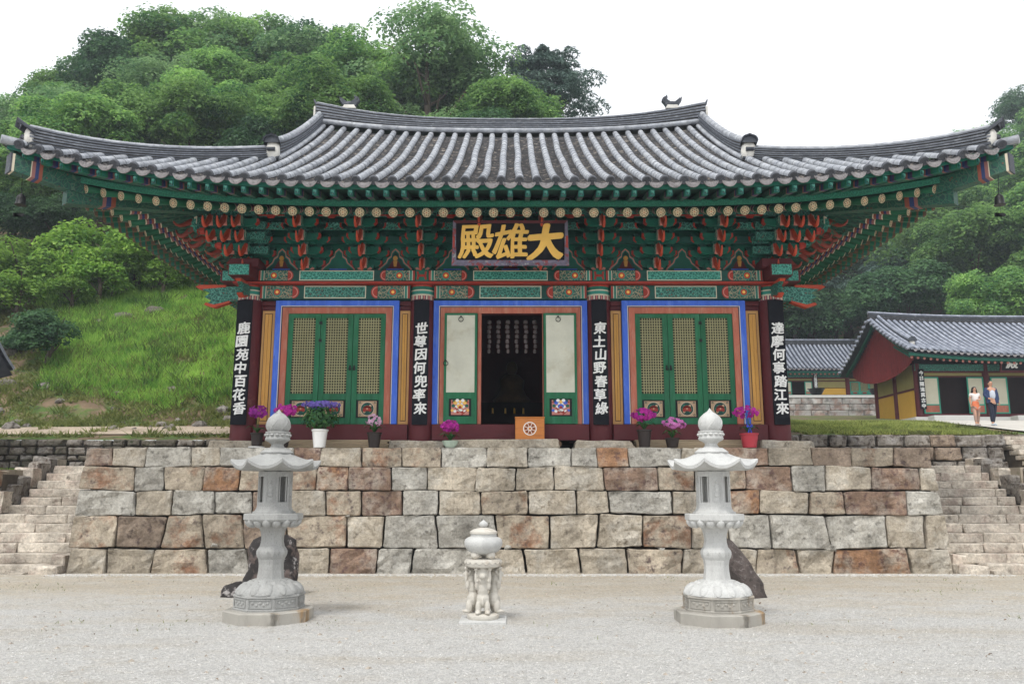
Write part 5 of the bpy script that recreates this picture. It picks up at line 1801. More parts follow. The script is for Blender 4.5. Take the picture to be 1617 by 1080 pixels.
# ---- ridges: stacked courses of thin tile under a row of half-round tiles
def ridge(name, path, h, hw, outs, ncourse, base_r=0.0, top_r=0.085, parent=roof, extra=None, dark='tile_dark'):
    """path: points along the foot of the ridge"""
    n = len(path)
    z = 0.0
    root = None
    ext = extra or [0.0] * n
    def course(z0, z1, w_, nm, mt, bev=0.0):
        mb = MB()
        sec = [(-w_, 0), (w_, 0), (w_, 1), (-w_, 1)]
        vs = []
        for i, p in enumerate(path):
            o_ = Vector(outs[i])
            k_ = 1 + ext[i]
            for a, c_ in sec:
                zz = (z0 if c_ == 0 else z1) * k_
                vs.append(tuple(Vector(p) + o_ * a + Vector((0, 0, zz))))
        fs = []
        for i in range(n - 1):
            for q in range(4):
                q2 = (q + 1) % 4
                fs.append((i * 4 + q, i * 4 + q2, (i + 1) * 4 + q2, (i + 1) * 4 + q))
        fs += [(3, 2, 1, 0), tuple((n - 1) * 4 + q for q in range(4))]
        mb.add(vs, fs)
        return mb.build(nm, G[mt], root if root else parent)
    root = course(0, h * 0.16, hw * 1.0, name, 'tile_dark')
    # rounded tiles along the foot
    if base_r:
        for s in (-1, 1):
            mb = MB()
            mb.tube([Vector(path[i]) + Vector(outs[i]) * (s * (hw + 0.02)) + Vector((0, 0, h * 0.13 * (1 + ext[i]))) for i in range(n)], base_r, 8)
            mb.build('foot_tile', G['tile'], root, smooth=True, angle=60)
    z = h * 0.16
    dh = (h - z) / ncourse
    for c_ in range(ncourse):
        course(z + dh * 0.42, z + dh, hw * (1.08 if c_ % 2 else 1.0), 'ridge_course', 'ridge_mid')
        course(z - 0.001, z + dh * 0.44, hw * 0.80, 'ridge_joint', 'mortar')
        z += dh
    # row of half-round caps, each a separate short length
    mb = MB()
    Lc = 0.0
    pts = [Vector(path[i]) + Vector((0, 0, h * (1 + ext[i]) + top_r * 0.1)) for i in range(n)]
    cum = [0]
    for i in range(1, n): cum.append(cum[-1] + (pts[i] - pts[i - 1]).length)
    def at(s_):
        s_ = max(0, min(cum[-1], s_))
        for i in range(1, n):
            if s_ <= cum[i]: return pts[i - 1].lerp(pts[i], (s_ - cum[i - 1]) / max(1e-6, cum[i] - cum[i - 1]))
        return pts[-1]
    m_ = max(1, round(cum[-1] / 0.36))
    for i in range(m_):
        a, c_ = at(cum[-1] * i / m_ - 0.01), at(cum[-1] * (i + 1) / m_)
        mb.tube([a, a.lerp(c_, 0.08), c_], [top_r * 1.04, top_r, top_r * 0.95], 10)
    mb.build('cap_tiles', G['tile'], root, smooth=True, angle=40)
    return root


# main ridge
nn = 28
path = [(-5.52 + 11.04 * i / nn, YM, zr(-5.52 + 11.04 * i / nn) + 0.03) for i in range(nn + 1)]
ext = [0.55 * (abs(p[0]) / 5.52) ** 3 for p in path]
mr_ = ridge('main_ridge', path, 0.42, 0.15, [(0, 1, 0)] * (nn + 1), 6, base_r=0.07, top_r=0.075, extra=ext)
for s in (-1, 1):
    b = MB()
    b.tube([(s * 5.45, YM, 12.42), (s * 5.56, YM, 12.52), (s * 5.62, YM, 12.66)], [0.06, 0.04, 0.015], 8)
    b.build('ridge_horn', G['tile_dark'], mr_, smooth=True)
    b = MB(); b.bbox(s * 5.56 - 0.03, s * 5.56 + 0.03, YM - 0.15, YM + 0.15, 11.85, 12.40, 0.02)
    b.build('ridge_end_plaster', G['plaster'], mr_)
    # small roof beast on a bed of plaster
    x = s * 4.60
    zt = zr(x) + 0.03 + 0.42 * (1 + 0.55 * (abs(x) / 5.52) ** 3) + 0.05
    b = MB()
    b.prism([(-0.20, 0), (0.20, 0), (0.14, 0.10), (-0.14, 0.10)], 'y', -0.09, 0.09, 1, mat=T(x, YM, zt))
    b.prism([(s * a, z) for a, z in [(-0.16, 0.06), (0.10, 0.06), (0.20, 0.14), (0.27, 0.24), (0.22, 0.33), (0.16, 0.27), (0.08, 0.21), (-0.03, 0.20), (-0.12, 0.26), (-0.19, 0.37), (-0.26, 0.33), (-0.29, 0.25), (-0.22, 0.16)]][::s], 'y', -0.07, 0.07, 0, mat=T(x, YM, zt))
    b.ball((x - s * 0.22, YM - 0.0, zt + 0.28), (0.07, 0.09, 0.06), 8, 5, m=0)
    b.ball((x, YM, zt + 0.15), (0.16, 0.10, 0.09), 8, 5, m=0)
    b.prism([(-s * 0.20, 0.35), (-s * 0.14, 0.43), (-s * 0.12, 0.33)][::s], 'y', -0.05, -0.02, 0, mat=T(x, YM, zt))
    b.prism([(s * 0.20, 0.30), (s * 0.30, 0.38), (s * 0.27, 0.24)][::-s], 'y', -0.03, 0.03, 0, mat=T(x, YM, zt))
    b.build('ridge_beast', [G['tile_dark'], G['plaster']], mr_, smooth=True, angle=35)


def mangwa(c, yaw, s1=1.0, name='end_cap_tile', parent=None, horn=0.0):
    """black curved tile closing a ridge over a lump of white plaster; faces -Y before yaw"""
    M_ = T(*c) @ RZ(yaw) @ SC(s1, s1, s1)
    pl = MB()
    rrr = random.Random(int(abs(c[0]) * 10))
    i0 = len(pl.v)
    pl.ball((0, 0.03, 0.0), (1, 1, 1), 12, 8)
    for i in range(i0, len(pl.v)):
        p = Vector(pl.v[i]) - Vector((0, 0.03, 0))
        q = 1 + 0.22 * noise.noise(p * 1.8 + Vector((c[0], 0, 0)))
        pl.v[i] = tuple(M_ @ Vector((max(-1, min(1, p.x * 1.25)) * 0.155 * q, 0.03 + max(-1, min(1, p.y * 1.1)) * 0.11 * q, 0.02 + max(-1, min(1, p.z * 1.15)) * 0.23 * q)))
    root = pl.build('end_plaster', G['plaster'], parent, smooth=True)
    q2 = MB(); q2.tube([(-0.085, -0.10, 0.02), (0.085, -0.10, 0.02)], 0.05, 8, mat=M_); q2.tube([(-0.15, 0.0, -0.16), (0.15, 0.0, -0.16)], 0.045, 8, mat=M_)
    q2.build('inset_tile', G['tile_dark'], root, smooth=True, angle=50)
    b = MB()
    arch = [(0.19 * math.cos(PI * i / 10), 0.15 * math.sin(PI * i / 10) ** 0.8) for i in range(11)]
    arch[5] = (0, 0.168)
    arc2 = [(x * 0.90, z * 0.86) for x, z in arch]
    b.add([(x, -0.17 - horn, z + 0.21 + horn * 1.3) for x, z in arch] + [(x, 0.12, z * 0.85 + 0.12) for x, z in arch] +
          [(x, -0.155 - horn, z + 0.205 + horn * 1.3) for x, z in arc2] + [(x, 0.12, z * 0.85 + 0.09) for x, z in arc2],
          [(i, i + 1, 12 + i, 11 + i) for i in range(10)] + [(22 + i, 33 + i, 34 + i, 23 + i) for i in range(10)] + [(i, 22 + i, 23 + i, i + 1) for i in range(10)], mat=M_)
    b.prism([(x * 0.93, z * 0.9 + 0.18 + horn) for x, z in arch], 'y', -0.115 - horn * 0.6, -0.095 - horn * 0.6, mat=M_)
    b.build(name, G['tile_dark'], root)
    return root


# gable ridges (down to the hips) and hip ridges
for s in (-1, 1):
    for back in (False, True):
        sy = -1 if back else 1
        Yf = lambda y: 2 * YM - y if back else y
        n = 16
        ys = [YG - 0.12 + (YM - 0.1 - YG + 0.12) * i / n for i in range(n + 1)]
        path = [(s * (XG + 0.02), Yf(y), Ssurf(XG, y) + 0.02) for y in ys]
        ext = [0.0 + 0.30 * (1 - i / n) ** 5 + 0.10 * (i / n) ** 4 for i in range(n + 1)]
        r1 = ridge('gable_ridge', path, 0.36, 0.12, [(1, 0, 0)] * (n + 1), 5, base_r=0.06, top_r=0.08, extra=ext)
        p = path[0]
        mangwa((p[0], p[1] - 0.03 * sy, p[2] + 0.20), PI if back else 0.0, 0.98, parent=r1)
        # hip ridge
        n = 22
        a = Vector((s * (XG + 0.10), YG - 0.02, 0)); c_ = Vector((s * (XC - 0.34), YC + 0.26, 0))
        dirv = (c_ - a).normalized()
        perp = Vector((-dirv.y, dirv.x * 1.0, 0))
        path, ext, outs = [], [], []
        for i in range(n + 1):
            t = i / n
            q = a.lerp(c_, t)
            z = Ssurf(q.x, min(yhip(q.x), 99)) + 0.02
            path.append((q.x, Yf(q.y), z))
            ext.append(0.20 * t ** 4 - 0.04 * math.sin(PI * t))
            outs.append((perp.x, perp.y * sy, 0))
        r2 = ridge('hip_ridge', path, 0.30, 0.13, outs, 5, base_r=0.0, top_r=0.075, extra=ext)
        p = path[-1]
        yaw = math.atan2(dirv.y * sy, dirv.x) + PI / 2
        mangwa((p[0] + dirv.x * 0.02, p[1] + dirv.y * 0.02 * sy, p[2] + 0.13), yaw, 0.85, parent=r2, horn=0.07)
        # corner tile row under the hip ridge
        b = MB()
        b.tube([Vector((XC * s + s * 0.0, Yf(YC - 0.02), 8.08 + 0.05)), Vector((XC * s - s * 0.5, Yf(YC + 0.38), 8.08 + 0.04))], 0.085, 10)
        b.build('corner_tile', G['tile'], roof, smooth=True, angle=40)

# ---- eaves woodwork
OX, OY, ZI = 5.2, 19.6, 8.42


def rafter_inner(x, y, z, s, onfront):
    if onfront:
        t_ = Vector((max(-OX, min(OX, x)), OY, 0))
    else:
        t_ = Vector((s * OX, max(OY, min(2 * YM - OY, y)), 0))
    p = Vector((x, y, 0)).lerp(t_, 0.77)
    return Vector((p.x, p.y, ZI))


def frame_to(p0, p1, up=Vector((0, 0, 1))):
    """matrix at p0, local +Y towards p1"""
    d = (p1 - p0).normalized()
    rx = d.cross(up).normalized()
    u = rx.cross(d)
    return Matrix(((rx.x, d.x, u.x, p0.x), (rx.y, d.y, u.y, p0.y), (rx.z, d.z, u.z, p0.z), (0, 0, 0, 1)))


# rafter of unit length along +Y with painted bands near the mouth
mb = MB()
bands = [(0, 0.004, 1), (0.004, 0.10, 0), (0.10, 0.108, 1), (0.108, 0.125, 2), (0.125, 0.142, 3), (0.142, 0.159, 4), (0.159, 0.167, 1), (0.167, 1.0, 5)]
n = 10
for t0, t1, m_ in bands:
    r0, r1 = 0.083, 0.083
    mb.add([(r0 * math.cos(2 * PI * i / n), t0, r0 * math.sin(2 * PI * i / n)) for i in range(n)] + [(r1 * math.cos(2 * PI * i / n), t1, r1 * math.sin(2 * PI * i / n)) for i in range(n)],
           [(i, i + n, (i + 1) % n + n, (i + 1) % n) for i in range(n)], m_)
mb.add([(0.083 * math.cos(2 * PI * i / n), 0, 0.083 * math.sin(2 * PI * i / n)) for i in range(n)], [tuple(range(n))], 1)
RAF = mb.mesh('rafter', [G['rafter_mouth'], G['cream'], G['dull_pink'], G['dull_blue'], G['dull_red'], G['rafter']], smooth=True, angle=50)
RAFS = mb.mesh('rafter_plain', [G['rafter'], G['end_brown'], G['pink'], G['end_brown'], G['teal'], G['rafter']], smooth=True, angle=50)
# painted end disc: cream ring and six petals
mb = MB()
def fdisc(cx, cz, r, y, m, n=14):
    mb.add([(cx + r * math.cos(2 * PI * i / n), y, cz + r * math.sin(2 * PI * i / n)) for i in range(n)] + [(cx + r * math.cos(2 * PI * i / n), y + 0.004, cz + r * math.sin(2 * PI * i / n)) for i in range(n)],
           [tuple(range(n))] + [(i, i + n, (i + 1) % n + n, (i + 1) % n)[::-1] for i in range(n)], m)
fdisc(0, 0, 0.092, -0.004, 0, 18)
fdisc(0, 0, 0.080, -0.007, 1, 18)
for i in range(6):
    a = i * PI / 3 + 0.5
    fdisc(0.050 * math.cos(a), 0.050 * math.sin(a), 0.0285, -0.010, 0, 9)
    fdisc(0.050 * math.cos(a), 0.050 * math.sin(a), 0.0155, -0.013, 2, 7)
fdisc(0, 0, 0.027, -0.010, 0, 9); fdisc(0, 0, 0.013, -0.013, 3, 7)
DISC = mb.mesh('rafter_end', [G['disc_cream'], G['disc_dark'], G['end_brown'], G['orange']])
# flying rafter: square, unit length
G['fly_end'] = mat('flying_rafter_end', (0.012, 0.115, 0.10), 0.6, 0.2, 5)
mb = MB()
for t0, t1, m_ in [(0, 0.03, 1), (0.03, 0.10, 0), (0.10, 0.13, 1), (0.13, 0.17, 2), (0.17, 0.21, 3), (0.21, 0.25, 4), (0.25, 0.28, 1), (0.28, 1, 5)]:
    mb.add([(-.05, t0, -.06), (.05, t0, -.06), (.05, t0, .06), (-.05, t0, .06), (-.05, t1, -.06), (.05, t1, -.06), (.05, t1, .06), (-.05, t1, .06)],
           [(0, 4, 5, 1), (1, 5, 6, 2), (2, 6, 7, 3), (3, 7, 4, 0)], m_)
mb.add([(-.05, 0, -.06), (.05, 0, -.06), (.05, 0, .06), (-.05, 0, .06)], [(0, 1, 2, 3)], 6)
mb.add([(-.03, -.02, -.04), (.03, -.02, -.04), (.03, -.02, .04), (-.03, -.02, .04), (-.03, 0, -.04), (.03, 0, -.04), (.03, 0, .04), (-.03, 0, .04)], [(0, 1, 2, 3), (0, 4, 5, 1), (1, 5, 6, 2), (2, 6, 7, 3), (3, 7, 4, 0)], 7)
FLY = mb.mesh('flying_rafter', [G['teal'], G['rafter_mouth'], G['purple'], G['dull_blue'], G['dull_pink'], G['rafter'], G['fly_end'], G['teal_scroll']])
FLYS = FLY.copy(); FLYS.name = 'flying_rafter_side'
for i_, k_ in ((6, 'end_brown'), (7, 'end_brown'), (1, 'end_brown'), (2, 'rafter_mouth'), (3, 'rafter_mouth'), (4, 'end_brown')): FLYS.materials[i_] = G[k_]

D1, DZ1 = 0.88, -0.29
D2, DZ2 = 0.13, -0.16
def add_rafter(p0, p1, front_side):
    M_ = frame_to(p0, p1)
    L_ = (p1 - p0).length
    o = inst('rafter', RAF, hall, M_ @ SC(1, L_, 1))
    inst('rafter_end', DISC, o, M_)


nR = 51
for i in range(nR):
    x = (XC - D1 - 0.28) * (2 * i / (nR - 1) - 1)
    p = front(x, D1, DZ1)
    add_rafter(p, rafter_inner(p.x, p.y, p.z, 0, True), True)
nS = 37
for s in (-1, 1):
    for i in range(nS):
        y = YC + D1 + 0.28 + (2 * (HY - D1 - 0.28)) * i / (nS - 1)
        p = side(y, D1, DZ1, s)
        add_rafter(p, rafter_inner(p.x, p.y, p.z, s, False), False)
nF = 55
def add_fly(p, s, onf):
    q = rafter_inner(p.x, p.y, p.z, s, onf)
    dh = Vector((q.x - p.x, q.y - p.y, 0)).normalized()
    tt = min(1.0, abs(p.x) / (XC - D2)) if onf else min(1.0, abs(p.y - YM) / (HY - D2))
    p1 = p + dh * 1.25 + Vector((0, 0, 0.25 - 0.25 * tt ** 3.2))
    M_ = frame_to(p, p1)
    inst('flying_rafter', FLY if onf else FLYS, hall, M_ @ SC(1, (p1 - p).length, 1))
for i in range(nF):
    x = (XC - D2 - 0.22) * (2 * i / (nF - 1) - 1)
    add_fly(front(x, D2, DZ2), 0, True)
for s in (-1, 1):
    for i in range(41):
        y = YC + D2 + 0.22 + 2 * (HY - D2 - 0.22) * i / 40
        add_fly(side(y, D2, DZ2, s), s, False)


def ring_pts(d, dz, back=True):
    """closed ring round the eaves at inward offset d"""
    pts = []
    n1, n2 = 60, 44
    for i in range(n1): pts.append(front((XC - d) * (-1 + 2 * i / n1), d, dz))
    for i in range(n2): pts.append(side(YM + (HY - d) * (-1 + 2 * i / n2), d, dz, 1))
    for i in range(n1):
        p = front((XC - d) * (1 - 2 * i / n1), d, dz); p.y = 2 * YM - p.y; pts.append(p)
    for i in range(n2): pts.append(side(YM + (HY - d) * (1 - 2 * i / n2), d, dz, -1))
    return pts


def ring_band(name, loops, mt):
    """closed band through successive rings of equal length (first joins last)"""
    n = len(loops[0])
    mb = MB()
    for l in loops: mb.v += [tuple(p) for p in l]
    L_ = len(loops)
    for a in range(L_):
        c_ = (a + 1) % L_
        if L_ == 2 and a == 1: break
        for i in range(n):
            j = (i + 1) % n
            mb.f.append((a * n + i, c_ * n + i, c_ * n + j, a * n + j)); mb.m.append(0)
    return mb.build(name, G[mt], hall)


ring_band('eave_board', [ring_pts(0.82, -0.185), ring_pts(0.82, -0.055), ring_pts(0.89, -0.055), ring_pts(0.89, -0.185)], 'fascia')
ring_band('tile_board', [ring_pts(0.07, -0.100), ring_pts(0.07, 0.0), ring_pts(0.13, 0.0), ring_pts(0.13, -0.100)], 'teal')
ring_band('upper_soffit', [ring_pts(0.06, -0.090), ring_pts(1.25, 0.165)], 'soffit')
# boards over the round rafters
loop0 = ring_pts(0.80, DZ1 + 0.075)
loop1 = []
for p in loop0:
    if p.y <= YC + 0.80 + 0.45 and abs(p.x) < XC - 0.8 - 0.001 or p.y < 16: q = rafter_inner(p.x, p.y, p.z, 0, True)
    elif p.y > 2 * YM - 16.6 and abs(p.x) < 8.6: q = Vector((max(-OX, min(OX, p.x)), 2 * YM - 19, ZI))
    else: q = rafter_inner(p.x, p.y, p.z, 1 if p.x > 0 else -1, False)
    loop1.append(q + Vector((0, 0, 0.09)))
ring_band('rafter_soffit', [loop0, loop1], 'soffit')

# hip rafters
for s in (-1, 1):
    for back in (False, True):
        f_ = lambda y: 2 * YM - y if back else y
        b = MB()
        p0 = Vector((s * 5.6, 18.7, 8.15)); p1 = Vector((s * 8.72, 15.34, 7.30)); p2 = Vector((s * 9.42, 14.64, 7.60)); p3 = Vector((s * 8.3, 15.7, 7.42))
        d = (p1 - p0); d.z = 0; d.normalize(); pr = Vector((-d.y, d.x, 0)) * 0.12
        def plank(a, c_, h0, h1, m_, w_=1.0):
            q = []
            for p in (a, c_):
                for sx_, hz in ((-1, h0), (1, h0), (1, h1), (-1, h1)):
                    v_ = p + pr * sx_ * w_ + Vector((0, 0, hz)); q.append((v_.x, f_(v_.y), v_.z))
            b.add(q, [(0, 1, 2, 3), (7, 6, 5, 4), (0, 4, 5, 1), (1, 5, 6, 2), (2, 6, 7, 3), (3, 7, 4, 0)], m_)
        plank(p0, p1, -0.16, 0.14, 0)
        plank(p3, p2, -0.06, 0.26, 0)
        for t0, t1, m_ in ((0.80, 0.82, 2), (0.82, 0.84, 3), (0.84, 0.855, 4)):
            plank(p0.lerp(p1, t0), p0.lerp(p1, t1), -0.168, 0.145, m_, 1.05)
        for t0, t1, m_ in ((0.66, 0.70, 2), (0.70, 0.74, 3), (0.74, 0.78, 4), (0.78, 0.79, 1)):
            plank(p3.lerp(p2, t0), p3.lerp(p2, t1), -0.066, 0.265, m_, 1.05)
        plank(p2, p2 + d * 0.03, -0.09, 0.28, 5, 1.1)
        plank(p2 + d * 0.005 - d * 0.05, p2 + d * 0.001, -0.075, 0.27, 1, 1.06)
        b.build('hip_rafter', [G['rafter'], G['cream'], G['dull_red'], G['dull_blue'], G['dull_pink'], G['tile_dark']], hall)
        if not back:
            # small bronze wind bell on a wire under the tip
            bl = thing('wind_bell', (s * 9.22, 14.78, 6.9), 'small dark bronze bell hanging from the %s roof corner of the main hall' % ('left' if s < 0 else 'right'), 'wind bell')
            q = MB(); c0 = (s * 9.22, 14.78, 6.93)
            q.lathe([(0.105, 0), (0.09, 0.02), (0.08, 0.12), (0.07, 0.17), (0.03, 0.21), (0.012, 0.23)], 14, c0)
            q.build('bell', G['iron'], bl, smooth=True, angle=50)
            q = MB(); q.tube([(s * 9.22, 14.78, 7.14), (s * 9.24, 14.76, 7.56)], 0.006, 5); q.build('chain', G['iron'], bl)
            q = MB()
            q.tube([(s * 9.22, 14.78, 7.0), (s * 9.22, 14.78, 6.78)], 0.004, 4)
            q.prism([(-0.09, 0), (0.06, 0.035), (0.10, 0.0), (0.06, -0.035), (-0.09, -0.0), (-0.12, 0.04), (-0.12, -0.04)][::1], 'y', -0.003, 0.003, mat=T(s * 9.22, 14.78, 6.74))
            q.build('fish_plate', G['iron'], bl)
# ------------------------------------------------------------------ lettering
def glyph_mesh(ch, size, depth, bold, mt, shear=0.0, name='character'):
    cu = bpy.data.curves.new('glyph', 'FONT')
    cu.body = ch
    cu.size = size
    cu.extrude = depth / 2
    cu.align_x = 'CENTER'
    cu.align_y = 'CENTER'
    cu.shear = shear
    cu.resolution_u = 4
    o = bpy.data.objects.new('glyph', cu)
    COL.objects.link(o)
    bpy.context.view_layer.update()
    me = bpy.data.meshes.new_from_object(o.evaluated_get(bpy.context.evaluated_depsgraph_get()))
    bpy.data.objects.remove(o)
    bpy.data.curves.remove(cu)
    me.name = name
    me.materials.clear(); me.materials.append(mt)
    # centre it, and brush it up: strokes swell and waver a little
    n = len(me.vertices)
    # brush weight: the strokes are laid several times a hair apart
    if bold:
        vs = [tuple(v.co) for v in me.vertices]; fs = [tuple(p.vertices) for p in me.polygons]
        q_ = MB()
        rr_ = random.Random(ord(ch[0]))
        for k2 in range(8):
            a2 = 2 * PI * k2 / 8
            b2 = bold * (0.75 + 0.4 * rr_.random())
            q_.add([(v[0] + b2 * math.cos(a2), v[1] + 0.8 * b2 * math.sin(a2), v[2] + 0.0007 * (k2 % 8)) for v in vs], fs)
        me = q_.mesh(name, mt)
        n = len(me.vertices)
    a = np.empty(n * 3, np.float32); me.vertices.foreach_get('co', a); a = a.reshape(-1, 3)
    lo, hi = a.min(0), a.max(0)
    a[:, :2] -= (lo[:2] + hi[:2]) / 2
    k_ = size
    a[:, 0] += 0.022 * k_ * np.sin(a[:, 1] / k_ * 7 + ord(ch[0]) % 7)
    a[:, 1] += 0.022 * k_ * np.sin(a[:, 0] / k_ * 6 + ord(ch[0]) % 5) + 0.05 * a[:, 0]
    me.vertices.foreach_set('co', a.ravel())
    me.update()
    return me


FACE = Matrix(((1, 0, 0, 0), (0, 0, -1, 0), (0, 1, 0, 0), (0, 0, 0, 1)))   # text plane turned to face -Y

# main signboard, tipped forward under the eaves: reads 殿雄大
M0 = T(0.0, 16.98, 6.90) @ RX(rad(17)) @ SC(1, 1, 1)
sg = bpy.data.objects.new('signboard', None)
place(sg, None, M0)
tag(sg, 'large black signboard with three gold brush characters hung under the eaves', 'signboard')
W2, H2 = 1.16, 0.39
mb = MB(); mb.bbox(-W2, W2, -0.02, 0.03, -H2, H2, 0.004)
inst('board', mb.mesh('board', G['board_black']), sg, M0)
def trap(pts, name, mt, y0, y1):
    mb = MB(); mb.prism(pts, 'y', y0, y1); inst(name, mb.mesh(name, G[mt]), sg, M0)
G['lilac'] = mat('lilac_scroll_paint', (0.13, 0.12, 0.17), 0.6, 0.35, 9, col2=(0.20, 0.04, 0.045), s2=7, t2=0.57, w2=0.05, col3=(0.30, 0.31, 0.28), s3=11, t3=0.62)
for s in (-1, 1):
    trap([(s * W2, -H2), (s * (W2 + .10), -H2 - .12), (s * (W2 + .06), H2 + .06), (s * W2, H2)][::s], 'side_frame', 'lilac', -0.09, 0.03)
    trap([(s * (W2 + .03), -0.12), (s * (W2 + .075), -0.13), (s * (W2 + .065), 0.13), (s * (W2 + .02), 0.12)][::s], 'red_ornament', 'red', -0.096, -0.088)
trap([(-W2 - .06, H2 + .06), (-W2, H2), (W2, H2), (W2 + .06, H2 + .06)], 'top_frame', 'maroon', -0.09, 0.03)
trap([(-W2 - .10, -H2 - .12), (W2 + .10, -H2 - .12), (W2, -H2), (-W2, -H2)], 'bottom_frame', 'lilac', -0.09, 0.03)
for ch, x, sz, rot in (('殿', -0.74, 0.80, 0.04), ('雄', 0.0, 0.80, 0.04), ('大', 0.74, 0.80, 0.05)):
    me = glyph_mesh(ch, sz, 0.025, 0.020 if ch != '大' else 0.042, G['gold'], 0.12)
    inst('character', me, sg, M0 @ T(x, -0.03, -0.0) @ FACE @ RZ(rot) @ SC(0.98, 0.98, 1))

# the four hanging verse boards, one on each column
verses = [(-5.955, '鹿園苑中百花香', 'black verse board with seven white characters on the far left column'),
          (-1.99, '世尊因何兜率來', 'black verse board with seven white characters on the column left of the open door'),
          (1.985, '東土山野春草綠', 'black verse board with seven white characters on the column right of the open door'),
          (5.945, '達摩何事踏江來', 'black verse board with seven white characters on the far right column')]
for x, txt, lab in verses:
    t_ = thing('verse_board', (x, 18.03, 3.08), lab, 'signboard', 'verse boards on the front columns')
    b = MB(); b.bbox(x - 0.172, x + 0.172, 18.005, 18.045, 3.07, 5.86, 0.006)
    b.build('board', G['board_black'], t_)
    b = MB(); b.bbox(x - 0.03, x + 0.03, 18.02, 18.10, 5.86, 5.89, 0.004); b.build('hook', G['iron'], t_)
    top, bot = 5.22, 3.43
    for i, ch in enumerate(txt):
        z = top + (bot - top) * i / 6
        me = glyph_mesh(ch, 0.285, 0.012, 0.0092, G['white'], 0.05)
        inst('character', me, t_, T(x - 0.012 * (1 if i % 2 else -1), 17.998, z) @ FACE @ SC(1.0, 0.98, 1))

# ------------------------------------------------------------------ orange box with a wheel emblem
bx = thing('offering_box', (0.42, 17.9, 2.74), 'orange wooden box with a white wheel emblem on the door step', 'wooden box')
b = MB(); b.bbox(0.105, 0.735, 17.80, 18.08, 2.735, 3.20, 0.008); b.bbox(0.095, 0.745, 17.79, 18.09, 3.20, 3.225, 0.006)
b.build('box_body', G['wood'], bx)
b = MB()
cx, cz = 0.42, 2.97
def ringp(mb, r0, r1, y, m, n=32, cx=cx, cz=cz):
    for i in range(n):
        a0, a1 = 2 * PI * i / n, 2 * PI * (i + 1) / n
        P = [(cx + r * math.cos(a), y, cz + r * math.sin(a)) for r, a in ((r0, a0), (r1, a0), (r1, a1), (r0, a1))]
        Q = [(p[0], y + 0.004, p[2]) for p in P]
        mb.add(P + Q, [(0, 1, 2, 3), (1, 5, 6, 2), (3, 7, 4, 0)], m)
ringp(b, 0.128, 0.146, 17.796, 0)
ringp(b, 0.030, 0.045, 17.796, 0)
for i in range(8):
    a = i * PI / 4
    b.prism([(cx + 0.085 * math.cos(a) + 0.026 * math.cos(q * PI / 5), cz + 0.085 * math.sin(a) + 0.026 * math.sin(q * PI / 5)) for q in range(10)], 'y', 17.795, 17.80, 1)
    b.box(0.045, 0.128, 17.7965, 17.80, -0.005, 0.005, 0, mat=T(cx, 0, cz) @ RY(a + PI / 8))
b.build('wheel_emblem', [G['white'], mat('emblem_brown', (0.20, 0.05, 0.02), 0.6, 0.1)], bx)

# ------------------------------------------------------------------ potted flowers
FL = {k_: leaf_mat('petal_' + k_, c1, c2, 0.3, 0.6, 3.0, 0.05) for k_, c1, c2 in (
    ('magenta', (0.30, 0.01, 0.22), (0.62, 0.04, 0.42)), ('purple', (0.18, 0.012, 0.20), (0.42, 0.03, 0.36)), ('pink', (0.45, 0.08, 0.36), (0.70, 0.25, 0.58)),
    ('pale', (0.62, 0.34, 0.52), (0.75, 0.55, 0.68)), ('violet', (0.07, 0.05, 0.30), (0.22, 0.16, 0.55)), ('leaf', (0.015, 0.06, 0.02), (0.05, 0.14, 0.035)))}
G['pot_white'] = mat('white_glazed_pot', (0.74, 0.74, 0.72), 0.3, 0.04, 3, spec=0.5)
G['pot_red'] = mat('red_plastic_pot', (0.36, 0.035, 0.05), 0.4, 0.06, 3)
G['pot_celadon'] = mat('celadon_glaze', (0.40, 0.50, 0.42), 0.3, 0.06, 3, spec=0.5)
G['pot_dark'] = mat('dark_pot', (0.025, 0.018, 0.016), 0.5, 0.15, 3)
G['ribbon'] = mat('blue_ribbon', (0.03, 0.05, 0.40), 0.4, 0.1, 3)


def blossoms(c, r, n, size, rg):
    """five-petalled flowers on the outside of an ellipsoid"""
    out = []
    for i in range(n):
        d = rg.normal(size=3); d /= np.linalg.norm(d); d[1] = -abs(d[1]) if rg.random() < 0.7 else d[1]
        p = np.array(c) + d * np.array(r) * rg.uniform(0.65, 1.0)
        nrm = d + rg.normal(size=3) * 0.35 + np.array([0, -0.5, 0.1]); nrm /= np.linalg.norm(nrm)
        u = np.cross(nrm, [0, 0, 1.0]); u /= np.linalg.norm(u) + 1e-9
        v = np.cross(nrm, u)
        s = size * rg.uniform(0.75, 1.2)
        for k_ in range(5):
            a = 2 * PI * k_ / 5 + PI / 2
            e = u * math.cos(a) + v * math.sin(a); f_ = -u * math.sin(a) + v * math.cos(a)
            out += [p, p + e * s * 0.6 + f_ * s * 0.42 + nrm * s * 0.12, p + e * s * 1.05 + nrm * s * 0.05, p + e * s * 0.6 - f_ * s * 0.42 + nrm * s * 0.12]
    return np.array(out)


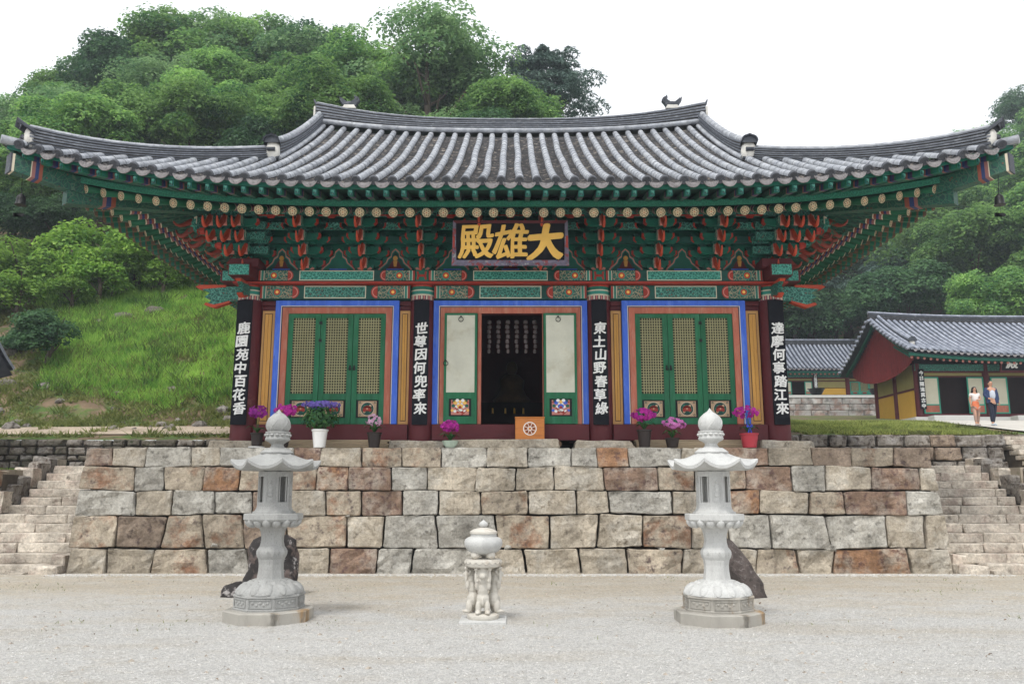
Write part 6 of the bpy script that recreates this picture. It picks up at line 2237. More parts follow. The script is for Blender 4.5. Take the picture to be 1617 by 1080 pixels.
def pot_plant(x, label, kind, col, pot, pr, ph, top, spread, nb=26, fs=0.04, y=17.52, lean=0.0, leafy=False, saucer=None, ribbon=False, zb=2.545):
    t_ = thing('potted_' + kind, (x, y, zb), label, 'potted flower')
    spread *= 1.12; nb = int(nb * 1.6)
    rg = np.random.default_rng(int(abs(x) * 100) + 5)
    z0 = zb
    if saucer:
        b = MB(); b.lathe([(pr * 1.25, 0), (pr * 1.35, 0.03), (pr * 1.2, 0.03), (pr, 0.02)], 18, (x, y, z0)); b.build('saucer', G[saucer], t_, smooth=True, angle=40); z0 += 0.02
    b = MB()
    if pot == 'pot_celadon': prof = [(pr * 0.6, 0), (pr * 0.95, ph * 0.4), (pr * 1.1, ph * 0.85), (pr * 1.18, ph), (pr * 1.05, ph), (pr * 0.95, ph * 0.85)]
    else: prof = [(pr * 0.74, 0), (pr * 0.97, ph * 0.88), (pr * 1.06, ph * 0.90), (pr * 1.08, ph), (pr * 0.96, ph), (pr * 0.93, ph * 0.9)]
    b.lathe(prof, 20, (x, y, z0)); b.build('pot', G[pot], t_, smooth=True, angle=40)
    b = MB(); b.lathe([(pr * 0.95, ph * 0.88), (pr * 0.5, ph * 0.93), (0.01, ph * 0.94)], 14, (x, y, z0)); b.build('soil', G['mortar'], t_)
    zt = z0 + ph
    if leafy:
        C = []; Nn = []
        n = 560
        e = rg.normal(size=(n, 3)); e /= np.linalg.norm(e, axis=1, keepdims=True)
        P = np.array([x + lean, y, zt + (top - zt) * 0.45]) + e * np.array([spread, spread * 0.8, (top - zt) * 0.48]) * rg.uniform(0.55, 1.0, (n, 1))
        V = leaf_verts(P, e + np.array([0, -0.2, 0.4]), 0.042, rg, 0.62)
    else:
        out = []
        for k_ in range(7):
            a = 2 * PI * k_ / 7 + 0.4
            l = pr * rg.uniform(1.2, 1.9)
            d = np.array([math.cos(a), math.sin(a), 0.0]); s_ = np.array([-math.sin(a), math.cos(a), 0.0])
            p0 = np.array([x, y, zt - 0.01])
            ps = [p0, p0 + d * l * 0.4 + [0, 0, l * 0.55], p0 + d * l * 0.8 + [0, 0, l * 0.6], p0 + d * l * 1.15 + [0, 0, l * 0.38]]
            w_ = [0.012, 0.032, 0.03, 0.003]
            for j in range(3):
                out += [ps[j] - s_ * w_[j], ps[j] + s_ * w_[j], ps[j + 1] + s_ * w_[j + 1], ps[j + 1] - s_ * w_[j + 1]]
        V = np.array(out)
    o = bpy.data.objects.new('leaves', np_mesh('leaves', V, 4, FL['leaf'])); place(o, t_)
    b = MB()
    for k_ in range(4 if not leafy else 5):
        a = k_ * 1.6
        q = Vector((x + lean + spread * 0.45 * math.cos(a), y + 0.04 * math.sin(a), top - 0.08))
        b.tube([(x + 0.02 * math.cos(a), y + 0.02 * math.sin(a), zt - 0.02), (x + lean * 0.3 + 0.02 * math.cos(a), y, (zt + top) / 2), q], [0.006, 0.005, 0.003], 5)
    b.build('stems', FL['leaf'], t_)
    if leafy:
        V = blossoms((x + lean, y, top - 0.05), (spread * 0.95, spread * 0.7, 0.075), nb, fs, rg)
    else:
        V = blossoms((x + lean, y, top - 0.12), (spread, spread * 0.55, 0.13), nb, fs, rg)
    o = bpy.data.objects.new('blossom', np_mesh('blossom', V, 4, FL[col])); place(o, t_)
    if ribbon:
        b = MB()
        for s in (-1, 1):
            b.prism([(0, 0), (s * 0.05, 0.05), (s * 0.07, 0.0), (s * 0.05, -0.03)][::s], 'y', -0.012, 0.0, mat=T(x + lean, y - pr * 0.9, zt + 0.14))
            b.prism([(0, 0), (s * 0.02, -0.14), (s * 0.045, -0.13)][::s], 'y', -0.01, 0.0, mat=T(x + lean, y - pr * 0.9, zt + 0.14))
        b.build('ribbon', G['ribbon'], t_)
    return t_


pot_plant(-5.40, 'purple orchid in a dark pot on a white saucer, beside the far left column', 'orchid', 'purple', 'pot_dark', 0.13, 0.30, 3.44, 0.19, 40, 0.045, y=17.62, saucer='pot_white')
pot_plant(-4.82, 'purple orchid standing behind the top of the left stone lantern', 'orchid', 'magenta', 'pot_dark', 0.12, 0.22, 3.46, 0.24, 46, 0.046, y=17.60, lean=0.02)
pot_plant(-4.03, 'violet hydrangea in a tall white pot', 'hydrangea', 'violet', 'pot_white', 0.165, 0.38, 3.50, 0.40, 120, 0.032, y=17.48, leafy=True)
pot_plant(-2.88, 'pale pink orchid in a dark brown pot', 'orchid', 'pale', 'pot_dark', 0.15, 0.32, 3.24, 0.17, 15, 0.042, y=17.50)
pot_plant(-1.27, 'bright magenta orchid in a low pale green pot beside the door step', 'orchid', 'magenta', 'pot_celadon', 0.15, 0.14, 3.12, 0.19, 40, 0.042, y=17.47)
pot_plant(2.84, 'large purple orchid in a dark pot, left of the smaller pink one', 'orchid', 'magenta', 'pot_dark', 0.15, 0.38, 3.36, 0.25, 50, 0.046, y=17.52)
pot_plant(3.42, 'pink orchid in a small dark pot between the large orchid and the right lantern', 'orchid', 'pink', 'pot_dark', 0.15, 0.20, 3.18, 0.25, 34, 0.044, y=17.48, lean=0.05)
pot_plant(5.07, 'magenta orchid with a blue ribbon in a red pot', 'orchid', 'magenta', 'pot_red', 0.19, 0.30, 3.42, 0.27, 42, 0.044, y=17.55, ribbon=True, lean=-0.03)

# ------------------------------------------------------------------ stone lanterns
def octo(r, sx=1.0): return [(r * sx * math.cos(PI / 8 + i * PI / 4), r * math.sin(PI / 8 + i * PI / 4)) for i in range(8)]


def petals(mb, c, r, n, pr, pz, up=True, m=0, rot=0.0, z=0.0):
    for i in range(n):
        a = 2 * PI * i / n + rot
        M_ = T(c[0], c[1], c[2] + z) @ RZ(a) @ T(r, 0, 0) @ RY(rad(38 if up else -38))
        k0 = len(mb.v)
        mb.ball((0, 0, 0), (pr[0], pr[1], pz), 8, 5, m)
        mb.v[k0:] = [tuple(M_ @ Vector(p)) for p in mb.v[k0:]]


def stone_lantern(x, y, label, mt, base_mt, plinth_mt, yaw=0.0):
    t_ = thing('stone_lantern', (x, y, 0), label, 'stone lantern', 'pair of stone lanterns')
    c = (x, y, 0)
    r8 = PI / 8
    def oct_lathe(prof, name, mm, smooth=False, n=8, par=t_):
        b = MB(); b.lathe(prof, n, c, rot=r8 + yaw if n == 8 else 0)
        return b.build(name, G[mm], par, smooth=smooth, angle=35)
    oct_lathe([(0.61, -0.03), (0.615, 0.13), (0.60, 0.145), (0.40, 0.15)], 'foot_slab', base_mt)
    b = MB()
    b.lathe([(0.485, 0.145), (0.49, 0.17), (0.475, 0.18), (0.475, 0.30), (0.49, 0.315), (0.485, 0.335), (0.45, 0.345)], 8, c, rot=r8 + yaw)
    for i in range(8):   # sunk panels with a low relief scroll
        a = yaw + i * PI / 4 + PI / 2
        M_ = T(*c) @ RZ(a) @ T(0, -0.443, 0)
        for (x0_, x1_, z0_, z1_) in ((-0.15, 0.15, 0.19, 0.20), (-0.15, 0.15, 0.285, 0.295), (-0.155, -0.145, 0.19, 0.295), (0.145, 0.155, 0.19, 0.295)):
            b.box(x0_, x1_, -0.008, 0.0, z0_, z1_, mat=M_)
        for q in range(5):
            b.ball((-0.1 + 0.05 * q, 0, 0.242 + 0.012 * (-1) ** q), (0.022, 0.010, 0.018), 6, 4, mat=M_)
    b.build('plinth', G[plinth_mt], t_)
    b = MB()
    b.lathe([(0.46, 0.34), (0.455, 0.37), (0.40, 0.43), (0.30, 0.475), (0.245, 0.49), (0.235, 0.51), (0.20, 0.515)], 40, c)
    petals(b, c, 0.385, 14, (0.105, 0.078), 0.050, z=0.400, rot=yaw)
    petals(b, c, 0.29, 14, (0.075, 0.05), 0.040, z=0.448, rot=yaw + PI / 14)
    lb = b.build('lotus_base', G[mt], t_, smooth=True, angle=50)
    prof = [(0.215, 0.505), (0.205, 0.53), (0.190, 0.62), (0.188, 0.70), (0.20, 0.76), (0.225, 0.80), (0.235, 0.83), (0.235, 0.86), (0.222, 0.885), (0.19, 0.92), (0.172, 0.98), (0.172, 1.04), (0.185, 1.10), (0.21, 1.15), (0.225, 1.17)]
    b = MB(); b.lathe(prof, 8, c, rot=r8 + yaw)
    for i in range(8):
        a = yaw + i * PI / 4 + PI / 2
        M_ = T(*c) @ RZ(a) @ T(0, -0.218, 0.845)
        for q in range(4):
            b.ball((0.018 * math.cos(q * PI / 2), 0, 0.014 * math.sin(q * PI / 2)), (0.012, 0.008, 0.012), 6, 4, mat=M_)
    b.build('shaft', G[mt], t_)
    b = MB()
    b.lathe([(0.22, 1.165), (0.25, 1.18), (0.32, 1.215), (0.375, 1.245), (0.385, 1.26)], 40, c)
    petals(b, c, 0.33, 16, (0.075, 0.062), 0.044, up=False, z=1.215, rot=yaw)
    b.build('lotus_capital', G[mt], t_, smooth=True, angle=50)
    oct_lathe([(0.40, 1.258), (0.41, 1.265), (0.41, 1.33), (0.40, 1.34), (0.30, 1.342), (0.295, 1.365), (0.27, 1.37), (0.25, 1.40), (0.24, 1.43), (0.22, 1.432)], 'seat_slab', mt)
    # fire chamber: eight posts, four carved faces and four openings
    b = MB()
    zc0, zc1 = 1.43, 1.88
    R_ = 0.235
    b.lathe([(R_, zc0), (R_, zc0 + 0.055), (R_ - 0.04, zc0 + 0.056)], 8, c, rot=r8 + yaw)
    b.lathe([(R_ - 0.04, zc1 - 0.066), (R_, zc1 - 0.065), (R_, zc1), (0.1, zc1 + 0.002)], 8, c, rot=r8 + yaw)
    ap = R_ * math.cos(PI / 8); hw = R_ * math.sin(PI / 8)
    for i in range(8):
        M_ = T(*c) @ RZ(yaw + i * PI / 4) @ T(0, -ap, 0)
        if i % 2 == 0:
            b.box(-hw + 0.001, hw - 0.001, 0.002, 0.035, zc0 + 0.05, zc1 - 0.06, mat=M_)
            for (x0_, x1_, z0_, z1_) in ((-0.06, -0.05, 1.50, 1.80), (0.05, 0.06, 1.50, 1.80), (-0.06, 0.06, 1.49, 1.50), (-0.06, 0.06, 1.80, 1.81)):
                b.box(x0_, x1_, -0.006, 0.002, z0_, z1_, mat=M_)
            b.ball((0, 0, 1.745), (0.018, 0.014, 0.022), 8, 5, mat=M_)
            b.ball((0, 0, 1.655), (0.032, 0.016, 0.065), 8, 5, mat=M_)
            b.ball((0, 0, 1.575), (0.042, 0.016, 0.028), 8, 5, mat=M_)
        else:
            for s in (-1, 1):
                b.box(s * hw - (0.022 if s > 0 else -0.001), s * hw + (-0.001 if s > 0 else 0.022), 0.004, 0.035, zc0 + 0.05, zc1 - 0.06, mat=M_)
                b.box(s * 0.048 - 0.007, s * 0.048 + 0.007, 0.008, 0.02, zc0 + 0.05, zc1 - 0.06, mat=M_)
    b.build('fire_chamber', G[mt], t_)
    # roof with eight lifted corners
    b = MB()
    n = 64
    def oct_r(a):
        q = (a - yaw + PI / 8) % (PI / 4) - PI / 8
        return math.cos(PI / 8) / math.cos(q)
    def corner(a):
        q = abs(((a - yaw - PI / 8) + PI / 8) % (PI / 4) - PI / 8) / (PI / 8)
        return 1 - q
    prof = [(0.13, 2.15, 0), (0.20, 2.125, 0), (0.30, 2.075, 0.1), (0.42, 2.02, 0.35), (0.52, 1.985, 0.75), (0.585, 1.975, 1.0), (0.60, 1.965, 1.05), (0.595, 1.925, 1.05), (0.50, 1.905, 0.7), (0.36, 1.895, 0.3), (0.2, 1.885, 0)]
    vs, fs = [], []
    for r, z, k_ in prof:
        for i in range(n):
            a = 2 * PI * i / n
            cc = corner(a) ** 2.2
            rr_ = r * (oct_r(a) * (1 - 0.0) + 0.05 * cc * k_)
            vs.append((x + rr_ * math.cos(a), y + rr_ * math.sin(a), z + 0.085 * cc * k_ - 0.02 * k_))
    for j in range(len(prof) - 1):
        for i in range(n):
            fs.append((j * n + i, (j + 1) * n + i, (j + 1) * n + (i + 1) % n, j * n + (i + 1) % n))
    b.add(vs, fs)
    b.build('lantern_roof', G[mt], t_, smooth=True, angle=50)
    b = MB()
    b.lathe([(0.24, 2.11), (0.25, 2.13), (0.20, 2.165), (0.12, 2.19), (0.10, 2.21)], 32, c)
    petals(b, c, 0.19, 10, (0.06, 0.05), 0.022, z=2.148, rot=yaw)
    b.lathe([(0.10, 2.20), (0.09, 2.24), (0.13, 2.27), (0.17, 2.285), (0.185, 2.30), (0.185, 2.32), (0.175, 2.33), (0.175, 2.385), (0.185, 2.39), (0.185, 2.405), (0.15, 2.41)], 32, c)
    for i in range(14):
        a = 2 * PI * i / 14
        b.ball((x + 0.176 * math.cos(a), y + 0.176 * math.sin(a), 2.36), (0.032, 0.032, 0.022), 6, 4)
    fin = b.build('finial_ring', G[mt], t_, smooth=True, angle=45)
    b = MB()
    b.lathe([(0.13, 2.40), (0.165, 2.43), (0.186, 2.48), (0.185, 2.53), (0.155, 2.59), (0.10, 2.63), (0.05, 2.655), (0.02, 2.69), (0.004, 2.71)], 28, c)
    for i in range(6):     # swirled ridges of the flame jewel
        a0 = i * PI / 3
        pts, rs = [], []
        for q in range(9):
            tt = q / 8
            zz = 2.42 + 0.24 * tt
            r_ = 0.185 * math.sin(PI * (0.28 + 0.66 * tt)) ** 0.8
            pts.append((x + r_ * math.cos(a0 + tt * 1.3), y + r_ * math.sin(a0 + tt * 1.3), zz)); rs.append(0.013 * (1 - 0.5 * tt))
        b.tube(pts, rs, 6)
    b.build('jewel', G[mt], t_, smooth=True, angle=60)
    slim = {'shaft': 0.84, 'jewel': 0.85, 'finial_ring': 0.88, 'fire_chamber': 0.95}
    for ch in t_.children:      # slimmer than first laid out
        k_ = slim.get(ch.name.split('.')[0], 0.93)
        ox, oy = WM[ch.name].translation.x - x, WM[ch.name].translation.y - y
        for v in ch.data.vertices:
            v.co.x = (v.co.x + ox) * k_ - ox; v.co.y = (v.co.y + oy) * k_ - oy
    return t_


stone_lantern(-3.10, 11.07, 'grey stone lantern on the left with a plain pointed jewel on top', 'granite', 'granite_stain', 'granite')
stone_lantern(2.66, 10.92, 'whiter stone lantern on the right standing on a rust stained foot', 'granite_w', 'granite_stain', 'granite_stain')

# ------------------------------------------------------------------ stone incense burner on its carved stand
CX_, CY_ = -0.335, 10.95
t_ = thing('burner_stand', (CX_, CY_, 0), 'pale marble stand carved as standing lions under a round top', 'stone stand')
b = MB(); b.bbox(CX_ - 0.29, CX_ + 0.30, CY_ - 0.28, CY_ + 0.28, -0.02, 0.035, 0.008); b.build('base_slab', G['granite_w'], t_)
b = MB(); b.lathe([(0.195, 0.033), (0.205, 0.05), (0.20, 0.085), (0.17, 0.10)], 28, (CX_, CY_, 0)); b.build('round_foot', G['marble'], t_, smooth=True, angle=40)
def lion(cx, cy, ang, z0, h, w_):
    """lion standing on its hind legs, arms raised to the disc; one fused body"""
    mb = MB()
    k_ = h / 0.56
    def B(p, r): mb.ball((p[0] * w_, p[1] * w_, p[2] * k_), tuple(a * (w_ if i < 2 else k_) for i, a in enumerate(r)), 10, 7)
    B((0, 0.01, 0.17), (0.085, 0.075, 0.10)); B((0, 0.0, 0.30), (0.075, 0.065, 0.11)); B((0, -0.01, 0.40), (0.075, 0.065, 0.07))
    B((0, -0.035, 0.475), (0.072, 0.075, 0.07)); B((0, -0.10, 0.455), (0.042, 0.04, 0.035)); B((0, -0.06, 0.535), (0.045, 0.045, 0.03))
    for s in (-1, 1):
        B((s * 0.055, -0.02, 0.08), (0.040, 0.05, 0.085)); B((s * 0.062, -0.06, 0.02), (0.038, 0.06, 0.022))
        B((s * 0.075, -0.035, 0.34), (0.028, 0.035, 0.06)); B((s * 0.088, -0.05, 0.44), (0.022, 0.026, 0.085)); B((s * 0.085, -0.05, 0.535), (0.03, 0.032, 0.025))
        B((s * 0.05, -0.03, 0.53), (0.018, 0.014, 0.022))
        for q in range(4): B((s * 0.068, 0.0 - 0.02 * q, 0.50 - 0.035 * q), (0.018, 0.02, 0.018))
    B((0, -0.075, 0.15), (0.018, 0.015, 0.05)); B((0, 0.09, 0.12), (0.03, 0.03, 0.06)); B((0, 0.10, 0.20), (0.022, 0.022, 0.05))
    M_ = T(cx, cy, z0) @ RZ(ang)
    me = mb.mesh('lion', G['marble'])
    o = bpy.data.objects.new('lion', me)
    place(o, None, M_)
    md = o.modifiers.new('r', 'REMESH'); md.mode = 'VOXEL'; md.voxel_size = 0.0085; md.use_smooth_shade = True
    bpy.context.view_layer.update()
    me2 = bpy.data.meshes.new_from_object(o.evaluated_get(bpy.context.evaluated_depsgraph_get()))
    o.modifiers.clear()
    bpy.data.objects.remove(o)
    me2.name = 'lion_support'
    me2.materials.clear(); me2.materials.append(G['marble'])
    return me2
L0 = lion(0, 0, 0, 0, 0.56, 1.0)
inst('lion_support', L0, t_, T(CX_, CY_ - 0.075, 0.10) @ SC(1, 1, 1.03))
inst('lion_support', L0, t_, T(CX_ - 0.135, CY_ + 0.055, 0.10) @ RZ(rad(-115)) @ SC(1, 1, 1.03))
inst('lion_support', L0, t_, T(CX_ + 0.135, CY_ + 0.055, 0.10) @ RZ(rad(115)) @ SC(1, 1, 1.03))
b = MB(); b.lathe([(0.19, 0.665), (0.225, 0.68), (0.235, 0.70), (0.235, 0.745), (0.225, 0.765), (0.18, 0.772)], 36, (CX_, CY_, 0))
for i in range(18):
    a = 2 * PI * i / 18
    b.tube([(CX_ + 0.238 * math.cos(a + q), CY_ + 0.238 * math.sin(a + q), 0.745 - 0.03 * math.cos(q * PI / 0.35)) for q in (-0.175, -0.09, 0, 0.09, 0.175)], 0.007, 5)
b.build('round_top', G['marble'], t_, smooth=True, angle=40)
t_ = thing('incense_burner', (CX_, CY_, 0.772), 'round white stone incense pot with a knobbed lid, standing on the carved stand', 'incense burner')
b = MB(); b.lathe([(0.05, 0.83), (0.14, 0.835), (0.20, 0.87), (0.24, 0.93), (0.248, 0.975), (0.235, 1.015), (0.20, 1.04), (0.168, 1.05), (0.165, 1.085), (0.12, 1.085)], 40, (CX_, CY_, 0)); b.build('pot_body', G['granite_w'], t_, smooth=True, angle=50)
for i in range(3):
    a = -PI / 2 + PI / 3 + i * 2 * PI / 3
    if i == 0: a = -PI / 2 + 0.75
    if i == 2: a = -PI / 2 - 0.75
    if i == 1: a = PI / 2
    b = MB(); b.ball((CX_ + 0.145 * math.cos(a), CY_ + 0.145 * math.sin(a), 0.82), (0.06, 0.055, 0.05), 12, 8); b.build('foot', G['marble'], t_, smooth=True)
b = MB(); b.lathe([(0.165, 1.083), (0.178, 1.087), (0.178, 1.112), (0.165, 1.122), (0.12, 1.145), (0.05, 1.16), (0.03, 1.168)], 36, (CX_, CY_, 0)); ld = b.build('lid', G['marble'], t_, smooth=True, angle=50)
b = MB(); b.lathe([(0.022, 1.16), (0.05, 1.18), (0.058, 1.20), (0.05, 1.225), (0.02, 1.245), (0.006, 1.26)], 18, (CX_, CY_, 0)); b.build('knob', G['granite_w'], ld, smooth=True)

# ------------------------------------------------------------------ two dark boulders behind the lanterns
def boulder(x, y, name, label, mt, pts, seed):
    """column of irregular rings: (z, cx, cy, rx, ry)"""
    mb = MB()
    n = 22
    rings = []
    P = []
    for i in range(len(pts) - 1):
        for k_ in range(4):
            t = k_ / 4
            P.append([a * (1 - t) + c_ * t for a, c_ in zip(pts[i], pts[i + 1])])
    P.append(list(pts[-1]))
    for (z, cx, cy, rx, ry) in P:
        for i in range(n):
            a = 2 * PI * i / n
            q = 1 + 0.20 * noise.noise(Vector((math.cos(a) * 1.3, math.sin(a) * 1.3, z * 1.7 + seed))) + 0.12 * noise.noise(Vector((math.cos(a) * 4, math.sin(a) * 4, z * 6 + seed)))
            mb.v.append((x + cx + rx * q * math.cos(a), y + cy + ry * q * math.sin(a), z))
    for j in range(len(P) - 1):
        for i in range(n):
            mb.f.append((j * n + i, j * n + (i + 1) % n, (j + 1) * n + (i + 1) % n, (j + 1) * n + i)); mb.m.append(0)
    mb.f.append(tuple((len(P) - 1) * n + i for i in range(n))); mb.m.append(0)
    o = mb.build(name, G[mt], None, smooth=True, angle=60)
    return tag(o, label, 'boulder')
boulder(-3.86, 13.6, 'boulder', 'black and white lichened boulder behind the left stone lantern', 'boulder',
        [(-0.08, -0.02, 0, 0.52, 0.40), (0.12, 0.02, 0, 0.45, 0.34), (0.4, 0.04, 0.02, 0.40, 0.31), (0.70, 0.05, 0.05, 0.38, 0.28), (0.86, 0.07, 0.06, 0.32, 0.22), (0.94, 0.08, 0.06, 0.18, 0.12)], 1)
boulder(3.64, 13.5, 'boulder', 'leaning brown grey boulder behind the right stone lantern', 'boulder2',
        [(-0.08, 0.10, 0, 0.34, 0.30), (0.2, 0.03, 0.02, 0.31, 0.28), (0.5, -0.08, 0.05, 0.27, 0.25), (0.74, -0.17, 0.08, 0.18, 0.20), (0.85, -0.20, 0.10, 0.12, 0.13), (0.89, -0.21, 0.1, 0.06, 0.06)], 7)
b = MB(); rock_blob(b, (-4.32, 13.5, 0.05), 0.22, 3.3, (1.1, 0.8, 0.8)); tag(b.build('rock', G['boulder'], None, smooth=True), 'small dark stone leaning at the left foot of the lichened boulder', 'rock')
# ------------------------------------------------------------------ far halls
G['far_yellow'] = mat('far_yellow_plaster', (0.62, 0.36, 0.06), 0.8, 0.06, 2)
G['far_olive'] = mat('far_olive_plaster', (0.30, 0.26, 0.10), 0.8, 0.08, 2)
G['far_green'] = mat('far_green_paint', (0.03, 0.30, 0.20), 0.6, 0.1, 2)
G['far_tile'] = mat('far_grey_tile', (0.20, 0.22, 0.27), 0.6, 0.15, 3, col2=(0.34, 0.36, 0.41), s2=3, t2=0.55, w2=0.3)
G['far_pan'] = mat('far_valley_tile', (0.06, 0.068, 0.09), 0.8, 0.3, 3)
G['far_rafter'] = mat('far_rafter_green', (0.012, 0.10, 0.07), 0.6, 0.2, 3)
G['far_paper'] = mat('far_door_paper', (0.60, 0.57, 0.44), 0.8, 0.05, 2)
G['far_wall'] = mat('pale_dressed_stone', (0.40, 0.38, 0.36), 0.85, 0.35, 1.2, col2=(0.27, 0.19, 0.16), s2=0.9, t2=0.52, col3=(0.16, 0.15, 0.14), s3=1.4, t3=0.56, bump=0.4)
G['far_slab'] = mat('pale_slab', (0.60, 0.59, 0.57), 0.8, 0.06, 2)

UT = MB(); UT.tube([(0, 0, 0), (0, 1, 0)], 1.0, 7); UT = UT.mesh('tile_row', G['far_tile'], smooth=True)


def gable_hall(name, label, x0, x1, yf, yb, ze, zrg, gz, sp=0.35, rise=0.55, gable=True, wx0=None, wx1=None, wyf=None, wyb=None, bays=(), detail=True, back=True, plinth=0.35, group=None):
    """tiled hall facing -Y: eaves at y=yf/yb, height ze; ridge height zrg; walls at wx0..wx1"""
    t_ = thing(name, ((x0 + x1) / 2, wyf, gz), label, 'temple hall', group)
    ym = (yf + yb) / 2
    xm, hx = (x0 + x1) / 2, (x1 - x0) / 2
    def lift(x): return rise * (abs(x - xm) / hx) ** 3
    def sur(x, y):
        q = 1 - abs(y - ym) / (ym - yf)
        e = ze + lift(x)
        r = zrg + lift(x) * 0.7
        return e + (r - e) * (0.78 * q + 0.22 * q * q)
    b = MB()
    n = 24
    b.grid(lambda u, v: (x0 + (x1 - x0) * u, yf + (yb - yf) * v, sur(x0 + (x1 - x0) * u, yf + (yb - yf) * v)), n, 16)
    b.grid(lambda u, v: (x0 + (x1 - x0) * u, yf + (yb - yf) * v, sur(x0 + (x1 - x0) * u, yf + (yb - yf) * v) - 0.16), n, 16, flip=True)
    rf = b.build('roof', G['far_pan'], t_)
    k_ = int((x1 - x0) / sp)
    for i in range(k_ + 1):
        x = x0 + 0.08 + (x1 - x0 - 0.16) * i / k_
        mb = MB(); m_ = 5
        mb.tube([(x, yf - 0.06 + (ym - yf) * j / m_, sur(x, yf + (ym - yf) * j / m_) + 0.05) for j in range(m_ + 1)], 0.085, 6)
        mb.build('tile_row', G['far_tile'], rf, smooth=True, angle=60)
        if i < k_ and detail:
            mb = MB(); xx = x + sp / 2; zz = sur(xx, yf)
            mb.prism([(xx - 0.12, zz + 0.02), (xx - 0.07, zz - 0.08), (xx, zz - 0.11), (xx + 0.07, zz - 0.08), (xx + 0.12, zz + 0.02)][::-1], 'y', yf - 0.05, yf - 0.02)
            mb.build('drip_tile', G['drip'], rf)
    mb = MB()
    for i in range(0, k_ + 1):
        x = x0 + 0.08 + (x1 - x0 - 0.16) * i / k_
        mb.tube([(x, yb + 0.06 - (yb - ym) * j / 3, sur(x, yb - (yb - ym) * j / 3) + 0.05) for j in range(4)], 0.085, 5)
    mb.build('rear_tile_rows', G['far_tile'], rf, kind='stuff')
    # main ridge and verge ridges
    def rg_(pts, h, w_, nm):
        mb = MB()
        for c0, c1, ww, m_ in ((0, 0.18, 1.0, 0), (0.18, 0.3, 0.8, 1), (0.3, 0.48, 1.0, 0), (0.48, 0.58, 0.8, 1), (0.58, 0.86, 1.0, 0)):
            n_ = len(pts)
            vs = []
            for i, p in enumerate(pts):
                d = Vector(pts[min(i + 1, n_ - 1)]) - Vector(pts[max(i - 1, 0)]); o_ = Vector((-d.y, d.x, 0)).normalized() * w_ * ww
                vs += [(p[0] - o_.x, p[1] - o_.y, p[2] + h * c0), (p[0] + o_.x, p[1] + o_.y, p[2] + h * c0), (p[0] + o_.x, p[1] + o_.y, p[2] + h * c1), (p[0] - o_.x, p[1] - o_.y, p[2] + h * c1)]
            fs = [(i * 4 + q, i * 4 + (q + 1) % 4, i * 4 + 4 + (q + 1) % 4, i * 4 + 4 + q) for i in range(n_ - 1) for q in range(4)] + [(3, 2, 1, 0), tuple((n_ - 1) * 4 + q for q in range(4))]
            mb.add(vs, fs, m_)
        mb.tube([(p[0], p[1], p[2] + h * 0.92) for p in pts], 0.09, 8, m=2)
        return mb.build(nm, [G['tile_dark'], G['mortar'], G['far_tile']], rf)
    rg_([(x0 + (x1 - x0) * i / 16, ym, sur(x0 + (x1 - x0) * i / 16, ym)) for i in range(17)], 0.48, 0.15, 'main_ridge')
    for xx in (x0 + 0.55, x1 - 0.55):
        rg_([(xx, yf + 0.9 + (ym - yf - 0.9) * i / 6, sur(xx, yf + 0.9 + (ym - yf - 0.9) * i / 6) + 0.02) for i in range(7)], 0.30, 0.12, 'verge_ridge')
        mb = MB(); mb.ball((xx, yf + 0.85, sur(xx, yf + 0.85) + 0.16), (0.16, 0.1, 0.18), 8, 6, m=0)
        mb.prism([(0.22 * math.cos(PI * i / 6), 0.26 * math.sin(PI * i / 6)) for i in range(7)], 'y', -0.08, 0.08, 1, mat=T(xx, yf + 0.8, sur(xx, yf + 0.8) + 0.28))
        mb.build('ridge_end', [G['plaster'], G['tile_dark']], rf, smooth=True, angle=40)
    # verge tiles running down both gables (edge on)
    for s, xx in ((-1, x0), (1, x1)):
        for i in range(26):
            y = yf + 0.15 + (yb - yf - 0.3) * i / 25
            mb = MB(); mb.tube([(xx - s * 0.02, y, sur(xx, y) + 0.03), (xx - s * -0.0 + s * 0.16, y, sur(xx, y) + 0.0)], 0.085, 7)
            if s < 0: mb.build('verge_tile', G['far_tile'], rf, smooth=True, angle=50)
    if gable:   # boarded wind screens
        for s, xx in ((-1, x0 + 0.55), (1, x1 - 0.55)):
            nb = 34
            for i in range(nb):
                ya, yb_ = yf + 0.7 + (yb - yf - 1.4) * i / nb, yf + 0.7 + (yb - yf - 1.4) * (i + 1) / nb
                yc = (ya + yb_) / 2
                q = (yc - ym) / ((yb - yf) / 2 - 0.7)
                zb = ze - 0.15 - 0.95 * (1 - q * q) ** 0.7 + 0.35
                za = sur(xx, yc) - 0.18
                if za - zb < 0.05: continue
                b = MB(); b.box(xx - 0.03, xx + 0.03, ya + 0.03, yb_ - 0.03, zb, za); b.box(xx - 0.01, xx + 0.025, ya - 0.03, ya + 0.03, zb, za)
                b.build('gable_board', G['maroon_board'], t_)
            b = MB(); b.sweep([(xx - s * -0.0, yf + 0.4 + (yb - yf - 0.8) * i / 16, sur(xx, yf + 0.4 + (yb - yf - 0.8) * i / 16) - 0.22) for i in range(17)], [(-0.04, -0.16), (0.04, -0.16), (0.04, 0.06), (-0.04, 0.06)], outs=(1, 0, 0))
            b.v = [(p[0] + s * 0.28, p[1], p[2]) for p in b.v]
            b.build('barge_board', G['far_rafter'], t_)
    # rafters: rows of small round ends
    b = MB()
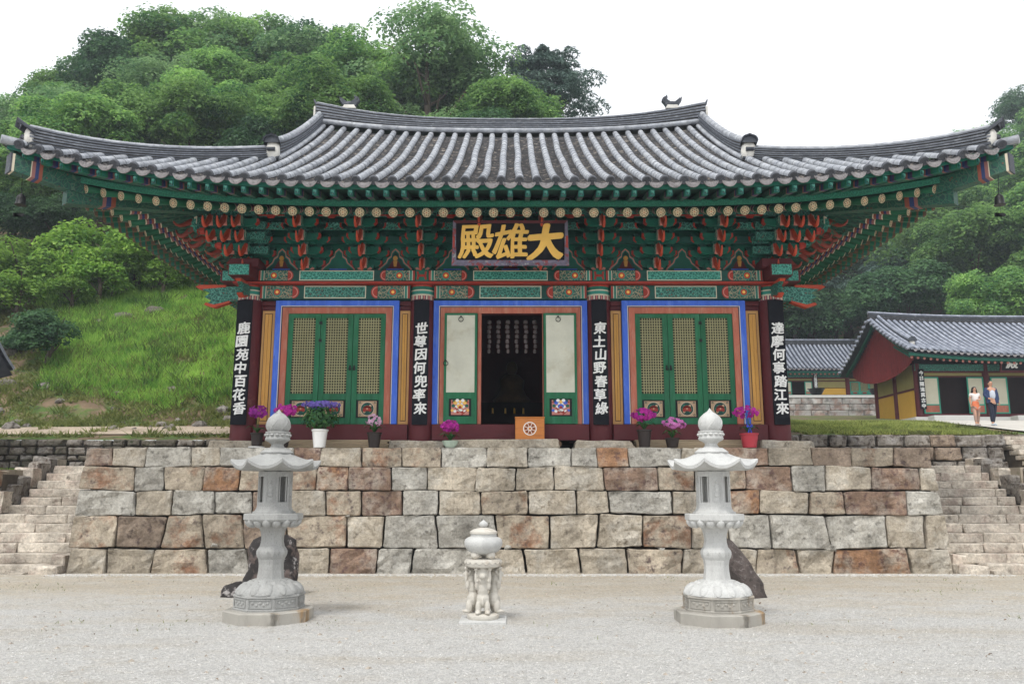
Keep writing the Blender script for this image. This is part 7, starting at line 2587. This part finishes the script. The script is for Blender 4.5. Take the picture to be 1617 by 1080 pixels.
    for i in range(int((x1 - x0) / 0.34)):
        x = x0 + 0.25 + 0.34 * i
        b.tube([(x, yf + 0.45, sur(x, yf) - 0.34), (x, wyf + 0.2, sur(x, yf) - 0.34 + (wyf - yf) * 0.42)], 0.07, 7, m=0)
        b.lathe([(0.072, 0), (0.072, 0.012)], 8, mat=T(x, yf + 0.44, sur(x, yf) - 0.34) @ RX(PI / 2), m=1)
    b.build('rafters', [G['far_rafter'], G['pink']], t_, kind='stuff')
    b = MB()
    b.sweep([(x0 + (x1 - x0) * i / 16, yf + 0.2, sur(x0 + (x1 - x0) * i / 16, yf) - 0.2) for i in range(17)], [(-0.05, -0.1), (0.05, -0.1), (0.05, 0.06), (-0.05, 0.06)], outs=(0, 1, 0))
    b.build('eave_board', G['teal'], t_)
    # walls
    zt = ze - 0.10
    zp = gz + plinth
    b = MB(); b.box(wx0 - 0.6, wx1 + 0.6, wyf - 0.7, wyb + 0.5, gz - 1.0, zp - 0.03)
    b.build('plinth', G['far_slab'], t_)
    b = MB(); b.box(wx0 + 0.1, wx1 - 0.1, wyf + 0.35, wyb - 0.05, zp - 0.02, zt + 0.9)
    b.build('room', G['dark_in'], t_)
    b = MB(); b.bbox(wx0 - 0.15, wx1 + 0.15, wyf - 0.14, wyf + 0.16, zt - 0.40, zt - 0.02, 0.02)
    b.build('tie_beam', G['teal_scroll'], t_)
    b = MB(); b.bbox(wx0, wx1, wyf - 0.10, wyf + 0.10, zt - 0.50, zt - 0.40, 0.01)
    b.build('lintel', G['maroon'], t_)
    b = MB(); b.bbox(wx0, wx1, wyf - 0.10, wyf + 0.10, zp - 0.02, zp + 0.20, 0.01)
    b.build('sill_beam', G['maroon'], t_)
    nb = len(bays)
    xs = [wx0 + (wx1 - wx0) * i / nb for i in range(nb + 1)]
    def col(x, y):
        b = MB(); b.lathe([(0.19, zp - 0.05), (0.18, zt)], 12, (x, y, 0)); b.build('column', G['maroon'], t_, smooth=True, angle=40)
    for x in xs: col(x, wyf)
    for x in (wx0,):
        for y in (wyf + (wyb - wyf) * 0.5, wyb): col(x, y)
        for j, (ya, yb_) in enumerate(((wyf, wyf + (wyb - wyf) * 0.5), (wyf + (wyb - wyf) * 0.5, wyb))):
            for za, zb, mt_ in ((zp, zp + (zt - zp) * 0.52, 'far_yellow'), (zp + (zt - zp) * 0.56, zt, 'far_olive')):
                b = MB(); b.box(x - 0.05, x + 0.05, ya + 0.16, yb_ - 0.16, za, zb); b.build('wall_panel', G[mt_], t_)
            b = MB(); b.box(x - 0.08, x + 0.08, ya + 0.1, yb_ - 0.1, zp + (zt - zp) * 0.52, zp + (zt - zp) * 0.56); b.build('rail', G['maroon'], t_)
    b = MB(); b.box(wx1 - 0.05, wx1 + 0.05, wyf, wyb, zp, zt); b.box(wx0, wx1, wyb - 0.05, wyb + 0.05, zp, zt); b.build('rear_wall', G['far_yellow'], t_)
    zd0, zd1 = zp + 0.20, zt - 0.74
    b = MB(); b.box(wx0 + 0.2, wx1 - 0.2, wyf - 0.02, wyf + 0.05, zt - 0.68, zt - 0.50)
    b.build('frieze_panel', G['far_olive'], t_)
    b = MB(); b.bbox(wx0, wx1, wyf - 0.08, wyf + 0.08, zd1, zd1 + 0.07, 0.005); b.build('door_head', G['maroon'], t_)
    def leaf(xa, xb, kind, y=None):
        y = wyf - 0.14 if y is None else y
        b = MB(); s = 0.07
        zm = zd0 + (zd1 - zd0) * 0.24
        b.box(xa, xa + s, y, y + 0.05, zd0, zd1); b.box(xb - s, xb, y, y + 0.05, zd0, zd1)
        for z_ in (zd0, zm - 0.035, zd1 - s): b.box(xa + s, xb - s, y + .001, y + 0.049, z_, z_ + s)
        d = b.build('door_leaf', G['far_green'], t_)
        b = MB(); b.box(xa + s, xb - s, y + 0.015, y + 0.03, zm + 0.03, zd1 - s)
        b.build('door_paper', G['far_paper' if kind == 'paper' else 'lattice_back'], d)
        b = MB(); b.box(xa + s, xb - s, y + 0.015, y + 0.03, zd0 + s, zm - 0.035)
        b.build('door_panel', G['salmon' if kind == 'paper' else 'teal_light'], d)
        if kind == 'lattice':
            b = MB()
            for i in range(1, 6): xx = xa + s + (xb - xa - 2 * s) * i / 6; b.box(xx - .012, xx + .012, y + 0.004, y + 0.014, zm + .035, zd1 - s)
            for i in range(1, 14): z_ = zm + (zd1 - zm) * i / 14; b.box(xa + s, xb - s, y + 0.003, y + 0.013, z_ - .012, z_ + .012)
            b.build('lattice', G['lattice'], d)
            b = MB()
            for q in range(3):
                b.ball(((xa + xb) / 2 + (q - 1) * 0.1, y + 0.01, (zd0 + s + zm) / 2), (0.07, 0.02, 0.08), 8, 5)
            b.build('painted_flower', G['red'], d)
    for i, kd in enumerate(bays):
        xa, xb = xs[i] + 0.2, xs[i + 1] - 0.2
        w_ = xb - xa
        if kd == 'open':
            leaf(xa, xa + w_ * 0.27, 'paper'); leaf(xb - w_ * 0.27, xb, 'paper')
        elif kd == 'lattice':
            for q in range(3): leaf(xa + w_ * q / 3, xa + w_ * (q + 1) / 3 - 0.01, 'lattice', wyf - 0.03)
        elif kd == 'plain':
            b = MB(); b.box(xa - .02, xb + .02, wyf - 0.04, wyf + 0.04, zd0, zd0 + (zd1 - zd0) * 0.5); b.build('wall_panel', G['far_yellow'], t_)
            b = MB(); b.box(xa - .02, xb + .02, wyf - 0.04, wyf + 0.04, zd0 + (zd1 - zd0) * 0.55, zd1); b.build('wall_panel', G['far_olive'], t_)
    return t_, zt


tb, ztB = gable_hall('temple_hall', 'far tiled hall on the right with red boarded gable and open paper doors', 21.1, 42.5, 42.9, 52.4, 8.72, 11.4, 5.25, wx0=22.35, wx1=41.2, wyf=45.0, wyb=50.0,
                     bays=('open', 'open', 'lattice', 'open', 'lattice'), plinth=0.42, rise=0.38)
ta, ztA = gable_hall('temple_hall', 'smaller far tiled hall with yellow walls, seen between the main hall and the red gable', 15.0, 36.0, 64.0, 71.0, 11.2, 13.7, 8.75, wx0=16.2, wx1=34.8, wyf=65.3, wyb=69.8,
                     bays=('plain', 'plain', 'open', 'plain', 'lattice', 'plain', 'plain'), plinth=0.35, rise=0.2, gable=False)
# small verse boards on the corner columns
for (x, y, z0, z1, lab) in ((22.45, 44.72, 6.1, 8.3, 'narrow white lettered board on the corner column of the red gabled hall'), (24.2, 65.05, 9.4, 11.2, 'tiny white lettered board on a column of the far yellow walled hall')):
    t_ = thing('verse_board', (x, y, z0), lab, 'signboard')
    b = MB(); b.bbox(x - 0.16, x + 0.16, y - 0.03, y, z0, z1, 0.004); b.build('board', G['board_black'], t_)
    txt = '今日隨流萬古中'
    for i, ch in enumerate(txt):
        me = glyph_mesh(ch, 0.25, 0.01, 0.012, G['white'])
        inst('character', me, t_, T(x, y - 0.04, z1 - 0.22 - (z1 - z0 - 0.4) * i / 6) @ FACE)
t_ = thing('signboard', (27.75, 43.9, 8.1), 'dark signboard with white characters under the eaves of the red gabled hall', 'signboard')
MS = T(27.9, 43.75, 8.50) @ RX(rad(14))
mb = MB(); mb.bbox(-1.55, 1.55, -0.03, 0.03, -0.42, 0.42, 0.01); inst('board', mb.mesh('board', G['board_black']), t_, MS)
mb = MB()
for (a, c_, d_, e_) in ((-1.62, 1.62, 0.42, 0.50), (-1.62, 1.62, -0.50, -0.42), (-1.62, -1.55, -0.42, 0.42), (1.55, 1.62, -0.42, 0.42)): mb.bbox(a, c_, -0.07, 0.03, d_, e_, 0.006)
inst('frame', mb.mesh('frame', G['maroon']), t_, MS)
for ch, xx in (('殿', -0.98), ('香', 0.0), ('佛', 0.98)):
    inst('character', glyph_mesh(ch, 0.66, 0.02, 0.022, G['white'], 0.12), t_, MS @ T(xx, -0.04, 0) @ FACE)

# dressed stone terrace before the far left hall, two black cauldrons on it
t_ = thing('stone_terrace', (25, 61.0, 7.2), 'pale dressed stone terrace wall under the far yellow walled hall', 'stone wall')
for r_ in range(3):
    x = 15.5 + 0.4 * r_
    q = random.Random(r_)
    while x < 36:
        w_ = q.uniform(0.9, 1.7)
        mb = MB(); stone(mb, [(x, 7.15 + 0.48 * r_), (x + w_, 7.15 + 0.48 * r_), (x + w_, 7.63 + 0.48 * r_), (x, 7.63 + 0.48 * r_)], 61.0, 0.5, nx=5, nz=4, bev=0.03, rough=0.02, seed=r_ * 50 + int(x), gap=0.01)
        mb.build('stone', G['far_wall'], t_)
        x += w_
b = MB(); b.box(15.2, 36.5, 60.95, 72, 8.59, 8.78); b.build('slab_paving', G['far_slab'], t_)
b = MB(); b.box(15.4, 36.2, 61.3, 72, 6.5, 8.6); b.build('core_fill', G['mortar'], t_)
for x, lab in ((22.9, 'black iron cauldron on the stone terrace, nearer the main hall'), (27.45, 'black iron cauldron on the stone terrace beside the red gable')):
    t_ = thing('cauldron', (x, 61.5, 8.78), lab, 'cauldron')
    b = MB(); b.lathe([(0.25, 0.0), (0.40, 0.12), (0.52, 0.34), (0.56, 0.46), (0.60, 0.48), (0.60, 0.51), (0.50, 0.50), (0.3, 0.46)], 22, (x, 61.5, 8.80)); b.build('bowl', G['iron'], t_, smooth=True, angle=50)
    b = MB()
    for s in (-1, 1): b.tube([(x + s * 0.58, 61.5, 9.26), (x + s * 0.68, 61.5, 9.30), (x + s * 0.58, 61.5, 9.33)], 0.025, 6)
    b.build('handle', G['iron'], t_)

# white stone blocks along the forecourt edge of the gabled hall
for i, (xa, xb) in enumerate(((22.2, 24.4), (26.6, 30.0))):
    b = MB(); b.bbox(xa, xb, 43.2, 43.9, H(25, 43) - 0.1, 5.62, 0.02)
    o = b.build('stone_step', G['far_slab'], None); tag(o, ['pale door step before the left bay of the red gabled hall', 'long pale door step at the right edge before the red gabled hall'][i], 'stone step')

# corner of a small tiled pavilion at the left edge of the picture
gable_hall('small_hall', 'corner of a small tiled hall cut off by the left edge of the picture', -22.0, -14.35, 20.9, 23.5, 4.75, 5.9, 2.15, wx0=-21.0, wx1=-15.6, wyf=21.6, wyb=22.9,
           bays=('plain', 'open', 'plain'), plinth=0.25, rise=0.35)

# ------------------------------------------------------------------ two visitors
def skin_body(name, joints, edges, mt, parent, sub=2, M_=Matrix.Identity(4)):
    me = bpy.data.meshes.new(name)
    me.from_pydata([j[:3] for j in joints], edges, [])
    o = bpy.data.objects.new(name, me)
    COL.objects.link(o)
    md = o.modifiers.new('s', 'SKIN'); md.use_smooth_shade = True
    for i, j in enumerate(joints):
        r = j[3]
        me.skin_vertices[0].data[i].radius = (r, r) if not hasattr(r, '__len__') else r
    me.skin_vertices[0].data[0].use_root = True
    m2 = o.modifiers.new('d', 'SUBSURF'); m2.levels = sub; m2.render_levels = sub
    bpy.context.view_layer.update()
    nm = bpy.data.meshes.new_from_object(o.evaluated_get(bpy.context.evaluated_depsgraph_get()))
    bpy.data.objects.remove(o)
    nm.name = name
    nm.materials.clear(); nm.materials.append(mt)
    for p in nm.polygons: p.use_smooth = True
    c_ = bpy.data.objects.new(name, nm)
    place(c_, parent, M_)
    return c_


SKIN = mat('skin', (0.50, 0.27, 0.18), 0.6, 0.05, 3)
HAIR = mat('black_hair', (0.012, 0.010, 0.010), 0.5, 0.1, 6)


def person(x, y, yaw, h, label, female, pose, group=None):
    z = H(x, y) + 0.055
    M_ = T(x, y, z) @ RZ(yaw) @ SC(h / 1.72, h / 1.72, h / 1.72)
    p = bpy.data.objects.new('person', None)
    place(p, None, M_)
    tag(p, label, 'person')
    # faces -Y; left/right step
    f_, bk = pose['feet']
    sh = 0.165 if female else 0.195
    hp = 0.085
    LA = pose['la']; RA = pose['ra']
    J = [(0, 0, 0.93, (0.125, 0.10)), (0, 0, 1.06, (0.115, 0.085)), (0, -0.01, 1.24, (0.14 if not female else 0.12, 0.10)), (0, 0.0, 1.40, (0.12 if not female else 0.10, 0.085)), (0, 0.0, 1.47, 0.055), (0, -0.01, 1.53, 0.052),
         (0, -0.015, 1.60, (0.078, 0.092)), (0, -0.01, 1.67, (0.078, 0.088)), (0, 0, 1.71, 0.05)]
    E_ = [(i, i + 1) for i in range(8)]
    def chain(pts, start):
        k_ = start
        for q in pts:
            J.append(q); E_.append((k_, len(J) - 1)); k_ = len(J) - 1
    for s, fy, in ((-1, f_), (1, bk)):
        kn = (s * 0.095, fy * 0.55 - 0.05, 0.50, 0.062)
        chain([(s * hp, 0, 0.86, 0.092), kn, (s * 0.09, fy, 0.10, 0.042), (s * 0.09, fy - 0.04, 0.045, 0.04), (s * 0.10, fy - 0.15, 0.03, 0.034)], 0)
    for s, A in ((-1, LA), (1, RA)):
        chain([(s * sh, 0.0, 1.40, 0.056), (*A[0], 0.043), (*A[1], 0.031), (*A[2], 0.030)], 3)
    skin_body('body', J, E_, SKIN, p, 2, M_)
    # hands: palm with five short bent fingers
    for s, A in ((-1, LA), (1, RA)):
        w_ = Vector(A[1]); hd = Vector(A[2])
        d = (hd - w_).normalized()
        side_ = Vector((0, 1, 0)).cross(d).normalized() if abs(d.y) < 0.9 else Vector((1, 0, 0))
        mb = MB()
        for q in range(4):
            o_ = side_ * (q - 1.5) * 0.018
            L_ = (0.055, 0.068, 0.064, 0.05)[q]
            mb.tube([hd + o_ * 0.9, hd + o_ + d * L_ * 0.5, hd + o_ * 0.9 + d * L_ + Vector((0, -0.015, 0))], [0.010, 0.009, 0.006], 6)
        mb.tube([w_.lerp(hd, 0.6), w_.lerp(hd, 0.9) - side_ * 0.035, hd - side_ * 0.035 + d * 0.03], [0.012, 0.010, 0.007], 6)
        inst('fingers', mb.mesh('fingers', SKIN, smooth=True), p, M_)
    # face
    mb = MB()
    mb.prism([(-0.012, 1.585), (0.012, 1.585), (0.006, 1.625), (-0.006, 1.625)], 'y', -0.125, -0.09, 0)
    for s in (-1, 1):
        mb.ball((s * 0.078, 0.0, 1.61), (0.012, 0.02, 0.028), 6, 4, 0)
        mb.ball((s * 0.028, -0.095, 1.628), (0.013, 0.008, 0.007), 6, 4, 1)
    mb.box(-0.022, 0.022, -0.108, -0.09, 1.563, 1.569, 2)
    inst('face', mb.mesh('face', [SKIN, HAIR, mat('lips', (0.4, 0.1, 0.09), 0.5, 0.05)]), p, M_)
    return p, M_


def cloth(name, p, M_, J, E_, col, rough=0.8):
    return skin_body(name, J, E_, mat(name + '_cloth', col, rough, 0.08, 4, bump=0.2, bscale=20, ridged=0), p, 2, M_)


# woman
pa, M_ = person(18.10, 32.0, rad(-6), 1.50, 'woman in a white top and orange wrap walking beside a man before the far hall', True,
                dict(feet=(-0.10, 0.12), la=[(-0.22, 0.02, 1.18), (-0.21, -0.02, 0.98), (-0.21, -0.04, 0.90)], ra=[(0.21, -0.03, 1.17), (0.08, -0.17, 1.12), (0.01, -0.19, 1.12)]))
cloth('blouse', pa, M_, [(0, 0, 1.02, (0.15, 0.12)), (0, -0.01, 1.24, (0.145, 0.12)), (0, 0, 1.41, (0.11, 0.095)), (-0.165, 0, 1.40, 0.07), (-0.205, 0.01, 1.28, 0.07), (0.165, 0, 1.40, 0.07), (0.20, -0.01, 1.28, 0.07)], [(0, 1), (1, 2), (2, 3), (3, 4), (2, 5), (5, 6)], (0.72, 0.66, 0.64))
cloth('orange_wrap', pa, M_, [(0, 0, 0.66, (0.18, 0.15)), (0, 0, 0.80, (0.18, 0.15)), (0, -0.01, 0.98, (0.155, 0.125)), (0, -0.02, 1.12, (0.15, 0.125))], [(0, 1), (1, 2), (2, 3)], (0.66, 0.19, 0.09))
cloth('trousers', pa, M_, [(0, 0, 0.86, (0.14, 0.12)), (-0.085, -0.01, 0.78, 0.10), (-0.095, -0.09, 0.50, 0.075), (-0.09, -0.10, 0.14, 0.055), (0.085, 0.01, 0.78, 0.10), (0.095, 0.03, 0.50, 0.075), (0.09, 0.11, 0.14, 0.055)], [(0, 1), (1, 2), (2, 3), (0, 4), (4, 5), (5, 6)], (0.36, 0.24, 0.19))
mb = MB(); mb.ball((0, 0.012, 1.655), (0.098, 0.098, 0.088), 14, 9)
for s in (-1, 1):
    mb.ball((s * 0.082, 0.015, 1.57), (0.035, 0.07, 0.10), 10, 7); mb.ball((s * 0.10, 0.02, 1.48), (0.04, 0.06, 0.07), 10, 7)
mb.ball((0, 0.06, 1.55), (0.09, 0.06, 0.13), 10, 7)
inst('hair', mb.mesh('hair', HAIR, smooth=True), pa, M_)
# man
pb, M_ = person(18.72, 31.95, rad(6), 1.74, 'man in a navy jacket over a pale shirt with dark trousers, walking beside the woman', False,
                dict(feet=(-0.05, 0.20), la=[(-0.27, 0.02, 1.16), (-0.20, -0.14, 1.02), (-0.15, -0.19, 1.00)], ra=[(0.29, 0.08, 1.17), (0.34, 0.10, 0.95), (0.35, 0.09, 0.86)]))
cloth('shirt', pb, M_, [(0, -0.02, 0.98, (0.15, 0.115)), (0, -0.025, 1.22, (0.165, 0.12)), (0, -0.01, 1.42, (0.12, 0.09))], [(0, 1), (1, 2)], (0.50, 0.53, 0.60))
JK = (0.028, 0.045, 0.11)
cloth('jacket', pb, M_, [(0, 0.05, 0.86, (0.17, 0.06)), (0, 0.05, 1.10, (0.17, 0.07)), (0, 0.05, 1.36, (0.17, 0.07)), (-0.19, 0.01, 1.40, 0.08), (-0.27, 0.02, 1.16, 0.068), (-0.20, -0.13, 1.03, 0.05), (0.19, 0.01, 1.40, 0.08), (0.29, 0.08, 1.17, 0.068), (0.34, 0.10, 0.97, 0.05)], [(0, 1), (1, 2), (2, 3), (3, 4), (4, 5), (2, 6), (6, 7), (7, 8)], JK)
for s in (-1, 1):
    cloth('jacket_front', pb, M_, [(s * 0.17, -0.05, 0.84, (0.035, 0.09)), (s * 0.165, -0.05, 1.10, (0.035, 0.10)), (s * 0.14, -0.05, 1.36, (0.035, 0.09))], [(0, 1), (1, 2)], JK)
cloth('trousers', pb, M_, [(0, 0, 0.92, (0.155, 0.12)), (-0.088, -0.01, 0.80, 0.11), (-0.095, -0.07, 0.50, 0.088), (-0.09, -0.05, 0.12, 0.068), (0.088, 0.01, 0.80, 0.11), (0.095, 0.07, 0.50, 0.088), (0.09, 0.19, 0.12, 0.068)], [(0, 1), (1, 2), (2, 3), (0, 4), (4, 5), (5, 6)], (0.018, 0.022, 0.040))
mb = MB(); mb.ball((0, 0.018, 1.675), (0.085, 0.090, 0.062), 14, 9); mb.ball((0, 0.05, 1.62), (0.078, 0.05, 0.07), 10, 7)
inst('hair', mb.mesh('hair', HAIR, smooth=True), pb, M_)
for pp, sh_c, feet in ((pa, (0.4, 0.35, 0.32), (-0.10, 0.12)), (pb, (0.45, 0.5, 0.55), (-0.05, 0.20))):
    for s, fy in zip((-1, 1), feet):
        mb = MB(); mb.ball((s * 0.095, fy - 0.07, 0.035), (0.052, 0.14, 0.045), 12, 6); mb.box(s * 0.095 - 0.045, s * 0.095 + 0.045, fy - 0.18, fy + 0.05, -0.005, 0.02)
        inst('shoe', mb.mesh('shoe', mat('shoe_leather', sh_c, 0.6, 0.1), smooth=True, angle=50), pp, WM[pp.name])
# ------------------------------------------------------------------ damp summer air
b = MB(); b.box(-120, 140, -45, 180, -1.2, 75)
hz = b.build('haze', G['white'])
hz.data.materials.clear()
hm = bpy.data.materials.new('haze'); hm.use_nodes = True
t = hm.node_tree; t.nodes.clear()
ou = t.nodes.new('ShaderNodeOutputMaterial'); pv = t.nodes.new('ShaderNodeVolumePrincipled')
pv.inputs['Color'].default_value = (0.82, 0.90, 1.0, 1)
pv.inputs['Density'].default_value = 0.0009
pv.inputs['Anisotropy'].default_value = 0.1
t.links.new(pv.outputs[0], ou.inputs['Volume'])
hz.data.materials.append(hm)
tag(hz, 'thin pale summer haze over the valley', 'haze', kind='stuff')
